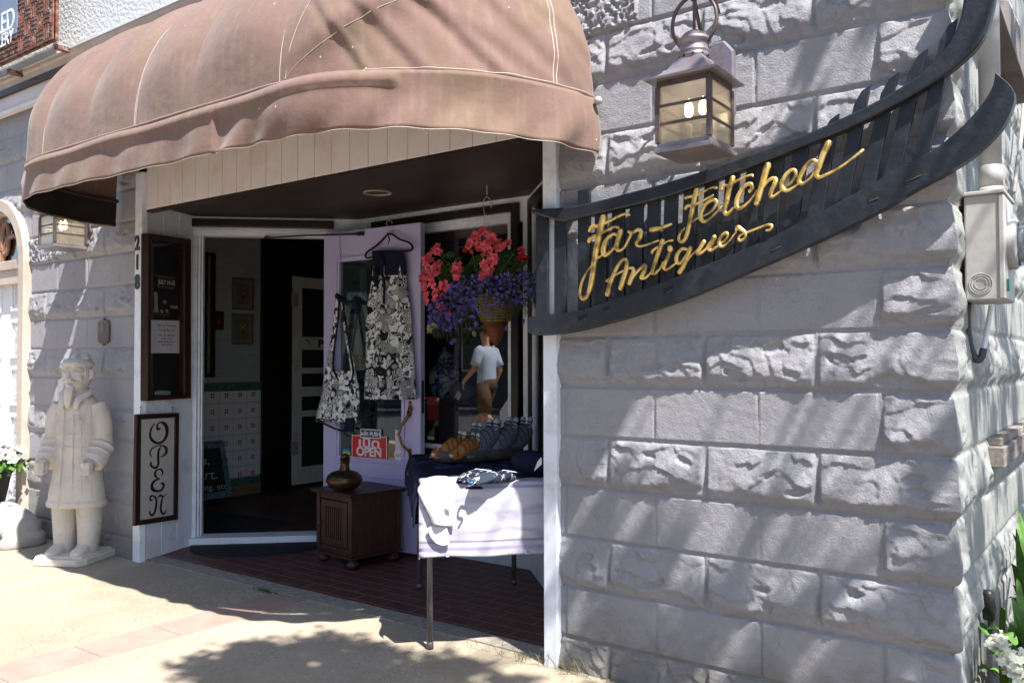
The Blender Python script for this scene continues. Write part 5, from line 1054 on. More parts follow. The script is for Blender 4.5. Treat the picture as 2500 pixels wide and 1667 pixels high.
for s_ in (-1, 1):
    loft(b, [(.05, s_*.078, -.005, .055, .066), (.12, s_*.08, .0, .060, .066), (.20, s_*.082, .005, .068, .07), (.30, s_*.082, .006, .075, .078), (.37, s_*.08, .006, .078, .08)], 20, 2.2)
    loft(b, [(.055, s_*.082, -.075, .045, .085), (.078, s_*.082, -.072, .045, .084), (.095, s_*.082, -.05, .040, .065), (.11, s_*.082, -.03, .035, .05)], 18, 3)
    # arm: shoulder, elbow, wrist; wide sleeve with three cuff rings
    A = [(s_*.125, .012, .985), (s_*.155, .012, .90), (s_*.168, .014, .80), (s_*.170, .0, .72), (s_*.165, -.045, .655), (s_*.158, -.085, .615)]
    b.tube(crom(A, 5), [q[0] for q in crom([(.052,), (.056,), (.054,), (.058,), (.066,), (.062,)], 5)], 18)
    for q, (t_, r) in enumerate(((0, .072), (.35, .070), (.7, .066))):
        c = np.array(A[3])*(1-t_)+np.array(A[5])*t_; d = np.array(A[5])-np.array(A[3]); d = d/np.linalg.norm(d); b.tube([tuple(c-d*.010), tuple(c-d*.004), tuple(c+d*.004), tuple(c+d*.010)], [r*.86, r, r, r*.86], 20)
    c = Vector((s_*.152, -.118, .595)); b.ball(c, (.036, .040, .042), 14, 10)
    for k in range(4):                                            # closed fingers wrapped round an open grip
        zz = c.z+.030-k*.019; b.tube([(c.x+s_*.028, c.y-.004, zz), (c.x+s_*.022, c.y-.036, zz-.001), (c.x-s_*.004, c.y-.046, zz-.002), (c.x-s_*.026, c.y-.034, zz-.002), (c.x-s_*.022, c.y-.014, zz)], [.0105, .0115, .011, .0105, .008], 8)
    b.tube([(c.x-s_*.012, c.y+.01, c.z+.035), (c.x-s_*.022, c.y-.018, c.z+.046), (c.x-s_*.008, c.y-.040, c.z+.042)], [.013, .012, .009], 8)
# head
b.ball((0, .0, 1.165), (.080, .092, .098), 22, 16); loft(b, [(1.07, 0, -.018, .040, .045), (1.10, 0, -.018, .060, .064), (1.14, 0, -.014, .072, .075), (1.19, 0, -.008, .078, .083)], 22, 2.3)
b.tube([(0, -.088, 1.195), (0, -.097, 1.168), (0, -.104, 1.148), (0, -.092, 1.140)], [.008, .0115, .017, .012], 10)            # nose
for s_ in (-1, 1):
    b.tube([(s_*.012, -.096, 1.148), (s_*.018, -.090, 1.146)], [.008, .008], 8)
    b.tube(crom([(s_*.062, -.062, 1.205), (s_*.038, -.085, 1.214), (s_*.012, -.090, 1.203)], 4), .0065, 8)                      # brow
    b.ball((s_*.034, -.076, 1.185), (.018, .012, .0085), 12, 8); b.tube(crom([(s_*.056, -.066, 1.184), (s_*.034, -.088, 1.179), (s_*.014, -.084, 1.180)], 4), .0035, 6)
    b.ball((s_*.045, -.058, 1.150), (.026, .022, .026), 12, 8)                                                                # cheek
    b.tube(crom([(s_*.003, -.096, 1.128), (s_*.025, -.094, 1.130), (s_*.045, -.082, 1.122), (s_*.056, -.072, 1.130)], 4), [q[0] for q in crom([(.008,), (.0085,), (.007,), (.004,)], 4)], 8)    # moustache
    b.tube(crom([(s_*.082, .002, 1.205), (s_*.092, .006, 1.185), (s_*.086, .004, 1.155), (s_*.078, .0, 1.145)], 4), [q[0] for q in crom([(.010,), (.016,), (.012,), (.008,)], 4)], 10)         # ear
    for k in range(3): b.tube(crom([(s_*.066, -.05+k*.018, 1.238), (s_*.080, -.044+k*.018, 1.20), (s_*.080, -.038+k*.018, 1.155)], 4), .005, 6)   # side hair
    b.tube(crom([(s_*.072, .03, 1.075), (s_*.085, -.025, 1.055), (s_*.055, -.078, 1.015), (s_*.048, -.096, .955)], 5), [q[0] for q in crom([(.022,), (.024,), (.024,), (.018,)], 5)], 10, flat=(0, 1, 0), fn=.55)  # collar
b.tube([(-.014, -.094, 1.108), (0, -.098, 1.106), (.014, -.094, 1.108)], .0055, 8)
b.tube(crom([(0, -.078, 1.095), (0, -.096, 1.06), (0, -.105, 1.00), (0, -.104, .965)], 5), [q[0] for q in crom([(.030,), (.030,), (.024,), (.012,)], 5)], 12, flat=(0, 1, 0), fn=.6)         # beard
b.lathe([(.083, 0), (.090, .006), (.091, .030), (.084, .036), (.07, .05), (.035, .062), (0, .066)], (0, .002, 1.218), 26, 1.0, 1.1)                                                       # cap band
b.tube(crom([(.0, .03, 1.268), (-.005, .0, 1.285), (.0, -.03, 1.280), (.01, -.055, 1.262)], 4), [q[0] for q in crom([(.030,), (.032,), (.026,), (.012,)], 4)], 10); b.box((-.05, -.028, 1.272), (.085, .012, 1.284)); b.ball((.02, .02, 1.29), (.045, .035, .022))
# coat front edge, quilting lines
b.tube([(-.028, -.098, .96), (-.03, -.1, .80), (-.036, -.104, .62), (-.045, -.112, .42), (-.05, -.125, .345)], .0045, 6); 
for x in (-.085, .03, .085): b.tube([(x, -.088, .93), (x*1.02, -.093, .75), (x*1.1, -.100, .60), (x*1.2, -.108, .42)], .0032, 6)
for z in (.72, .80, .88): b.tube([(x, -.098+abs(x)*abs(x)*1.4, z) for x in np.linspace(-.11, .11, 9)], .003, 6)
b.tube([(.06, -.093, .915), (.075, -.095, .905), (.07, -.095, .885), (.055, -.096, .895), (.06, -.093, .915)], .005, 6)
b.build('figure', mt['statue'], T, remesh=.0036)
T.rotation_euler = (0, 0, math.radians(30))

# plaque, carved stone and planter at the left ---------------------------------
p = at(252, 810, y=Y0-.02); b = MB(); hw, hh = .045, .060
poly = [(-hw, -hh*.62), (-hw*.7, -hh*.80), (-hw*.35, -hh*.82), (0, -hh), (hw*.35, -hh*.82), (hw*.7, -hh*.80), (hw, -hh*.62), (hw, hh*.62), (hw*.7, hh*.80), (hw*.35, hh*.82), (0, hh), (-hw*.35, hh*.82), (-hw*.7, hh*.80), (-hw, hh*.62)]
T = thing('wall_plaque', 'small dark bronze heritage plaque on the shaded block wall above the statue', 'plaque', (p[0], Y0, p[2]-hh)); k_ = 1.55
b.prism([(p[0]+x*k_, Y0-.022, p[2]+z*k_) for x, z in poly], (0, .012, 0)); b.build('plate', M('plaque_bronze', (.13, .11, .10), .5, .5, var=.2), T, bevel=.002)
b = MB(); b.tube([(p[0], Y0-.024, p[2]+.0), (p[0]-.012, Y0-.024, p[2]+.03), (p[0], Y0-.024, p[2]+.055), (p[0]+.012, Y0-.024, p[2]+.03), (p[0], Y0-.024, p[2])], .003, 6); b.build('emblem', M('plaque_light', (.3, .28, .26), .5, .4), T)
text('HERITAGE', .020, (p[0], Y0-.023, p[2]-.025), (math.pi/2, 0, 0), bpy.data.materials['plaque_light'], T, 'raised_lettering', ext=.001); text('PROPERTY', .018, (p[0], Y0-.023, p[2]-.048), (math.pi/2, 0, 0), bpy.data.materials['plaque_light'], T, 'raised_lettering', ext=.001); stay(T)
T = thing('carved_stone', 'weathered carved stone block with a curled relief under the flower pot', 'carved stone', (-6.55, 2.70, 0)); b = MB()
loft(b, [(0, 0, 0, .50, .21), (.05, 0, 0, .50, .21), (.075, 0, 0, .49, .20), (.08, -.01, 0, .47, .19), (.13, -.02, 0, .47, .19), (.17, -.03, .0, .44, .17), (.22, -.05, .0, .38, .14), (.26, -.08, 0, .28, .1)], 40, 3.2)
C_ = [(.30+.11*math.cos(a)*(1-a/16), -.175, .165+.085*math.sin(a)*(1-a/16)) for a in np.linspace(-1, 11, 40)]; b.tube(C_, .013, 8); b.tube([(-.45, -.2, .09), (.2, -.205, .10), (.45, -.16, .12)], .02, 8); b.tube([(.08, -.19, .13), (-.1, -.19, .2), (-.3, -.17, .24)], .022, 8)
b.build('stone', mt['limestone'], T, remesh=.012); T.rotation_euler = (0, 0, math.radians(3))
T = thing('planter', 'black pot of white petunias standing on the carved stone', 'plant pot', (-6.62, 2.70, .262)); b = MB()
b.lathe([(.10, 0), (.105, .0), (.145, .20), (.155, .205), (.158, .235), (.145, .24), (.138, .215), (.10, .2)], n=30, cap=False); b.build('pot', M('black_plastic', (.012, .012, .013), .4), T, smooth=True)
mt['leaf'] = M('fresh_leaf', (.075, .17, .025), .55, var=.4, vs=30, bump=.1); mt['leafdark'] = M('dark_leaf', (.030, .060, .014), .5, var=.5, vs=20, bump=.1); mt['petalw'] = M('white_petal', (.80, .80, .78), .6, var=.03, bump=0)
def leafcloud(b, n, fn, size, rr, tilt=1.0, lobes=1):
    for _ in range(n):
        c = Vector(fn(rr)); s_ = size*rr.uniform(.6, 1.3); d = Vector((rr.gauss(0, 1), rr.gauss(0, 1), rr.gauss(0, .6)*tilt)).normalized(); u = d.orthogonal().normalized(); u.rotate(Matrix.Rotation(rr.uniform(0, 6.28), 3, d)); w_ = d.cross(u)*.42
        b.add([c, c+(u*.5+w_)*s_, c+u*s_, c+(u*.5-w_)*s_], [(0, 1, 2, 3)])
def bloom(b, c, r, rr, petals=5, up=(0, -.5, .8), cup=.3):
    """one open flower: a ring of rounded petals"""
    n = Vector((up[0]+rr.gauss(0, .35), up[1]+rr.gauss(0, .3), up[2]+rr.gauss(0, .3))).normalized(); u = n.orthogonal().normalized(); v = n.cross(u); c = Vector(c); a0 = rr.uniform(0, 6)
    for k in range(petals):
        a = a0+2*math.pi*k/petals; h = math.pi/petals*.95; f = lambda t_, q, z: c+(u*math.cos(a+q)+v*math.sin(a+q))*r*t_+n*r*z
        b.add([c, f(.65, -h, cup*.6), f(1.0, -h*.5, cup), f(1.05, h*.1, cup*1.05), f(1.0, h*.55, cup), f(.65, h, cup*.6)], [(0, 1, 2, 3, 4, 5)])
rr = random.Random(5); b = MB(); leafcloud(b, 900, lambda r: (r.gauss(0, .11), r.gauss(0, .1), .24+abs(r.gauss(0, .06))-.03), .04, rr); b.build('foliage', mt['leaf'], T)['kind'] = 'stuff'
for _ in range(88):
    a = rr.uniform(0, 6.28); q = rr.uniform(0, 1)**.6*.24; b = MB(); bloom(b, (q*math.cos(a), q*math.sin(a)*.85, .37-.45*q*q*3+rr.uniform(-.03, .05)), .042, rr, 5, (math.cos(a)*q*3, math.sin(a)*q*3-.3, .8), .25); b.build('petunia', mt['petalw'], T)

# pierced metal sign, upper left -----------------------------------------------
ys = 2.74; T = thing('gallery_sign', 'rust and blue-grey cut-metal sign ending in ED and LERY on iron brackets', 'sign', (-7.0, ys, 3.35))
p0, p1 = at(-140, 240, y=ys), at(132, 96, y=ys); zb = float(p1[2]); xr_ = float(p1[0]); xl_ = xr_-1.35; zt = zb+.80
mt['rust'] = M('rusty_steel', (.15, .058, .040), .75, .2, var=.6, vs=25, bump=.6, bs=70, dirt=(.42, .36, .33), ds=22, da=.8); plate = M('blue_grey_plate', (.22, .27, .36), .45, .3, var=.1)
b = MB(); b.box((xl_, ys, zb), (xr_, ys+.008, zt)); b.build('backing_plate', M('pale_zinc', (.36, .35, .35), .5, .3, var=.2, vs=12), T)
b = MB(); b.box((xl_, ys-.012, zb), (xr_, ys+.03, zb+.012)); b.box((xr_-.012, ys-.012, zb+.0125), (xr_, ys+.03, zt)); b.build('edge_frame', mt['rust'], T)
rr = random.Random(3)
pw_ = float(at(46, 30, y=ys)[0]); b = MB(); b.box((xl_+.2, ys-.014, zb+.16), (pw_, ys-.002, zt)); b.build('name_plate', plate, T)
b = MB(); c0, c1 = pw_+.004, xr_-.02; nx_, nz_ = 16, 24
for i in range(nx_):
    for j in range(nz_):
        x = c0+(c1-c0)*(i+.5)/nx_; z = zb+.02+(zt-zb-.03)*(j+.5)/nz_; wx, wz = (c1-c0)/nx_, (zt-zb)/nz_
        if (i//3+j//3) % 2: b.box((x-wx*.5, ys-.012, z-wz*.16), (x+wx*.5, ys-.003, z+wz*.16))
        else: b.box((x-wx*.17, ys-.012, z-wz*.5), (x+wx*.17, ys-.003, z+wz*.5))
b.build('pierced_panel', mt['rust'], T)
b = MB()
for i in range(26):
    x = xl_+.2+(pw_-xl_-.2)*i/26; 
    for j in range(4): b.box((x, ys-.012, zb+.025+j*.033), (x+rr.uniform(.012, .04), ys-.003, zb+.035+j*.033+rr.uniform(0, .012)))
b.build('pierced_border', mt['rust'], T)
wl = M('lettering_white', (.8, .8, .84), .4, bump=0)
def sgn(s_, px, py, h, sx): p = at(px, py, y=ys-.0145); return text(s_, h, p, (math.pi/2, 0, 0), wl, T, 'cut_lettering', ext=.002, sx=sx, align='RIGHT')
sgn('ILED', 36, 44, .215, .82); sgn('GALLERY', 32, 88, .135, .8)
for px, py in ((136, 112), (20, 172)):
    q = at(px, py, y=ys+.03); b = MB(); b.box((q[0]-.03, ys+.031, q[2]-.02), (q[0]+.01, 2.92, q[2]+.012)); b.build('bracket', mt['rust'], T, bevel=.002)
stay(T)

# ------------------------------------------------------------------ folding table and what lies on it
TA, TBk = np.array([-2.445, 2.69]), np.array([-3.30, 3.54]); te = (TBk-TA)/np.hypot(*(TBk-TA)); tw = np.array([-te[1], te[0]]); tw = tw if tw[0] > 0 else -tw; TL, TW, TH = 1.20, .61, .725
def tp(u, v, z): r = TA+te*u+tw*v; return (float(r[0]), float(r[1]), z)     # u back along the table, v towards the window
T = thing('folding_table', 'grey steel-legged folding table under navy and white cloths at the shop window', 'table', tp(TL/2, TW/2, 0)); mt['legs'] = M('grey_table_steel', (.16, .155, .15), .45, .5, var=.15, bump=.1)
b = MB(); b.prism([tp(0, 0, TH-.04), tp(TL, 0, TH-.04), tp(TL, TW, TH-.04), tp(0, TW, TH-.04)], (0, 0, .035)); b.build('tabletop', M('tabletop', (.3, .28, .25), .6), T, bevel=.006)
for u in (.12, TL-.10):
    for v in (.035, TW-.05): b = MB(); b.tube([tp(u, v, 0.004), tp(u, v, TH-.04)], .0135, 12); b.lathe([(.016, .003), (.016, .03), (.014, .032)], tp(u, v, 0), 12); b.build('leg', mt['legs'], T, smooth=True)
    b = MB(); P = [tp(u, .02, TH-.24), tp(u, TW-.02, TH-.24)]; b.prism([tp(u-.008, .035, .43), tp(u-.008, TW-.05, .43), tp(u-.008, TW-.05, .463), tp(u-.008, .035, .463)], (te[0]*.012, te[1]*.012, 0)); b.build('cross_bar', mt['legs'], T, bevel=.002)
for v in (.16, TW-.16): b = MB(); b.tube([tp(.13, v, .45), tp(.45, v, TH-.045)], .008, 8); b.build('brace', mt['legs'], T); b = MB(); b.tube([tp(TL-.11, v, .45), tp(TL-.43, v, TH-.045)], .008, 8); b.build('brace', mt['legs'], T)
stay(T)
def pat(name, base, lines, sc):
    m, t, b = nodes(name); tc = N(t, 'TexCoord'); n = N(t, 'TexNoise', i_Scale=sc, i_Detail=3.0, i_Roughness=.45, i_Distortion=1.3); t.links.new(tc.outputs['Object'], n.inputs['Vector'])
    c = ramp(t, n.outputs[0], [(.55, base), (.60, lines), (.66, base)]); t.links.new(c, b.inputs['Base Color']); b.inputs['Roughness'].default_value = .85; b.inputs['Specular IOR Level'].default_value = .15; return m
mt['navyprint'] = pat('navy_print_cloth', (.010, .011, .035), (.10, .10, .22), 6.0)
def drape(u0, u1, v0, v1, z, hang, m, name, label, cat, edges, fold=.02, nf=7, nu=60, nv=60, seed=0, step=0):
    """cloth over the table: grid that lies flat inside [0,TL]x[0,TW] and hangs outside it, with soft folds"""
    def fn(a, c):
        u = u0+(u1-u0)*a; v = v0+(v1-v0)*c; du = max(0, -u, u-TL); dv = max(0, -v, v-TW); uu = min(max(u, 0), TL); vv = min(max(v, 0), TW); d = max(du, dv)
        k = sst(0, .10, np.array(d)); w_ = fold*float(k)*math.sin((v if du > dv else u)*nf*6.28+seed+d*3)+.010*(float(fbm(np.array(u*9.), np.array(v*9.), 5+seed, 3))-.5)
        ou = (-1 if u < 0 else 1)*(.006+.012*min(1, d*30)+(abs(w_)*.6+w_*.5 if du >= dv else 0)) if du > 0 else 0; ov = (-1 if v < 0 else 1)*(.006+.012*min(1, d*30)+(abs(w_)*.6+w_*.5 if dv > du else 0)) if dv > 0 else 0
        zz = z-max(du, dv)-min(du, dv)*.35+(w_*.25 if d <= 0 else 0)+.002*math.sin(u*22+v*17); return tp(uu+ou, vv+ov, zz+step)
    b = MB(); b.grid(fn, nu, nv); o = b.build(name, m, None, smooth='open', solid=.0025); tag(o, label, cat); return o
drape(-.02, TL+.06, -.17, TW+.03, TH+.003, 0, mt['navyprint'], 'navy_tablecloth', 'navy printed cloth spread over the table and hanging down its left side', 'tablecloth', None, .022, 5, 90, 60, 1)
wc_m, t_, b_ = nodes('white_banner_cloth'); tc = N(t_, 'TexCoord'); n = N(t_, 'TexNoise', i_Scale=3.0, i_Detail=6.0); mp = N(t_, 'Mapping'); mp.inputs['Scale'].default_value = (1, 1, 4); t_.links.new(tc.outputs['Object'], mp.inputs[0]); t_.links.new(mp.outputs[0], n.inputs['Vector'])
cc = ramp(t_, n.outputs[0], [(.45, (.47, .46, .53)), (.56, (.34, .32, .39)), (.66, (.47, .46, .53))]); sp = N(t_, 'SeparateXYZ'); t_.links.new(tc.outputs['Object'], sp.inputs[0])
for z0, z1, c in ((.708, .722, (.25, .24, .38)), (.488, .492, (.2, .17, .24)), (.452, .466, (.30, .27, .40))):
    f = ramp(t_, sp.outputs[2], [(z0-.001, g3(0)), (z0, g3(1)), (z1, g3(1)), (z1+.001, g3(0))]); cc = mx(t_, cc, c, f)
t_.links.new(cc, b_.inputs['Base Color']); b_.inputs['Roughness'].default_value = .75
o = drape(-.305, .20, -.012, TW+.01, TH+.006, 0, wc_m, 'white_cloth', 'white and grey printed banner cloth hanging over the near end of the table', 'cloth', None, .010, 2, 70, 60, 4)
T = o
for v in (.10, .27, .44):
    b = MB(); C_ = [np.array(tp(-.030, v, .438))+np.array([math.cos(a)*tw[0]*.008, math.cos(a)*tw[1]*.008, math.sin(a)*.008]) for a in np.linspace(0, 2*math.pi, 16)]; b.tube(C_, .0022, 6); b.build('grommet', mt['grey_metal'], o)
# plain white corner folded forward over the banner cloth
wp = M('plain_white_cloth', (.62, .61, .64), .75, var=.03, bump=.1)
def flapfn(px, py, y_): return atl(px, py, tp(-y_, 0, 0)[:2], tp(-y_, 1, 0)[:2])
b = MB(); rows = [([(1030, 1178), (1040, 1168), (1065, 1162), (1090, 1163), (1108, 1170)], -.02), ([(1020, 1196), (1040, 1190), (1065, 1188), (1090, 1188), (1109, 1190)], .022), ([(1030, 1222), (1048, 1220), (1068, 1222), (1090, 1225), (1109, 1226)], .036), ([(1048, 1258), (1058, 1258), (1072, 1260), (1090, 1263), (1109, 1264)], .045), ([(1058, 1282), (1068, 1282), (1080, 1283), (1094, 1284), (1109, 1285)], .05)]
vs = []
G = np.array([[flapfn(x, y, o_+.012*math.sin(i*1.3)) for i, (x, y) in enumerate(r)] for r, o_ in rows])
Gr = np.array([[crom([tuple(G[i][j]) for i in range(5)], 5)[k] for j in range(5)] for k in range(21)]); Gc = np.array([crom([tuple(q) for q in r], 5) for r in Gr]); nu_, nv_ = Gc.shape[1], Gc.shape[0]
b.add([tuple(p) for r in Gc for p in r], [(j*nu_+i, j*nu_+i+1, (j+1)*nu_+i+1, (j+1)*nu_+i) for j in range(nv_-1) for i in range(nu_-1)]); o2 = b.build('folded_corner', wp, None, smooth='open', solid=.003); tag(o2, 'plain bright white cloth corner folded over at the left of the banner cloth', 'cloth')
b = MB(); p = [flapfn(x, y, .052) for x, y in [(1088, 1225), (1101, 1224), (1102, 1242), (1089, 1243)]]; b.prism([tuple(q) for q in p], (-te[0]*.002, -te[1]*.002, 0)); b.build('care_label', stk_w, o2)
# cloth tail behind the leg: the white underside that swings to the left
b = MB(); R1 = [(1055, 1282, .045), (1042, 1290, .04), (1050, 1310, .03), (1062, 1325, .03), (1080, 1332, .03)]; R2 = [(1090, 1286, .045), (1095, 1300, .038), (1097, 1312, .034), (1098, 1322, .032), (1096, 1330, .03)]
b.grid(lambda u, v: tuple(flapfn(*[np.interp(v, np.linspace(0, 1, 5), [q[k] for q in R1])*(1-u)+np.interp(v, np.linspace(0, 1, 5), [q[k] for q in R2])*u for k in range(2)], .038)), 14, 14); b.build('cloth_tail', wp, o2, smooth='open', solid=.003)
# tray of cat figurines
tc_ = np.array([-2.80, 3.53]); TZ = TH+.009
P0, P1 = at(1056, 1105, z=TZ+.05), at(1272, 1090, z=TZ+.05); tc_ = (P0[:2]+P1[:2])/2; P2 = at(1150, 1134, z=TZ); 
tdir = math.atan2(P1[1]-P0[1], P1[0]-P0[0]); th_ = float(np.hypot(*(P1-P0)[:2]))/2
T = thing('wooden_tray', 'long oval dark carved wooden tray holding the cat figurines', 'tray', (float(tc_[0]), float(tc_[1]), TZ), tdir)
mt['traywood'] = M('dark_carved_wood', (.085, .075, .07), .7, var=.4, vs=20, bump=.9, bs=40, dirt=(.16, .11, .08), ds=22, da=.6)
ty = .145/th_*1.0
b = MB(); b.lathe([(th_*.84, 0), (th_*.92, .004), (th_*.98, .028), (th_, .052), (th_*.985, .060), (th_*.95, .056), (th_*.92, .035), (th_*.85, .016), (.01, .014)], n=44, sy=.46, cap=False); b.build('tray_body', mt['traywood'], T, smooth=True)
grey_c = M('grey_cat_paint', (.15, .165, .20), .5, var=.15, vs=8, bump=.1); grey_l = M('pale_cat_paint', (.42, .45, .50), .5, var=.06, bump=0); stripe = M('black_stripe_paint', (.012, .012, .016), .5, bump=0); orange = M('orange_cat_paint', (.36, .13, .025), .45, var=.35, vs=10, bump=.1); pale_f = M('cream_cat_paint', (.62, .52, .40), .5, var=.06, bump=0)
def cat(name, label, loc, rz, bodym, limbm, s_=1.0, lift=.12):
    """yoga cat: face down at the -x end, haunches high at +x with two raised banded legs"""
    T = thing(name, label, 'cat figurine', loc, rz, 'carved cat figurines in the tray'); q = lambda *p: tuple(v*s_ for v in p)
    b = MB(); b.tube([q(-.055, 0, .030), q(-.02, 0, .045), q(.025, 0, .072), q(.06, 0, lift*.85), q(.075, 0, lift)], [.028*s_, .044*s_, .050*s_, .046*s_, .028*s_], 14); b.ball(q(-.085, 0, .030), (.030*s_, .033*s_, .028*s_), 14, 10); b.ball(q(.066, 0, lift*.92), (.042*s_, .046*s_, .042*s_), 12, 8)
    for y in (-1, 1):
        b.tube([q(-.085, y*.016, .05), q(-.080, y*.021, .066), q(-.074, y*.022, .072)], [.011*s_, .008*s_, .001*s_], 6)
        b.tube([q(-.04, y*.028, .03), q(-.07, y*.038, .014), q(-.11, y*.034, .010)], [.013*s_, .011*s_, .010*s_], 8)
    b.build('body', bodym, T, remesh=.0045*s_)
    for y in (-1, 1):
        b = MB(); A = [q(.066, y*.018, lift), q(.078, y*.024, lift+.025), q(.082, y*.026, lift+.052)]; b.tube(A, [.015*s_, .0135*s_, .012*s_], 10); b.ball(A[-1], (.0145*s_, .0145*s_, .017*s_), 10, 8); lg = b.build('raised_leg', limbm, T, smooth=True)
        for k in range(3):
            t_ = .25+k*.28; c = Vector(A[0]).lerp(Vector(A[2]), t_); d = (Vector(A[2])-Vector(A[0])).normalized(); b = MB(); b.tube([c-d*.0035*s_, c+d*.0035*s_], .0152*s_, 10); b.build('band', stripe, lg)
    b = MB(); b.ball(q(-.104, 0, .026), (.016*s_, .020*s_, .015*s_), 10, 8); mz = b.build('muzzle', limbm, T, smooth=True)
    b = MB()
    for y in (-1, 1): b.tube([q(-.112, y*.008, .043), q(-.108, y*.015, .047), q(-.102, y*.022, .044)], .0016*s_, 5); b.tube([q(-.1205, 0, .026), q(-.119, y*.007, .020), q(-.114, y*.013, .024)], .0014*s_, 5)
    b.ball(q(-.120, 0, .031), (.003*s_, .004*s_, .003*s_), 6, 5); b.build('painted_face', stripe, T)
    b = MB()
    for k in range(4):
        x = -.03+k*.026; z = .048+k*.016; r = (.0455, .0505, .0505, .048)[k]; b.tube([q(x+.010*math.cos(a)*0, r*math.sin(a), z+r*math.cos(a)) for a in np.linspace(-1.5, 1.5, 14)], .0022*s_, 5)
    b.build('body_stripe', stripe, T); return T
def tl(x, y): c, s_ = math.cos(tdir), math.sin(tdir); return (float(tc_[0])+x*c-y*s_, float(tc_[1])+x*s_+y*c, TZ+.020)
spots = [('orange', -.175, -.005, 140-180, 'orange cat figurine with pale face at the left of the tray', .9), ('orange', -.125, -.075, 150-180, 'orange and white cat figurine with a smiling face at the front of the tray', .85),
         ('grey', -.055, .035, 148-180, 'grey striped cat figurine behind the orange pair', .95), ('grey', -.02, -.055, 150-180, 'grey striped cat figurine, front left of the grey ones', 1.08), ('grey', .06, .035, 150-180, 'grey striped cat figurine at the back middle of the tray', 1.0), ('grey', .10, -.055, 150-180, 'grey striped cat figurine, second from right in front', 1.1),
         ('grey', .16, .04, 155-180, 'grey striped cat figurine, back right of the tray', 1.0), ('grey', .215, -.03, 152-180, 'grey striped cat figurine at the right end of the tray', 1.08)]
for kind, x, y, a, lab, s_ in spots:
    L = tl(x, y); cat('cat_figurine', lab, (L[0], L[1], L[2]-.004), tdir+math.radians(a+38), grey_c if kind == 'grey' else orange, grey_l if kind == 'grey' else pale_f, s_, .085 if kind == 'orange' else .115)
# folded dark cloth and pouches on the table
T0 = TH+.010
def pouch(label, px, py, rz, L, m, cord=True, seed=0):
    c = at(px, py, z=T0+.02); T = thing('fabric_pouch', label, 'pouch', (c[0], c[1], T0), rz, 'fish print pouches on the table'); b = MB(); n = 16
    def fn(u, v): 
        x = (u-.5)*L; w_ = .055*math.sin(math.pi*min(1, u*1.15+.05))**.6*(1-.35*u); a = v*2*math.pi; return (x, w_*math.cos(a), .024*(1-.6*abs(u-.5))*math.sin(math.pi*min(1, u*1.1+.02))**.5*(1+math.sin(a))/1+.0005*math.sin(x*200))
    b.grid(fn, 22, n); b.build('pouch_body', m, T, smooth='open')
    b = MB(); b.tube([(-L/2+.01, 0, .022), (0, .006, .047), (L/2-.02, .002, .03)], .0022, 5); b.build('zip', mt['white'], T)
    if cord: b = MB(); b.tube(crom([(-L/2, .0, .015), (-L/2-.02, .01, .028), (-L/2-.035, .0, .018), (-L/2-.02, -.014, .008), (-L/2-.04, -.02, .004)], 5), .0045, 6); b.build('blue_cord', M('blue_cord', (.03, .09, .17), .8), T)
    return T
mt['koidark'] = pat('fish_scale_cloth', (.012, .014, .03), (.42, .43, .42), 34.0)
mt['koilight'] = pat('fish_fin_cloth', (.03, .04, .06), (.6, .6, .55), 22.0)
pouch('dark fish print pouch, leftmost on the table by the white cloth', 1165, 1160, tdir+.35, .24, mt['koidark'], False, 1); pouch('pale fish print pouch with a blue cord in the middle of the row', 1195, 1166, tdir+.3, .20, mt['koilight'], True, 2); pouch('fish print pouch with a curled blue cord at the right of the row', 1232, 1163, tdir+.2, .20, mt['koidark'], True, 3)
c = at(1290, 1150, z=T0+.02)
b = MB()
def heap(u, v): x = (u-.5)*.26; y = (v-.5)*.20; e = min(u, 1-u, v, 1-v); h = .045*sst(0, .28, np.array(e))*(.6+.8*float(fbm(np.array(x*14+3), np.array(y*14), 8, 3))); return (x+.01*math.sin(y*40), y, float(h))
b.grid(heap, 34, 30); o = b.build('folded_cloth', mt['navycloth'], None, smooth='open', solid=.002); c = tp(.26, .50, T0-.002); o.location = c; o.rotation_euler = (0, 0, tdir); tag(o, 'rumpled plain navy cloth heaped at the window side of the table', 'cloth')
T = thing('fish_cushion', 'navy cushion corner with a white fish tail print beside the white post', 'cushion', tp(.16, .50, T0)); 
b = MB(); b.ball((0, 0, .055), (.11, .085, .055), 20, 12, Matrix.Rotation(-.5, 3, 'X')); b.build('cushion', mt['navycloth'], T, smooth=True)
b = MB()
for k in range(9): a = -2.3-k*.13; b.tube([at(1312-k*1.0, 1128+k*2.6, y=2.99+k*.004), at(1322, 1118+k*1.6, y=2.99)], [.0012, .004], 6, flat=(0, 1, 0), fn=.3)
b.build('tail_print', stk_w, T); stay_fix = Matrix.Translation(T.location).inverted(); T.children[-1].matrix_parent_inverse = stay_fix
# ------------------------------------------------------------------ hanging flower basket
BK = at(1206, 740, y=3.86); bx_, by_ = float(BK[0]), 3.86
T = thing('flower_basket', 'hanging cone basket of red begonias and purple lobelia before the window', 'flower basket', (bx_, by_, 1.30))
zq = lambda py: float(at(1206, py, y=by_)[2])
def bpt(cx, cy, dep=0.0): return at(1010+cx*.20408, 540+cy*.20408, y=by_-dep)
mt['wicker'] = M('green_wicker', (.13, .13, .04), .6, var=.6, vs=40, bump=.8, bs=90, dirt=(.22, .15, .04), ds=35); mt['cane'] = M('orange_brown_cane', (.20, .05, .018), .5, var=.5, vs=20, bump=.9, bs=60, stretch=(.6, .6, 9))
z0, z1, z2 = zq(848), zq(787), zq(728)
b = MB(); b.lathe([(.004, z0), (.035, z0+.05), (.074, z1)], (bx_+.012, by_, 0), 28); b.build('cane_cone', mt['cane'], T, smooth=True)
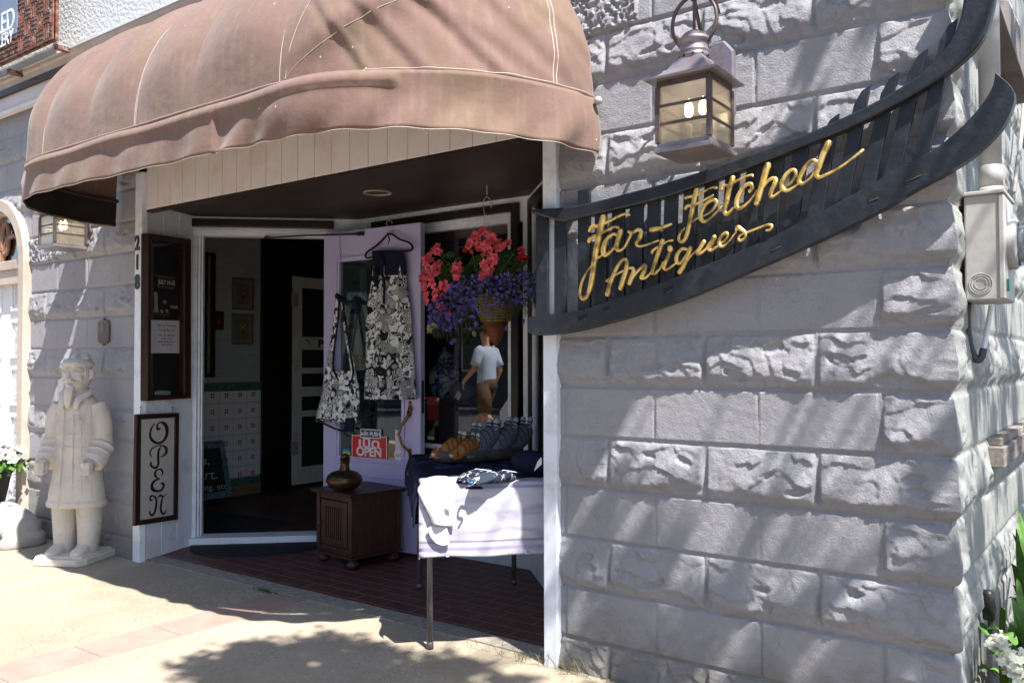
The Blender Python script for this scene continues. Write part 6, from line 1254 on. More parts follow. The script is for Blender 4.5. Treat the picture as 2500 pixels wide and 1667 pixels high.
b = MB(); b.lathe([(.074, z1), (.10, z1+.05), (.118, z1+.095), (.122, z2+.02), (.112, z2+.02), (.09, z1+.05)], (bx_+.010, by_, 0), 32, cap=False)
for k in range(7): z = z1+.012+k*.017; r = .078+.043*min(1, (z-z1)/.10); b.tube([(bx_+.010+r*math.cos(a), by_+r*math.sin(a), z+.001*math.sin(a*9)) for a in np.linspace(0, 6.283, 40)], .0055, 5)
b.build('woven_bowl', mt['wicker'], T, smooth=True)
b = MB()
for k in range(13):
    a0 = k*2*math.pi/13
    for s_ in (-1, 1): b.tube([(bx_+.01+(.080+.045*q)*math.cos(a0+s_*.24*q), by_+(.080+.045*q)*math.sin(a0+s_*.24*q), z1+.005+q*.10) for q in np.linspace(0, 1, 8)], .0018, 5)
b.build('cane_binding', M('yellow_cane', (.30, .24, .06), .5), T)
hk = at(1189, 453, z=2.25); top = (float(hk[0]), float(hk[1]), 2.10)
b = MB(); b.tube([(top[0], top[1], 2.25), (top[0], top[1], 2.195)], .004, 6); b.tube(crom([(top[0]-.02, top[1], 2.10), (top[0]-.03, top[1], 2.15), (top[0]-.005, top[1], 2.185), (top[0]+.025, top[1], 2.165), (top[0]+.035, top[1], 2.13), (top[0]+.028, top[1], 2.125), (top[0]+.018, top[1], 2.15)], 5), .0022, 6); b.build('ceiling_hook', mt['grey_metal'], T)
b = MB()
for k in range(3): a = k*2.1+.4; b.tube([(top[0]-.02, top[1], 2.10), (bx_+.01+.11*math.cos(a), by_+.11*math.sin(a), z2+.02)], .0013, 5)
b.build('hanging_wire', mt['grey_metal'], T)
rr = random.Random(21); mt['lobleaf'] = M('fine_dark_foliage', (.030, .050, .018), .6, var=.5, bump=0); mt['bleaf'] = M('begonia_leaf', (.035, .085, .022), .5, var=.4, vs=15, bump=.2)
ux = [180, 450, 550, 750, 1000, 1150, 1250, 1500]; uy = [1000, 750, 660, 640, 650, 620, 560, 620]; lx = [180, 450, 600, 700, 900, 1100, 1300, 1530]; ly = [1230, 1310, 1180, 1120, 1000, 1010, 1020, 880]
def lobpt(r, ext=0):
    x = r.uniform(175, 1535); a, c = np.interp(x, ux, uy), np.interp(x, lx, ly)+ext; return x, a+(c-a)*r.random()
b = MB()
for _ in range(1300):
    x, y = lobpt(rr, 90); dep = rr.gauss(.03, .07); p = Vector(bpt(x, y, dep)); q = p+Vector((rr.gauss(0, .010), rr.gauss(0, .010), -rr.uniform(.015, .05))); b.tube([p, (p+q)/2+Vector((rr.gauss(0, .004),)*3), q], [.0012, .001, .0006], 3, cap=False)
leafcloud(b, 1500, lambda r: bpt(*lobpt(r, 40), r.gauss(.02, .07)), .013, rr); o = b.build('trailing_foliage', mt['lobleaf'], T); o['kind'] = 'stuff'
b = MB()
for _ in range(950):
    x, y = lobpt(rr, 20); dep = rr.gauss(.06, .06); 
    if x > 1100 and rr.random() < .4: continue
    p = bpt(x, y, dep); bloom(b, p, rr.uniform(.0075, .0105), rr, 5, (.3, -1, .3), .2)
for x, y in ((450, 1450), (470, 1440), (690, 1160), (720, 1150), (680, 1300), (740, 1240), (1100, 1280), (1320, 1200), (1470, 1020), (1500, 1050), (870, 1090), (900, 1120), (1000, 980), (990, 1010), (720, 1010)):
    for _ in range(4): bloom(b, bpt(x+rr.gauss(0, 14), y+rr.gauss(0, 14), .13), .008, rr, 5, (.3, -1, .3), .2)
o = b.build('lobelia_flowers', M('violet_blue_petal', (.115, .085, .42), .55, var=.3, vs=60, bump=0), T); o['kind'] = 'stuff'
b = MB(); b.tube([bpt(*p, .05) for p in crom([(600, 1150), (660, 1230), (670, 1330), (600, 1440), (560, 1500), (540, 1440), (480, 1400), (440, 1440)], 6)], .0016, 4); b.tube([bpt(*p, .05) for p in crom([(240, 1280), (330, 1290), (420, 1240), (520, 1180)], 6)], .0018, 4); b.build('trailing_stem', mt['lobleaf'], T)
b = MB()
def lobed(b, c, r, n, up, k=5, notch=.62):
    n = Vector(n).normalized(); u = n.orthogonal().normalized(); v = n.cross(u); c = Vector(c); P = []
    for i in range(k*2): a = math.pi*i/k+up; q = r*(1 if i % 2 == 0 else notch); P.append(c+(u*math.cos(a)+v*math.sin(a))*q+n*r*.12*(1 if i % 2 else -1))
    m = len(P); b.add([c+n*r*.05]+P, [(0, 1+i, 1+(i+1) % m) for i in range(m)])
for x, y, r in ((190, 1300, .028), (235, 1235, .020), (265, 1255, .018), (180, 1260, .018)): lobed(b, bpt(x, y, .10), r, (.2, -1, .2), .3+r*40, 5, .5)
b.build('ivy_leaf_spray', M('variegated_ivy', (.28, .33, .13), .5, var=.3, vs=60, bump=0), T)
for i, (x, y, r, dp) in enumerate([(390, 410, .036, .04), (440, 400, .026, .05), (350, 460, .032, .02), (1060, 420, .05, .0), (1150, 400, .05, -.02), (1180, 480, .055, -.02), (1100, 520, .055, -.01), (1220, 560, .05, -.02), (1020, 580, .05, 0), (380, 560, .05, 0), (430, 640, .045, 0), (350, 660, .045, .01), (740, 470, .045, -.02), (680, 560, .05, -.02), (760, 600, .04, 0), (600, 640, .04, 0), (980, 400, .028, .05), (540, 450, .022, .02), (1290, 480, .035, -.04), (1000, 660, .05, -.01)]):
    b = MB(); lobed(b, bpt(x, y, dp), r, (rr.gauss(.2, .3), -1, rr.gauss(.5, .3)), i*.7, 6, .86); b.build('begonia_leaf', mt['bleaf'], T)
b = MB()
for x, y in ((860, 330), (300, 400), (520, 560), (1200, 380), (700, 330), (150, 600)): b.tube(crom([(bx_+rr.gauss(0, .04), by_+rr.gauss(0, .03), z2), bpt((x+850)/2, (y+900)/2, .02), bpt(x, y, .04)], 5), .004, 5)
for _ in range(24): x, y = rr.uniform(250, 1250), rr.uniform(420, 700); b.tube([(bx_+rr.gauss(0, .05), by_+rr.gauss(0, .05), z2+.0), bpt(x, y, 0)], .0028, 4)
b.build('stems', mt['bleaf'], T)
redp = [M('coral_red_petal', (.86, .16, .21), .5, var=.18, vs=40, bump=0), M('deep_red_petal', (.60, .04, .055), .5, var=.2, vs=40, bump=0)]
BG = [(750, 170, 1.1), (830, 110, 1), (872, 150, .8), (680, 250, .9), (660, 295, .8), (780, 270, 1.1), (780, 332, .8), (868, 290, 1.3), (960, 190, 1), (990, 252, 1.15), (1010, 315, 1), (1090, 302, 1), (1130, 260, .8), (862, 400, 1.1), (952, 470, 1.5), (930, 350, 1), (850, 522, 1.2), (892, 610, 1.35), (822, 672, .9), (520, 590, 1.4), (500, 520, .8), (560, 520, .8), (515, 662, .9), (700, 360, .7), (615, 352, .6), (280, 310, .9), (290, 365, 1), (200, 400, .8), (138, 452, .9), (200, 465, .9), (150, 512, .8), (290, 522, 1.2), (240, 560, .9), (272, 592, 1), (212, 642, 1.5), (160, 600, 1), (100, 660, .9), (150, 712, 1.1), (222, 742, 1.1), (130, 792, .9), (370, 772, 1.5), (320, 802, 1), (262, 862, 1.1), (352, 892, .8), (160, 882, .9), (270, 930, 1), (160, 962, .8), (402, 812, .9), (302, 1012, .8), (350, 1032, .7), (430, 1112, .6), (1290, 352, .9), (1280, 442, .7), (1342, 447, .7), (1422, 832, .7), (1300, 400, .6), (905, 240, 1), (845, 620, 1.1), (100, 705, .7), (240, 350, .7)]
for i, (x, y, s_) in enumerate(BG):
    b = MB(); c = Vector(bpt(x, y, rr.uniform(.05, .11) if x < 1200 else -.02)); r = .0305*s_; st = rr.getstate(); up = (rr.gauss(.15, .3), -1, rr.gauss(.35, .3))
    for k, (q, cup, n_) in enumerate(((1.0, .12, 5), (.78, .35, 5), (.52, .7, 4), (.28, 1.1, 3))): bloom(b, c+Vector(up)*(-.002*k)*0+Vector((0, -.0025*k, .0)), r*q, rr, n_, up, cup)
    b.build('begonia_bloom', redp[1 if (x > 1200 or s_ < .75) else 0], T, smooth='open')
stay(T)
# ------------------------------------------------------------------ shop window stock
def vase_mat():
    m, t, b = nodes('blue_white_porcelain'); tc = N(t, 'TexCoord'); n = N(t, 'TexNoise', i_Scale=14.0, i_Detail=6.0, i_Roughness=.65, i_Distortion=1.5); t.links.new(tc.outputs['Object'], n.inputs['Vector'])
    c = ramp(t, n.outputs[0], [(.46, (.42, .47, .48)), (.52, (.03, .05, .20)), (.6, (.02, .03, .14))]); t.links.new(c, b.inputs['Base Color']); b.inputs['Roughness'].default_value = .12; return m
VY = 4.62; p = at(1085, 975, y=VY); T = thing('porcelain_jar', 'blue and white lidded porcelain jar standing behind the window glass', 'jar', (float(p[0]), VY, float(p[2]))); k = 2080/(float(np.dot(p-CAM, _F))); R_ = 40/k
b = MB(); b.lathe([(R_*.55, 0), (R_*.62, .01), (R_*.8, R_*.5), (R_, R_*1.2), (R_*.98, R_*1.6), (R_*.75, R_*2.0), (R_*.52, R_*2.15), (R_*.55, R_*2.3)], n=36); b.build('jar_body', vase_mat(), T, smooth=True)
b = MB(); b.lathe([(R_*.72, R_*2.3), (R_*.72, R_*2.36), (R_*.55, R_*2.42), (R_*.5, R_*2.7), (R_*.3, R_*2.95), (R_*.1, R_*3.0), (R_*.12, R_*3.15), (.0, R_*3.2)], n=30); b.build('jar_lid', bpy.data.materials['blue_white_porcelain'], T, smooth=True)
zp = float(p[2]); T = thing('pedestal', 'dark red-brown wooden stand under the jar in the shop window', 'stand', (float(p[0]), VY, 0)); b = MB(); b.box((float(p[0])-.17, VY-.15, 0), (float(p[0])+.36, VY+.2, zp-.03)); b.box((float(p[0])-.20, VY-.18, zp-.03), (float(p[0])+.39, VY+.22, zp)); b.build('stand_body', mt['redwood'], T, bevel=.006); stay(T)
b = MB(); xx = float(p[0]); 
p = at(1128, 985, y=4.5); T = thing('grey_pot', 'rounded grey stoneware pot with a paper tag beside the porcelain jar', 'pot', (float(p[0]), 4.5, zp)); b = MB(); b.lathe([(.04, 0), (.075, .03), (.088, .07), (.08, .10), (.05, .12), (.055, .13)], n=28); b.build('pot_body', M('grey_stoneware', (.10, .12, .13), .5), T, smooth=True)
b = MB(); b.box((.0, -.10, .035), (.045, -.097, .085), Matrix.Rotation(.5, 4, 'Y')); b.build('paper_tag', mt['paper'], T)
p, q = at(1067, 588, y=4.9), at(1156, 554, y=4.9); b = MB(); b.box((float(p[0])-.4, 4.9, float(p[2])), (float(q[0])+.3, 5.0, float(q[2]))); o = b.build('ceiling_beam', M('lit_brown_beam', (.20, .09, .04), .6, var=.3), bevel=.004); tag(o, 'brown wooden beam across the shop interior behind the window top', 'beam')
# blue clothes hanging in the right diagonal window
for k, (x0_, x1_, y0_, y1_, nm, lab, m) in enumerate(((1302, 1322, 838, 1040, 'hanging_jacket', 'dark navy garment hanging in the narrow window beside the right post', mt['navycloth']), (1297, 1312, 930, 1035, 'denim_cloth', 'blue denim and white print cloth hanging below the navy garment', M('denim', (.04, .10, .30), .8, var=.6, vs=30)))):
    P0_, P1_ = seg(0, .10+.05*(k == 0), 0)[:2], seg(1, .10+.05*(k == 0), 0)[:2]; T = thing(nm, lab, 'garment', tuple(atl(x0_, y1_, P0_, P1_)))
    b = MB(); b.grid(lambda u, v: tuple(atl(x0_+(x1_-x0_)*u+2*math.sin(v*6), y0_+(y1_-y0_)*v, P0_, P1_)+np.array([.012*math.sin(u*14+v*2), .0, 0])), 16, 20); b.build('cloth', m, T, smooth='open', solid=.003); stay(T)

# ------------------------------------------------------------------ side wall: meter, pipes, beam
T = thing('electric_meter', 'grey painted electric meter box with glass dome on the side wall', 'electric meter', (-.42, 3.2, 1.45)); xw = CX+.01
p0, p1 = at(2356, 735, y=3.17), at(2447, 470, y=3.17); xb0, xb1 = float(p0[0]), float(p1[0]); z0, z1 = float(p0[2]), float(at(2400, 475, y=3.17)[2])
b = MB(); b.box((xb0, 3.17, z0), (xb1, 3.43, z1)); b.build('box', mt['grey_metal'], T, bevel=.006); b = MB(); b.box((xb0-.006, 3.162, z1-.001), (xb1+.008, 3.44, z1+.012)); b.box((xb1-.012, 3.165, z0+.004), (xb1+.004, 3.435, z1-.004)); b.build('cover', mt['grey_metal'], T, bevel=.003)
b = MB(); Mx = Matrix.Rotation(math.pi/2, 4, 'Y'); cz = z0+(z1-z0)*.55
b.lathe([(.083, 0), (.085, .02), (.075, .03), (.075, .022)], n=30, cap=False); 
for i in range(len(b.v)): x, y, z = b.v[i]; b.v[i] = (xb1+.004+z, 3.30+x, cz+y)
b.build('dial_ring', mt['grey_metal'], T, smooth=True); b = MB(); b.lathe([(.073, 0), (.073, .06), (.06, .075), (0, .08)], n=28)
for i in range(len(b.v)): x, y, z = b.v[i]; b.v[i] = (xb1+.02+z, 3.30+x, cz+y)
b.build('glass_dome', glass('dome_glass', .2, (.7, .75, .8)), T, smooth=True)
b = MB(); b.lathe([(.060, 0), (.060, .05), (0, .05)], n=24)
for i in range(len(b.v)): x, y, z = b.v[i]; b.v[i] = (xb1+.015+z, 3.30+x, cz+y)
b.build('dial', M('dial_grey', (.4, .42, .45), .4), T); b = MB()
for r in (.018, .027, .034): b.tube([(xb0+(xb1-xb0)*.42+r*math.cos(a), 3.1685, z0+.055+r*math.sin(a)) for a in np.linspace(0, 6.283, 28)], .0014, 5)
b.build('knockout', mt['grey_metal'], T); b = MB(); b.box((xb1+.004, 3.21, z0+.03), (xb1+.012, 3.225, z0+.07)); b.build('green_seal', M('green_seal', (.02, .2, .12), .4), T); stay(T)
pc = at(2417, 300, y=3.30); T = thing('conduit_pipe', 'thick grey painted conduit running down into the meter box', 'pipe', (float(pc[0]), 3.3, z1)); xc = float(pc[0]); b = MB(); b.tube([(xc, 3.30, z1+.012), (xc, 3.30, 3.2)], .0335, 20); b.lathe([(.037, 0), (.037, .07), (.034, .072)], (xc, 3.3, z1+.045), 20); b.lathe([(.036, 0), (.036, .010)], (xc, 3.3, z1+.09), 20); b.lathe([(.040, 0), (.040, .030)], (xc, 3.3, z1+.012), 20)
b.build('pipe', mt['grey_metal'], T, smooth=True); b = MB(); b.lathe([(.035, 0), (.035, .014)], (xc, 3.3, z1+.040), 20); b.build('rusty_joint', mt['rust'], T); stay(T)
T = thing('thin_conduit', 'thin pale pipe slanting down the side wall right of the meter', 'pipe', (-.40, 3.6, 1.8)); b = MB(); xs_ = CX+.05; b.tube([at(2475, 470, x=xs_), at(2490, 360, x=xs_), at(2500, 260, x=xs_), at(2512, 100, x=xs_)], .009, 10); q = at(2487, 380, x=xs_); b.tube([q, q+np.array([0, 0, -.02])], .012, 10); b.build('pipe', mt['grey_metal'], T, smooth=True); stay(T)
T = thing('bent_conduit', 'short dark U-bent conduit hanging below the meter box', 'pipe', (-.42, 3.3, 1.2)); b = MB(); b.tube([at(*p, y=3.3) for p in crom([(2362, 738), (2362, 800), (2370, 850), (2384, 878), (2396, 872), (2402, 850)], 5)], .012, 10); b.build('pipe', M('dark_conduit', (.07, .065, .065), .5), T, smooth=True); b = MB(); b.tube([at(2402, 852, y=3.3), at(2420, 745, y=3.32)], .008, 8); b.build('pale_cable', mt['white'], T); stay(T)
T = thing('wooden_ledger', 'weathered grey timber beam end fixed low on the side wall', 'timber', (-.4, 3.7, 1.0)); p = at(2449, 1142, x=CX+.06); yb = float(p[1]); za, zb_ = float(p[2]), float(at(2449, 1092, x=CX+.06)[2]); b = MB(); b.box((CX+.0, yb, za), (CX+.065, yb+2.2, zb_)); b.box((CX-.0, yb+.05, zb_+.001), (CX+.05, yb+2.2, zb_+.03)); b.build('timber', M('grey_timber', (.22, .19, .17), .85, var=.4, vs=6, stretch=(8, .5, 8), bump=.6, bs=50), T, bevel=.004); stay(T)
T = thing('eaves_board', 'grey weathered board high on the side wall at the top right edge', 'timber', (-.3, 3.9, 2.6)); b = MB(); P = [at(2436, 0, x=CX+.10), at(2462, 0, x=CX+.10), at(2520, 140, x=CX+.10), at(2520, 250, x=CX+.10)]; b.prism([tuple(q) for q in P], (-.09, 0, 0)); b.build('board', M('grey_board', (.17, .155, .15), .8, var=.3, bump=.4), T, bevel=.004); stay(T)
T = thing('drain_pipe', 'black plastic pipe with a rounded cap rising from the plants at the corner', 'pipe', (-.35, 3.4, 0)); b = MB(); b.tube([at(*p, y=3.45) for p in crom([(2413, 1450), (2420, 1490), (2424, 1540), (2432, 1580), (2446, 1605), (2452, 1660), (2452, 1760)], 5)], [.017]*6+[.014]*25, 10); q = at(2412, 1448, y=3.45); b.tube([q+np.array([0, 0, .012]), q, q+np.array([.003, 0, -.09])], [.014, .021, .021], 12); b.build('pipe', M('black_pipe', (.018, .018, .02), .4, dirt=(.1, .09, .08), ds=20), T, smooth=True); stay(T)
# ------------------------------------------------------------------ planting at the right
rr = random.Random(9)
def blade(b, root, tip, w_, bend):
    root, tip = Vector(root), Vector(tip); side_ = (tip-root).cross(Vector((0, 0, 1))); side_ = side_.normalized() if side_.length > 1e-5 else Vector((1, 0, 0)); vs = []; n = 8
    for i in range(n+1): t_ = i/n; c = root.lerp(tip, t_)+Vector((0, 0, bend*math.sin(math.pi*t_))); ww = w_*math.sin(math.pi*(.12+.86*t_))**.8; vs += [c-side_*ww, c+Vector((0, 0, -ww*.35)), c+side_*ww]
    b.add(vs, [(3*i+k, 3*i+k+1, 3*i+k+4, 3*i+k+3) for i in range(n) for k in range(2)])
for j, (cx_, cy_, n_, h_) in enumerate(((-.34, 3.62, 30, .52), (-.33, 3.36, 14, .28), (-.36, 4.05, 34, .72))):
    T = thing('daylily_clump', ('strap-leaved green clump nearest the side wall at the right edge', 'strap-leaved green clump in front at the right edge', 'taller strap-leaved clump behind, further along the side wall')[j], 'plant', (cx_, cy_, -.04), 0, 'leafy clumps beside the side wall')
    b = MB()
    for _ in range(n_): a = rr.uniform(0, 6.28); q = rr.uniform(.1, .34); blade(b, (rr.gauss(0, .04), rr.gauss(0, .04), 0), (max(-.06, q*math.cos(a)*.6+.03), q*math.sin(a), h_*rr.uniform(.45, 1)), rr.uniform(.010, .018), rr.uniform(.05, .16))
    b.build('leaves', mt['leaf'], T, smooth='open')
T = thing('hydrangea', 'leafy hydrangea with a lacy white flower head at the lower right corner', 'shrub', (-.24, 3.30, -.04)); b = MB()
for _ in range(70):
    a = rr.uniform(0, 6.28); q = rr.uniform(0, 1)**.5*.26; z = rr.uniform(.08, .42)-q*.3; c = (q*math.cos(a)+.03, q*math.sin(a)+.05, max(.03, z)); d = (math.cos(a)*.6, math.sin(a)*.6, .7)
    blade(b, c, (c[0]+d[0]*.09, c[1]+d[1]*.09, c[2]+.02), .026, .02)
b.build('leaves', mt['leaf'], T, smooth='open')
b = MB()
for _ in range(10): a = rr.uniform(0, 6.28); b.tube([(0, 0, 0), (.12*math.cos(a), .12*math.sin(a), .3)], .005, 5)
b.build('stems', mt['leafdark'], T)
for (px, py, s_) in ((2462, 1600, 1), (2492, 1640, .8), (2440, 1570, .5), (2478, 1625, .8)):
    c = at(px, py, y=3.22)-np.array([-.24, 3.30, -.04]); b = MB()
    for _ in range(34): bloom(b, (c[0]+rr.gauss(0, .019*s_), c[1]+rr.gauss(0, .03*s_), c[2]+rr.gauss(0, .014)), rr.choice((.006, .007, .017)), rr, 4, (0, -.6, .8), .1)
    b.build('flower_head', M('creamy_petal', (.70, .70, .55), .6, bump=0), T)
# weeds along the wall foot
T = thing('wall_weeds', 'thin dry grass tufts growing along the foot of the white post and wall', 'weeds', (-1.9, 2.9, 0)); b = MB()
for cx_, n_ in ((-1.87, 26), (-1.97, 18), (-1.78, 14), (-1.66, 12), (-2.08, 14), (-1.5, 8), (-2.2, 8), (-2.35, 6)):
    for _ in range(n_): x = cx_+rr.gauss(0, .025); y = 2.925-abs(rr.gauss(0, .02)); h = rr.uniform(.02, .09); blade(b, (x, y, 0), (x+rr.gauss(0, .035), y-abs(rr.gauss(0, .03)), h), .0012, .01)
b.build('grass_blades', M('dry_grass', (.17, .16, .07), .8, var=.4, vs=40, bump=0), T)['kind'] = 'stuff'; stay(T)
T = thing('pavement_moss', 'small green moss tuft in the joint of the concrete strip', 'moss', tuple(at(650, 1446, z=0))); q = at(650, 1446, z=0); b = MB(); leafcloud(b, 160, lambda r: (q[0]+r.gauss(0, .05), q[1]+r.gauss(0, .008), .006+abs(r.gauss(0, .005))), .008, rr); b.build('moss', mt['leafdark'], T)['kind'] = 'stuff'; stay(T)

# ------------------------------------------------------------------ street tree whose shade falls on wall and pavement (outside the frame)
T = thing('street_tree', 'leafy tree above the corner whose dappled shade falls on the block wall', 'tree', (3.1, 1.25, -.04)); rr = random.Random(33)
bark = M('grey_bark', (.11, .09, .075), .9, var=.4, vs=8, bump=1, bs=25, bd=.02, stretch=(4, 4, 1))
targets = []
def shade(P, zlo, zhi, r, n): 
    z = rr.uniform(zlo, zhi); t_ = (z-P[2])/SUN.z; targets.append((Vector(P)+SUN*t_, r, n))
for x, z, r in [(-1.88, .80, .05), (-1.70, .28, .06), (-1.5, .42, .035), (-1.60, .0, .08), (-1.2, -.05, .07), (-.95, -.05, .08), (-.66, -.05, .08), (-.58, .42, .05), (-.98, .30, .035), (-.56, .85, .035), (-1.66, 1.08, .035), (-1.30, .25, .05), (-1.0, 1.95, .02), (-.84, 2.4, .02), (-.6, 2.55, .03), (-1.88, 1.3, .05), (-.8, .12, .05), (-1.84, .42, .05)]: shade((x, 2.96, z), 4.3, 5.4, r, int(40+r*1600))
for x, y, r in [(-2.9, 2.55, .13), (-2.6, 2.35, .18), (-2.35, 2.62, .13), (-2.1, 2.35, .15), (-1.95, 2.62, .10), (-2.75, 2.15, .16), (-1.7, 2.25, .15), (-2.4, 2.1, .2), (-2.0, 2.0, .2), (-1.5, 2.0, .15), (-3.15, 2.35, .07), (-2.25, 2.72, .07), (-1.2, 2.0, .15), (-2.6, 1.85, .2), (-2.45, 2.4, .1), (-2.95, 2.3, .15), (-2.2, 2.2, .15), (-2.65, 2.6, .1), (-2.8, 2.0, .15), (-1.85, 2.4, .1), (-3.1, 2.1, .1), (-2.3, 1.9, .15)]: shade((x, y, 0), 4.6, 5.8, r, int(160+r*2200))
for y, z in [(3.5, .6), (3.6, 1.3), (3.9, .3), (4.0, 1.6), (4.2, .9), (4.5, 1.9), (4.8, .5), (3.9, 2.2), (5.3, 1.2), (4.0, 2.6), (3.7, .1), (3.9, .9), (3.3, .5), (3.4, 1.2), (3.35, 2.0), (3.2, .1), (3.6, 1.9), (4.3, 1.3), (4.6, 1.1), (5.0, 2.0)]: shade((CX, y, z), 4.5, 6.0, .10, 180)
for _ in range(46): targets.append((Vector((rr.uniform(1.9, 4.6), rr.choice((rr.uniform(-.6, .6), rr.uniform(3.7, 5.2))), rr.uniform(4.6, 7.2))), rr.uniform(.25, .5), 160))
b = MB(); b2 = MB(); root = Vector((3.1, 1.25, -.1)); fork = Vector((2.95, 1.2, 3.6)); b2.tube(crom([root, (3.15, 1.2, 1.2), (3.0, 1.25, 2.4), fork], 5), [q[0] for q in crom([(.17,), (.14,), (.125,), (.11,)], 5)], 12)
hubs = [Vector(h) for h in ((1.5, 1.1, 5.0), (.8, .9, 5.3), (3.4, .9, 5.4), (3.2, 4.0, 5.4), (2.5, .6, 6.4), (1.9, .9, 5.8))]
for h in hubs: b2.tube(crom([fork, fork.lerp(h, .5)+Vector((0, 0, .25)), h], 5), [q[0] for q in crom([(.07,), (.05,), (.03,)], 5)], 8)
for c, r, n_ in targets:
    h = min(hubs, key=lambda q: (q-c).length); b2.tube([h, h.lerp(c, .55)+Vector((0, 0, .06)), c], [.014, .009, .004], 5)
    for _ in range(n_):
        p = c+Vector((rr.gauss(0, r*.62), rr.gauss(0, r*.62), rr.gauss(0, r*.5))); s_ = rr.uniform(.035, .07); d = Vector((rr.gauss(0, .6), rr.gauss(0, .6), 1)).normalized(); u = d.orthogonal().normalized(); u.rotate(Matrix.Rotation(rr.uniform(0, 6.28), 3, d)); v = d.cross(u)*.38; b.add([p, p+(u*.45+v)*s_, p+u*s_, p+(u*.45-v)*s_], [(0, 1, 2, 3)])
b.build('crown', mt['leafdark'], T); b2.build('trunk', bark, T, smooth=True); stay(T)

# ------------------------------------------------------------------ the street behind, seen in the glass
mir = lambda p, y: np.array([p[0], 2*y-p[1], p[2]])
def on_mirror(px, py, plane, dist): d = ray(px, py); d = d/np.dot(d, _F)*dist; P = CAM+d; return mir(P, plane)
def make_car(name, label, loc, rz, paintc):
    T = thing(name, label, 'car', loc, rz); paint = M('car_paint', paintc, .22, var=.02, bump=0, spec=.6); prof = [(-2.15, .32), (-2.2, .6), (-2.1, .86), (-1.9, .95), (-1.45, .98), (-.95, 1.38), (-.6, 1.46), (.45, 1.46), (.8, 1.40), (1.25, 1.0), (2.0, .86), (2.18, .62), (2.15, .32)]
    b = MB(); secs = []
    for y, k in ((-.86, .0), (-.84, .6), (-.70, 1), (.70, 1), (.84, .6), (.86, .0)):
        secs.append([(x*(.985+.015*k), y*(1-.22*max(0, z-.95)/.5), z if z < .95 else z-(1-k)*.02*0) for x, z in prof])
    n = len(prof); b.add([p for s_ in secs for p in s_], [(i*n+k, i*n+k+1, (i+1)*n+k+1, (i+1)*n+k) for i in range(len(secs)-1) for k in range(n-1)]+[(i*n+n-1, i*n, (i+1)*n, (i+1)*n+n-1) for i in range(len(secs)-1)]+[tuple(range(n)), tuple(reversed(range((len(secs)-1)*n, len(secs)*n)))]); b.build('body', paint, T, bevel=.03)
    gl = M('car_glass', (.02, .025, .03), .08, bump=0)
    for y in (-1, 1):
        for xa in ([(-1.25, 1.02), (-.86, 1.36), (-.2, 1.40), (-.2, 1.02)], [(-.12, 1.02), (-.12, 1.40), (.62, 1.38), (1.05, 1.02)]): b = MB(); b.prism([(x, y*(.862*(1-.22*max(0, z-.95)/.5)), z) for x, z in xa], (0, y*.006, 0)); b.build('side_window', gl, T)
        for x in (-1.38, 1.38):
            b = MB(); b.tube([(x, y*.68, .33), (x, y*.885, .33)], .33, 24); wh = b.build('wheel', M('tyre', (.015, .015, .016), .8), T); b = MB(); b.tube([(x, y*.886, .33), (x, y*.892, .33)], .21, 20); b.build('rim', mt['grey_metal'], wh)
        b = MB(); b.ball((2.12, y*.62, .68), (.06, .16, .08)); b.build('headlight', stk_w, T); b = MB(); b.ball((-2.12, y*.66, .74), (.06, .14, .09)); b.build('tail_light', red, T)
        b = MB(); b.box((-.02, y*.868, .78), (.12, y*.88, .80)); b.build('door_handle', mt['steel'], T)
    return T
P = on_mirror(940, 1010, 3.99, 13.5); make_car('parked_car', 'red car parked at the kerb, reflected in the lavender door glass', (-12.9, -3.4, -.19), math.radians(2), (.28, .010, .010))
P = on_mirror(1250, 930, 4.2, 15.5); make_car('parked_car', 'silver-white car parked at the kerb, reflected at the right of the shop window', (-6.15, -3.4, -.19), math.radians(180), (.62, .63, .65))
# person walking past behind the photographer
P = on_mirror(1188, 1000, 4.2, 12.2); T = thing('person', 'person in light blue shirt and brown shorts walking by, reflected in the window', 'person', (float(P[0]), float(P[1]), 0), math.radians(-90)); skin = M('skin', (.52, .27, .18), .5, var=.06, bump=.1)
# faces -y locally, turned so as to walk towards -x; mid-stride
me = bpy.data.meshes.new('body'); J = {'pel': (0, 0, .95, .115), 'wai': (0, .0, 1.08, .10), 'che': (0, .0, 1.30, .125), 'neb': (0, -.01, 1.44, .065), 'nec': (0, -.02, 1.50, .052), 'hea': (0, -.03, 1.60, .072), 'hd2': (0, -.03, 1.68, .070),
     'hl': (.09, 0, .92, .085), 'kl': (.10, -.16, .52, .055), 'al': (.10, -.30, .11, .036), 'fl': (.10, -.37, .06, .034), 'tl': (.11, -.50, .05, .028), 'hr': (-.09, 0, .92, .085), 'kr': (-.10, .06, .50, .055), 'ar': (-.10, .36, .20, .036), 'fr': (-.10, .40, .13, .034), 'tr': (-.11, .33, .04, .028),
     'sl': (.17, .0, 1.40, .055), 'el': (.22, .08, 1.12, .042), 'wl': (.21, -.04, .90, .028), 'pl': (.21, -.07, .83, .026), 'sr': (-.17, .0, 1.40, .055), 'er': (-.22, -.06, 1.13, .042), 'wr': (-.21, -.24, .98, .028), 'pr': (-.20, -.30, .93, .026)}
E_ = ['pel wai', 'wai che', 'che neb', 'neb nec', 'nec hea', 'hea hd2', 'pel hl', 'hl kl', 'kl al', 'al fl', 'fl tl', 'pel hr', 'hr kr', 'kr ar', 'ar fr', 'fr tr', 'che sl', 'sl el', 'el wl', 'wl pl', 'che sr', 'sr er', 'er wr', 'wr pr']
keys = list(J); vs_ = [J[k][:3] for k in keys]; ed = [tuple(keys.index(q) for q in e.split()) for e in E_]; rad = [J[k][3] for k in keys]
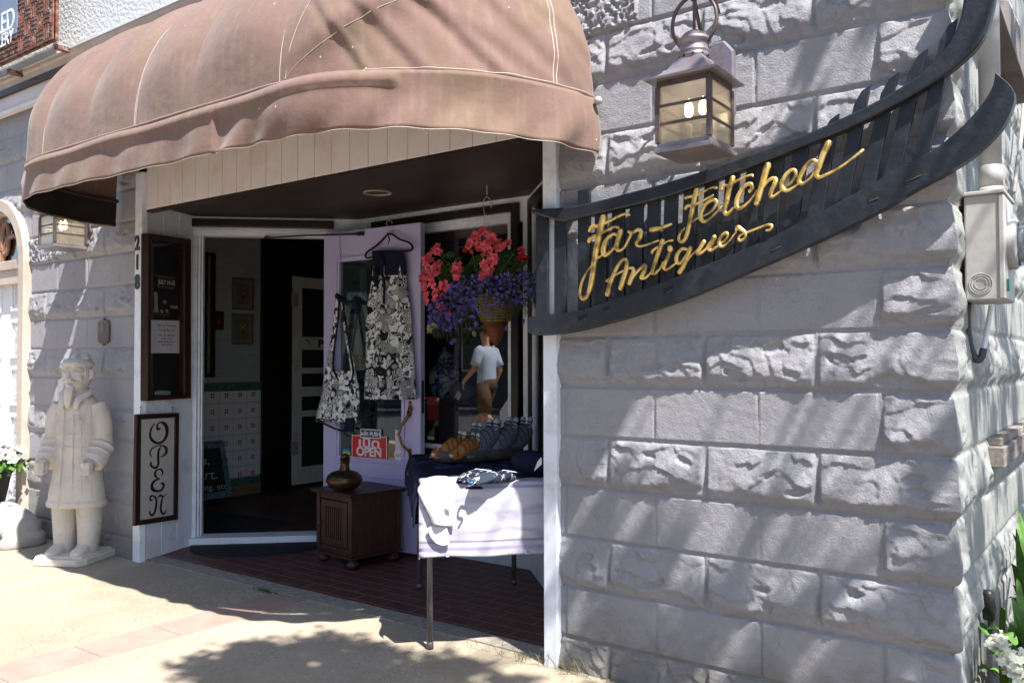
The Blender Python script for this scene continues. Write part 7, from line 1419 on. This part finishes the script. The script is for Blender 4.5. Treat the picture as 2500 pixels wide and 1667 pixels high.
for hp, sg in (('pl', 1), ('pr', -1)):
    c = Vector(J[hp][:3])
    for k in range(4): i0 = len(vs_); vs_ += [tuple(c+Vector((sg*(.004), -.026+.018*k, -.03))), tuple(c+Vector((sg*-.004, -.030+.019*k, -.062-.006*(k in (1, 2))))), tuple(c+Vector((sg*-.018, -.030+.018*k, -.084)))]; rad += [.010, .0085, .007]; ed += [(keys.index(hp), i0), (i0, i0+1), (i0+1, i0+2)]
    i0 = len(vs_); vs_ += [tuple(c+Vector((sg*-.02, -.034, -.005))), tuple(c+Vector((sg*-.028, -.045, -.035)))]; rad += [.011, .008]; ed += [(keys.index(hp), i0), (i0, i0+1)]
me.from_pydata(vs_, ed, []); body = bpy.data.objects.new('body', me); COL.objects.link(body); body.parent = T; me.materials.append(skin); sk = body.modifiers.new('skin', 'SKIN')
for i, r in enumerate(rad): me.skin_vertices[0].data[i].radius = (r, r)
me.skin_vertices[0].data[0].use_root = True; sk.use_smooth_shade = True; s2 = body.modifiers.new('ss', 'SUBSURF'); s2.levels = 2; s2.render_levels = 2
b = MB(); loft(b, [(.93, 0, 0, .165, .125), (1.0, 0, 0, .160, .122), (1.15, 0, 0, .155, .118), (1.30, 0, 0, .175, .125), (1.40, 0, 0, .175, .10), (1.45, 0, -.005, .09, .07), (1.46, 0, -.005, .065, .06)], 24, 2.1)
for s_, k in ((1, 'l'), (-1, 'r')): a, c = Vector(J['s'+k][:3]), Vector(J['e'+k][:3]); b.tube([a+Vector((-s_*.03, 0, .01)), a, a.lerp(c, .55), a.lerp(c, .8)], [.07, .075, .072, .076], 14)
b.build('shirt', M('light_blue_shirt', (.46, .55, .68), .8, var=.06, bump=.3, bs=12), T, smooth=True)
b = MB(); loft(b, [(.84, 0, 0, .16, .125), (.92, 0, 0, .165, .13), (1.0, 0, 0, .158, .124)], 22, 2.1)
for s_, k in ((1, 'l'), (-1, 'r')): a, c = Vector(J['h'+k][:3]), Vector(J['k'+k][:3]); b.tube([a, a.lerp(c, .5), a.lerp(c, .95)], [.105, .10, .098], 16)
b.build('shorts', M('brown_shorts', (.10, .06, .035), .85), T, smooth=True)
b = MB(); b.ball((0, -.02, 1.70), (.086, .098, .075), 18, 12); b.build('hair', M('brown_hair', (.06, .035, .02), .7), T, smooth=True)
b = MB(); b.tube([(0, -.10, 1.665), (0, -.125, 1.635), (0, -.112, 1.625)], [.010, .014, .009], 8)
for s_ in (-1, 1): b.ball((s_*.032, -.092, 1.665), (.012, .008, .008), 8, 6); b.ball((s_*.078, -.02, 1.645), (.012, .022, .032), 8, 6)
b.ball((0, -.10, 1.60), (.024, .008, .006), 8, 6); b.build('face', skin, T, smooth=True)
for s_, k in ((1, 'l'), (-1, 'r')): b = MB(); a, c = Vector(J['f'+k][:3]), Vector(J['t'+k][:3]); b.tube([a+(a-c)*.35, a, c, c+(c-a)*.15], [.040, .046, .042, .022], 12); b.build('shoe', M('grey_shoe', (.12, .12, .13), .7), T, smooth=True)
# houses and trees across the road
def far_house(x0, x1, h, col, lab):
    T = thing('brick_house', lab, 'house', ((x0+x1)/2, -14, -.19)); m = M('far_wall', col, .8, var=.15, vs=3); b = MB(); b.box((x0, -20, -.19), (x1, -14, h)); b.build('wall', m, T)
    b = MB(); b.prism([(x0-.3, -20.3, h), (x0-.3, -13.7, h), (x0-.3, -17, h+2.2)], (x1-x0+.6, 0, 0)); b.build('roof', M('far_roof', (.06, .055, .055), .8), T)
    n = int((x1-x0)/2.2)
    for k in range(n):
        for z in (.9, 3.6):
            x = x0+.9+k*2.2; b = MB(); b.box((x, -14.02, z), (x+1.0, -13.97, z+1.5)); w_ = b.build('window', M('far_frame', (.6, .6, .58), .5), T); b = MB(); b.box((x+.08, -13.965, z+.08), (x+.92, -13.96, z+1.42)); b.build('pane', M('far_pane', (.03, .035, .04), .08), w_)
    stay(T)
far_house(-34, -21, 6.5, (.16, .08, .06), 'brown brick house across the road, leftmost in the window reflection'); far_house(-19.5, -8, 6.0, (.10, .10, .095), 'dark grey house across the road behind the parked cars'); far_house(-6, 6, 6.8, (.13, .07, .055), 'red-brown house across the road opposite the shop')
rr = random.Random(4)
for k, (x, y, h, r) in enumerate(((-26, -11, 5.5, 2.4), (-19, -11.5, 6.0, 2.6), (-13, -11, 5.2, 2.2), (-7.5, -11.5, 6, 2.5))):
    T = thing('maple_tree', ('dark leafy tree across the road, first from the left', 'dark leafy tree across the road, second from the left', 'dark leafy tree across the road, third from the left', 'dark leafy tree across the road, opposite the entry')[k], 'tree', (x, y, -.19), 0, 'trees across the road'); b = MB(); b.tube([(0, 0, 0), (.1, 0, h*.4), (0, .1, h*.75)], [.2, .15, .06], 8)
    for _ in range(7): a = rr.uniform(0, 6.28); b.tube([(.05, 0, h*.4), (r*.6*math.cos(a), r*.6*math.sin(a), h*.7)], [.08, .02], 6)
    b.build('trunk', bark, T); b = MB(); cl = [(r*rr.uniform(.1, .8)*math.cos(a), r*rr.uniform(.1, .8)*math.sin(a), h*rr.uniform(.45, 1.0)) for a in [rr.uniform(0, 6.28) for _ in range(16)]]
    leafcloud(b, 2600, lambda q: tuple(np.array(q.choice(cl))+np.array([q.gauss(0, .42) for _ in range(3)])), .24, rr); b.build('crown', mt['leafdark'], T)
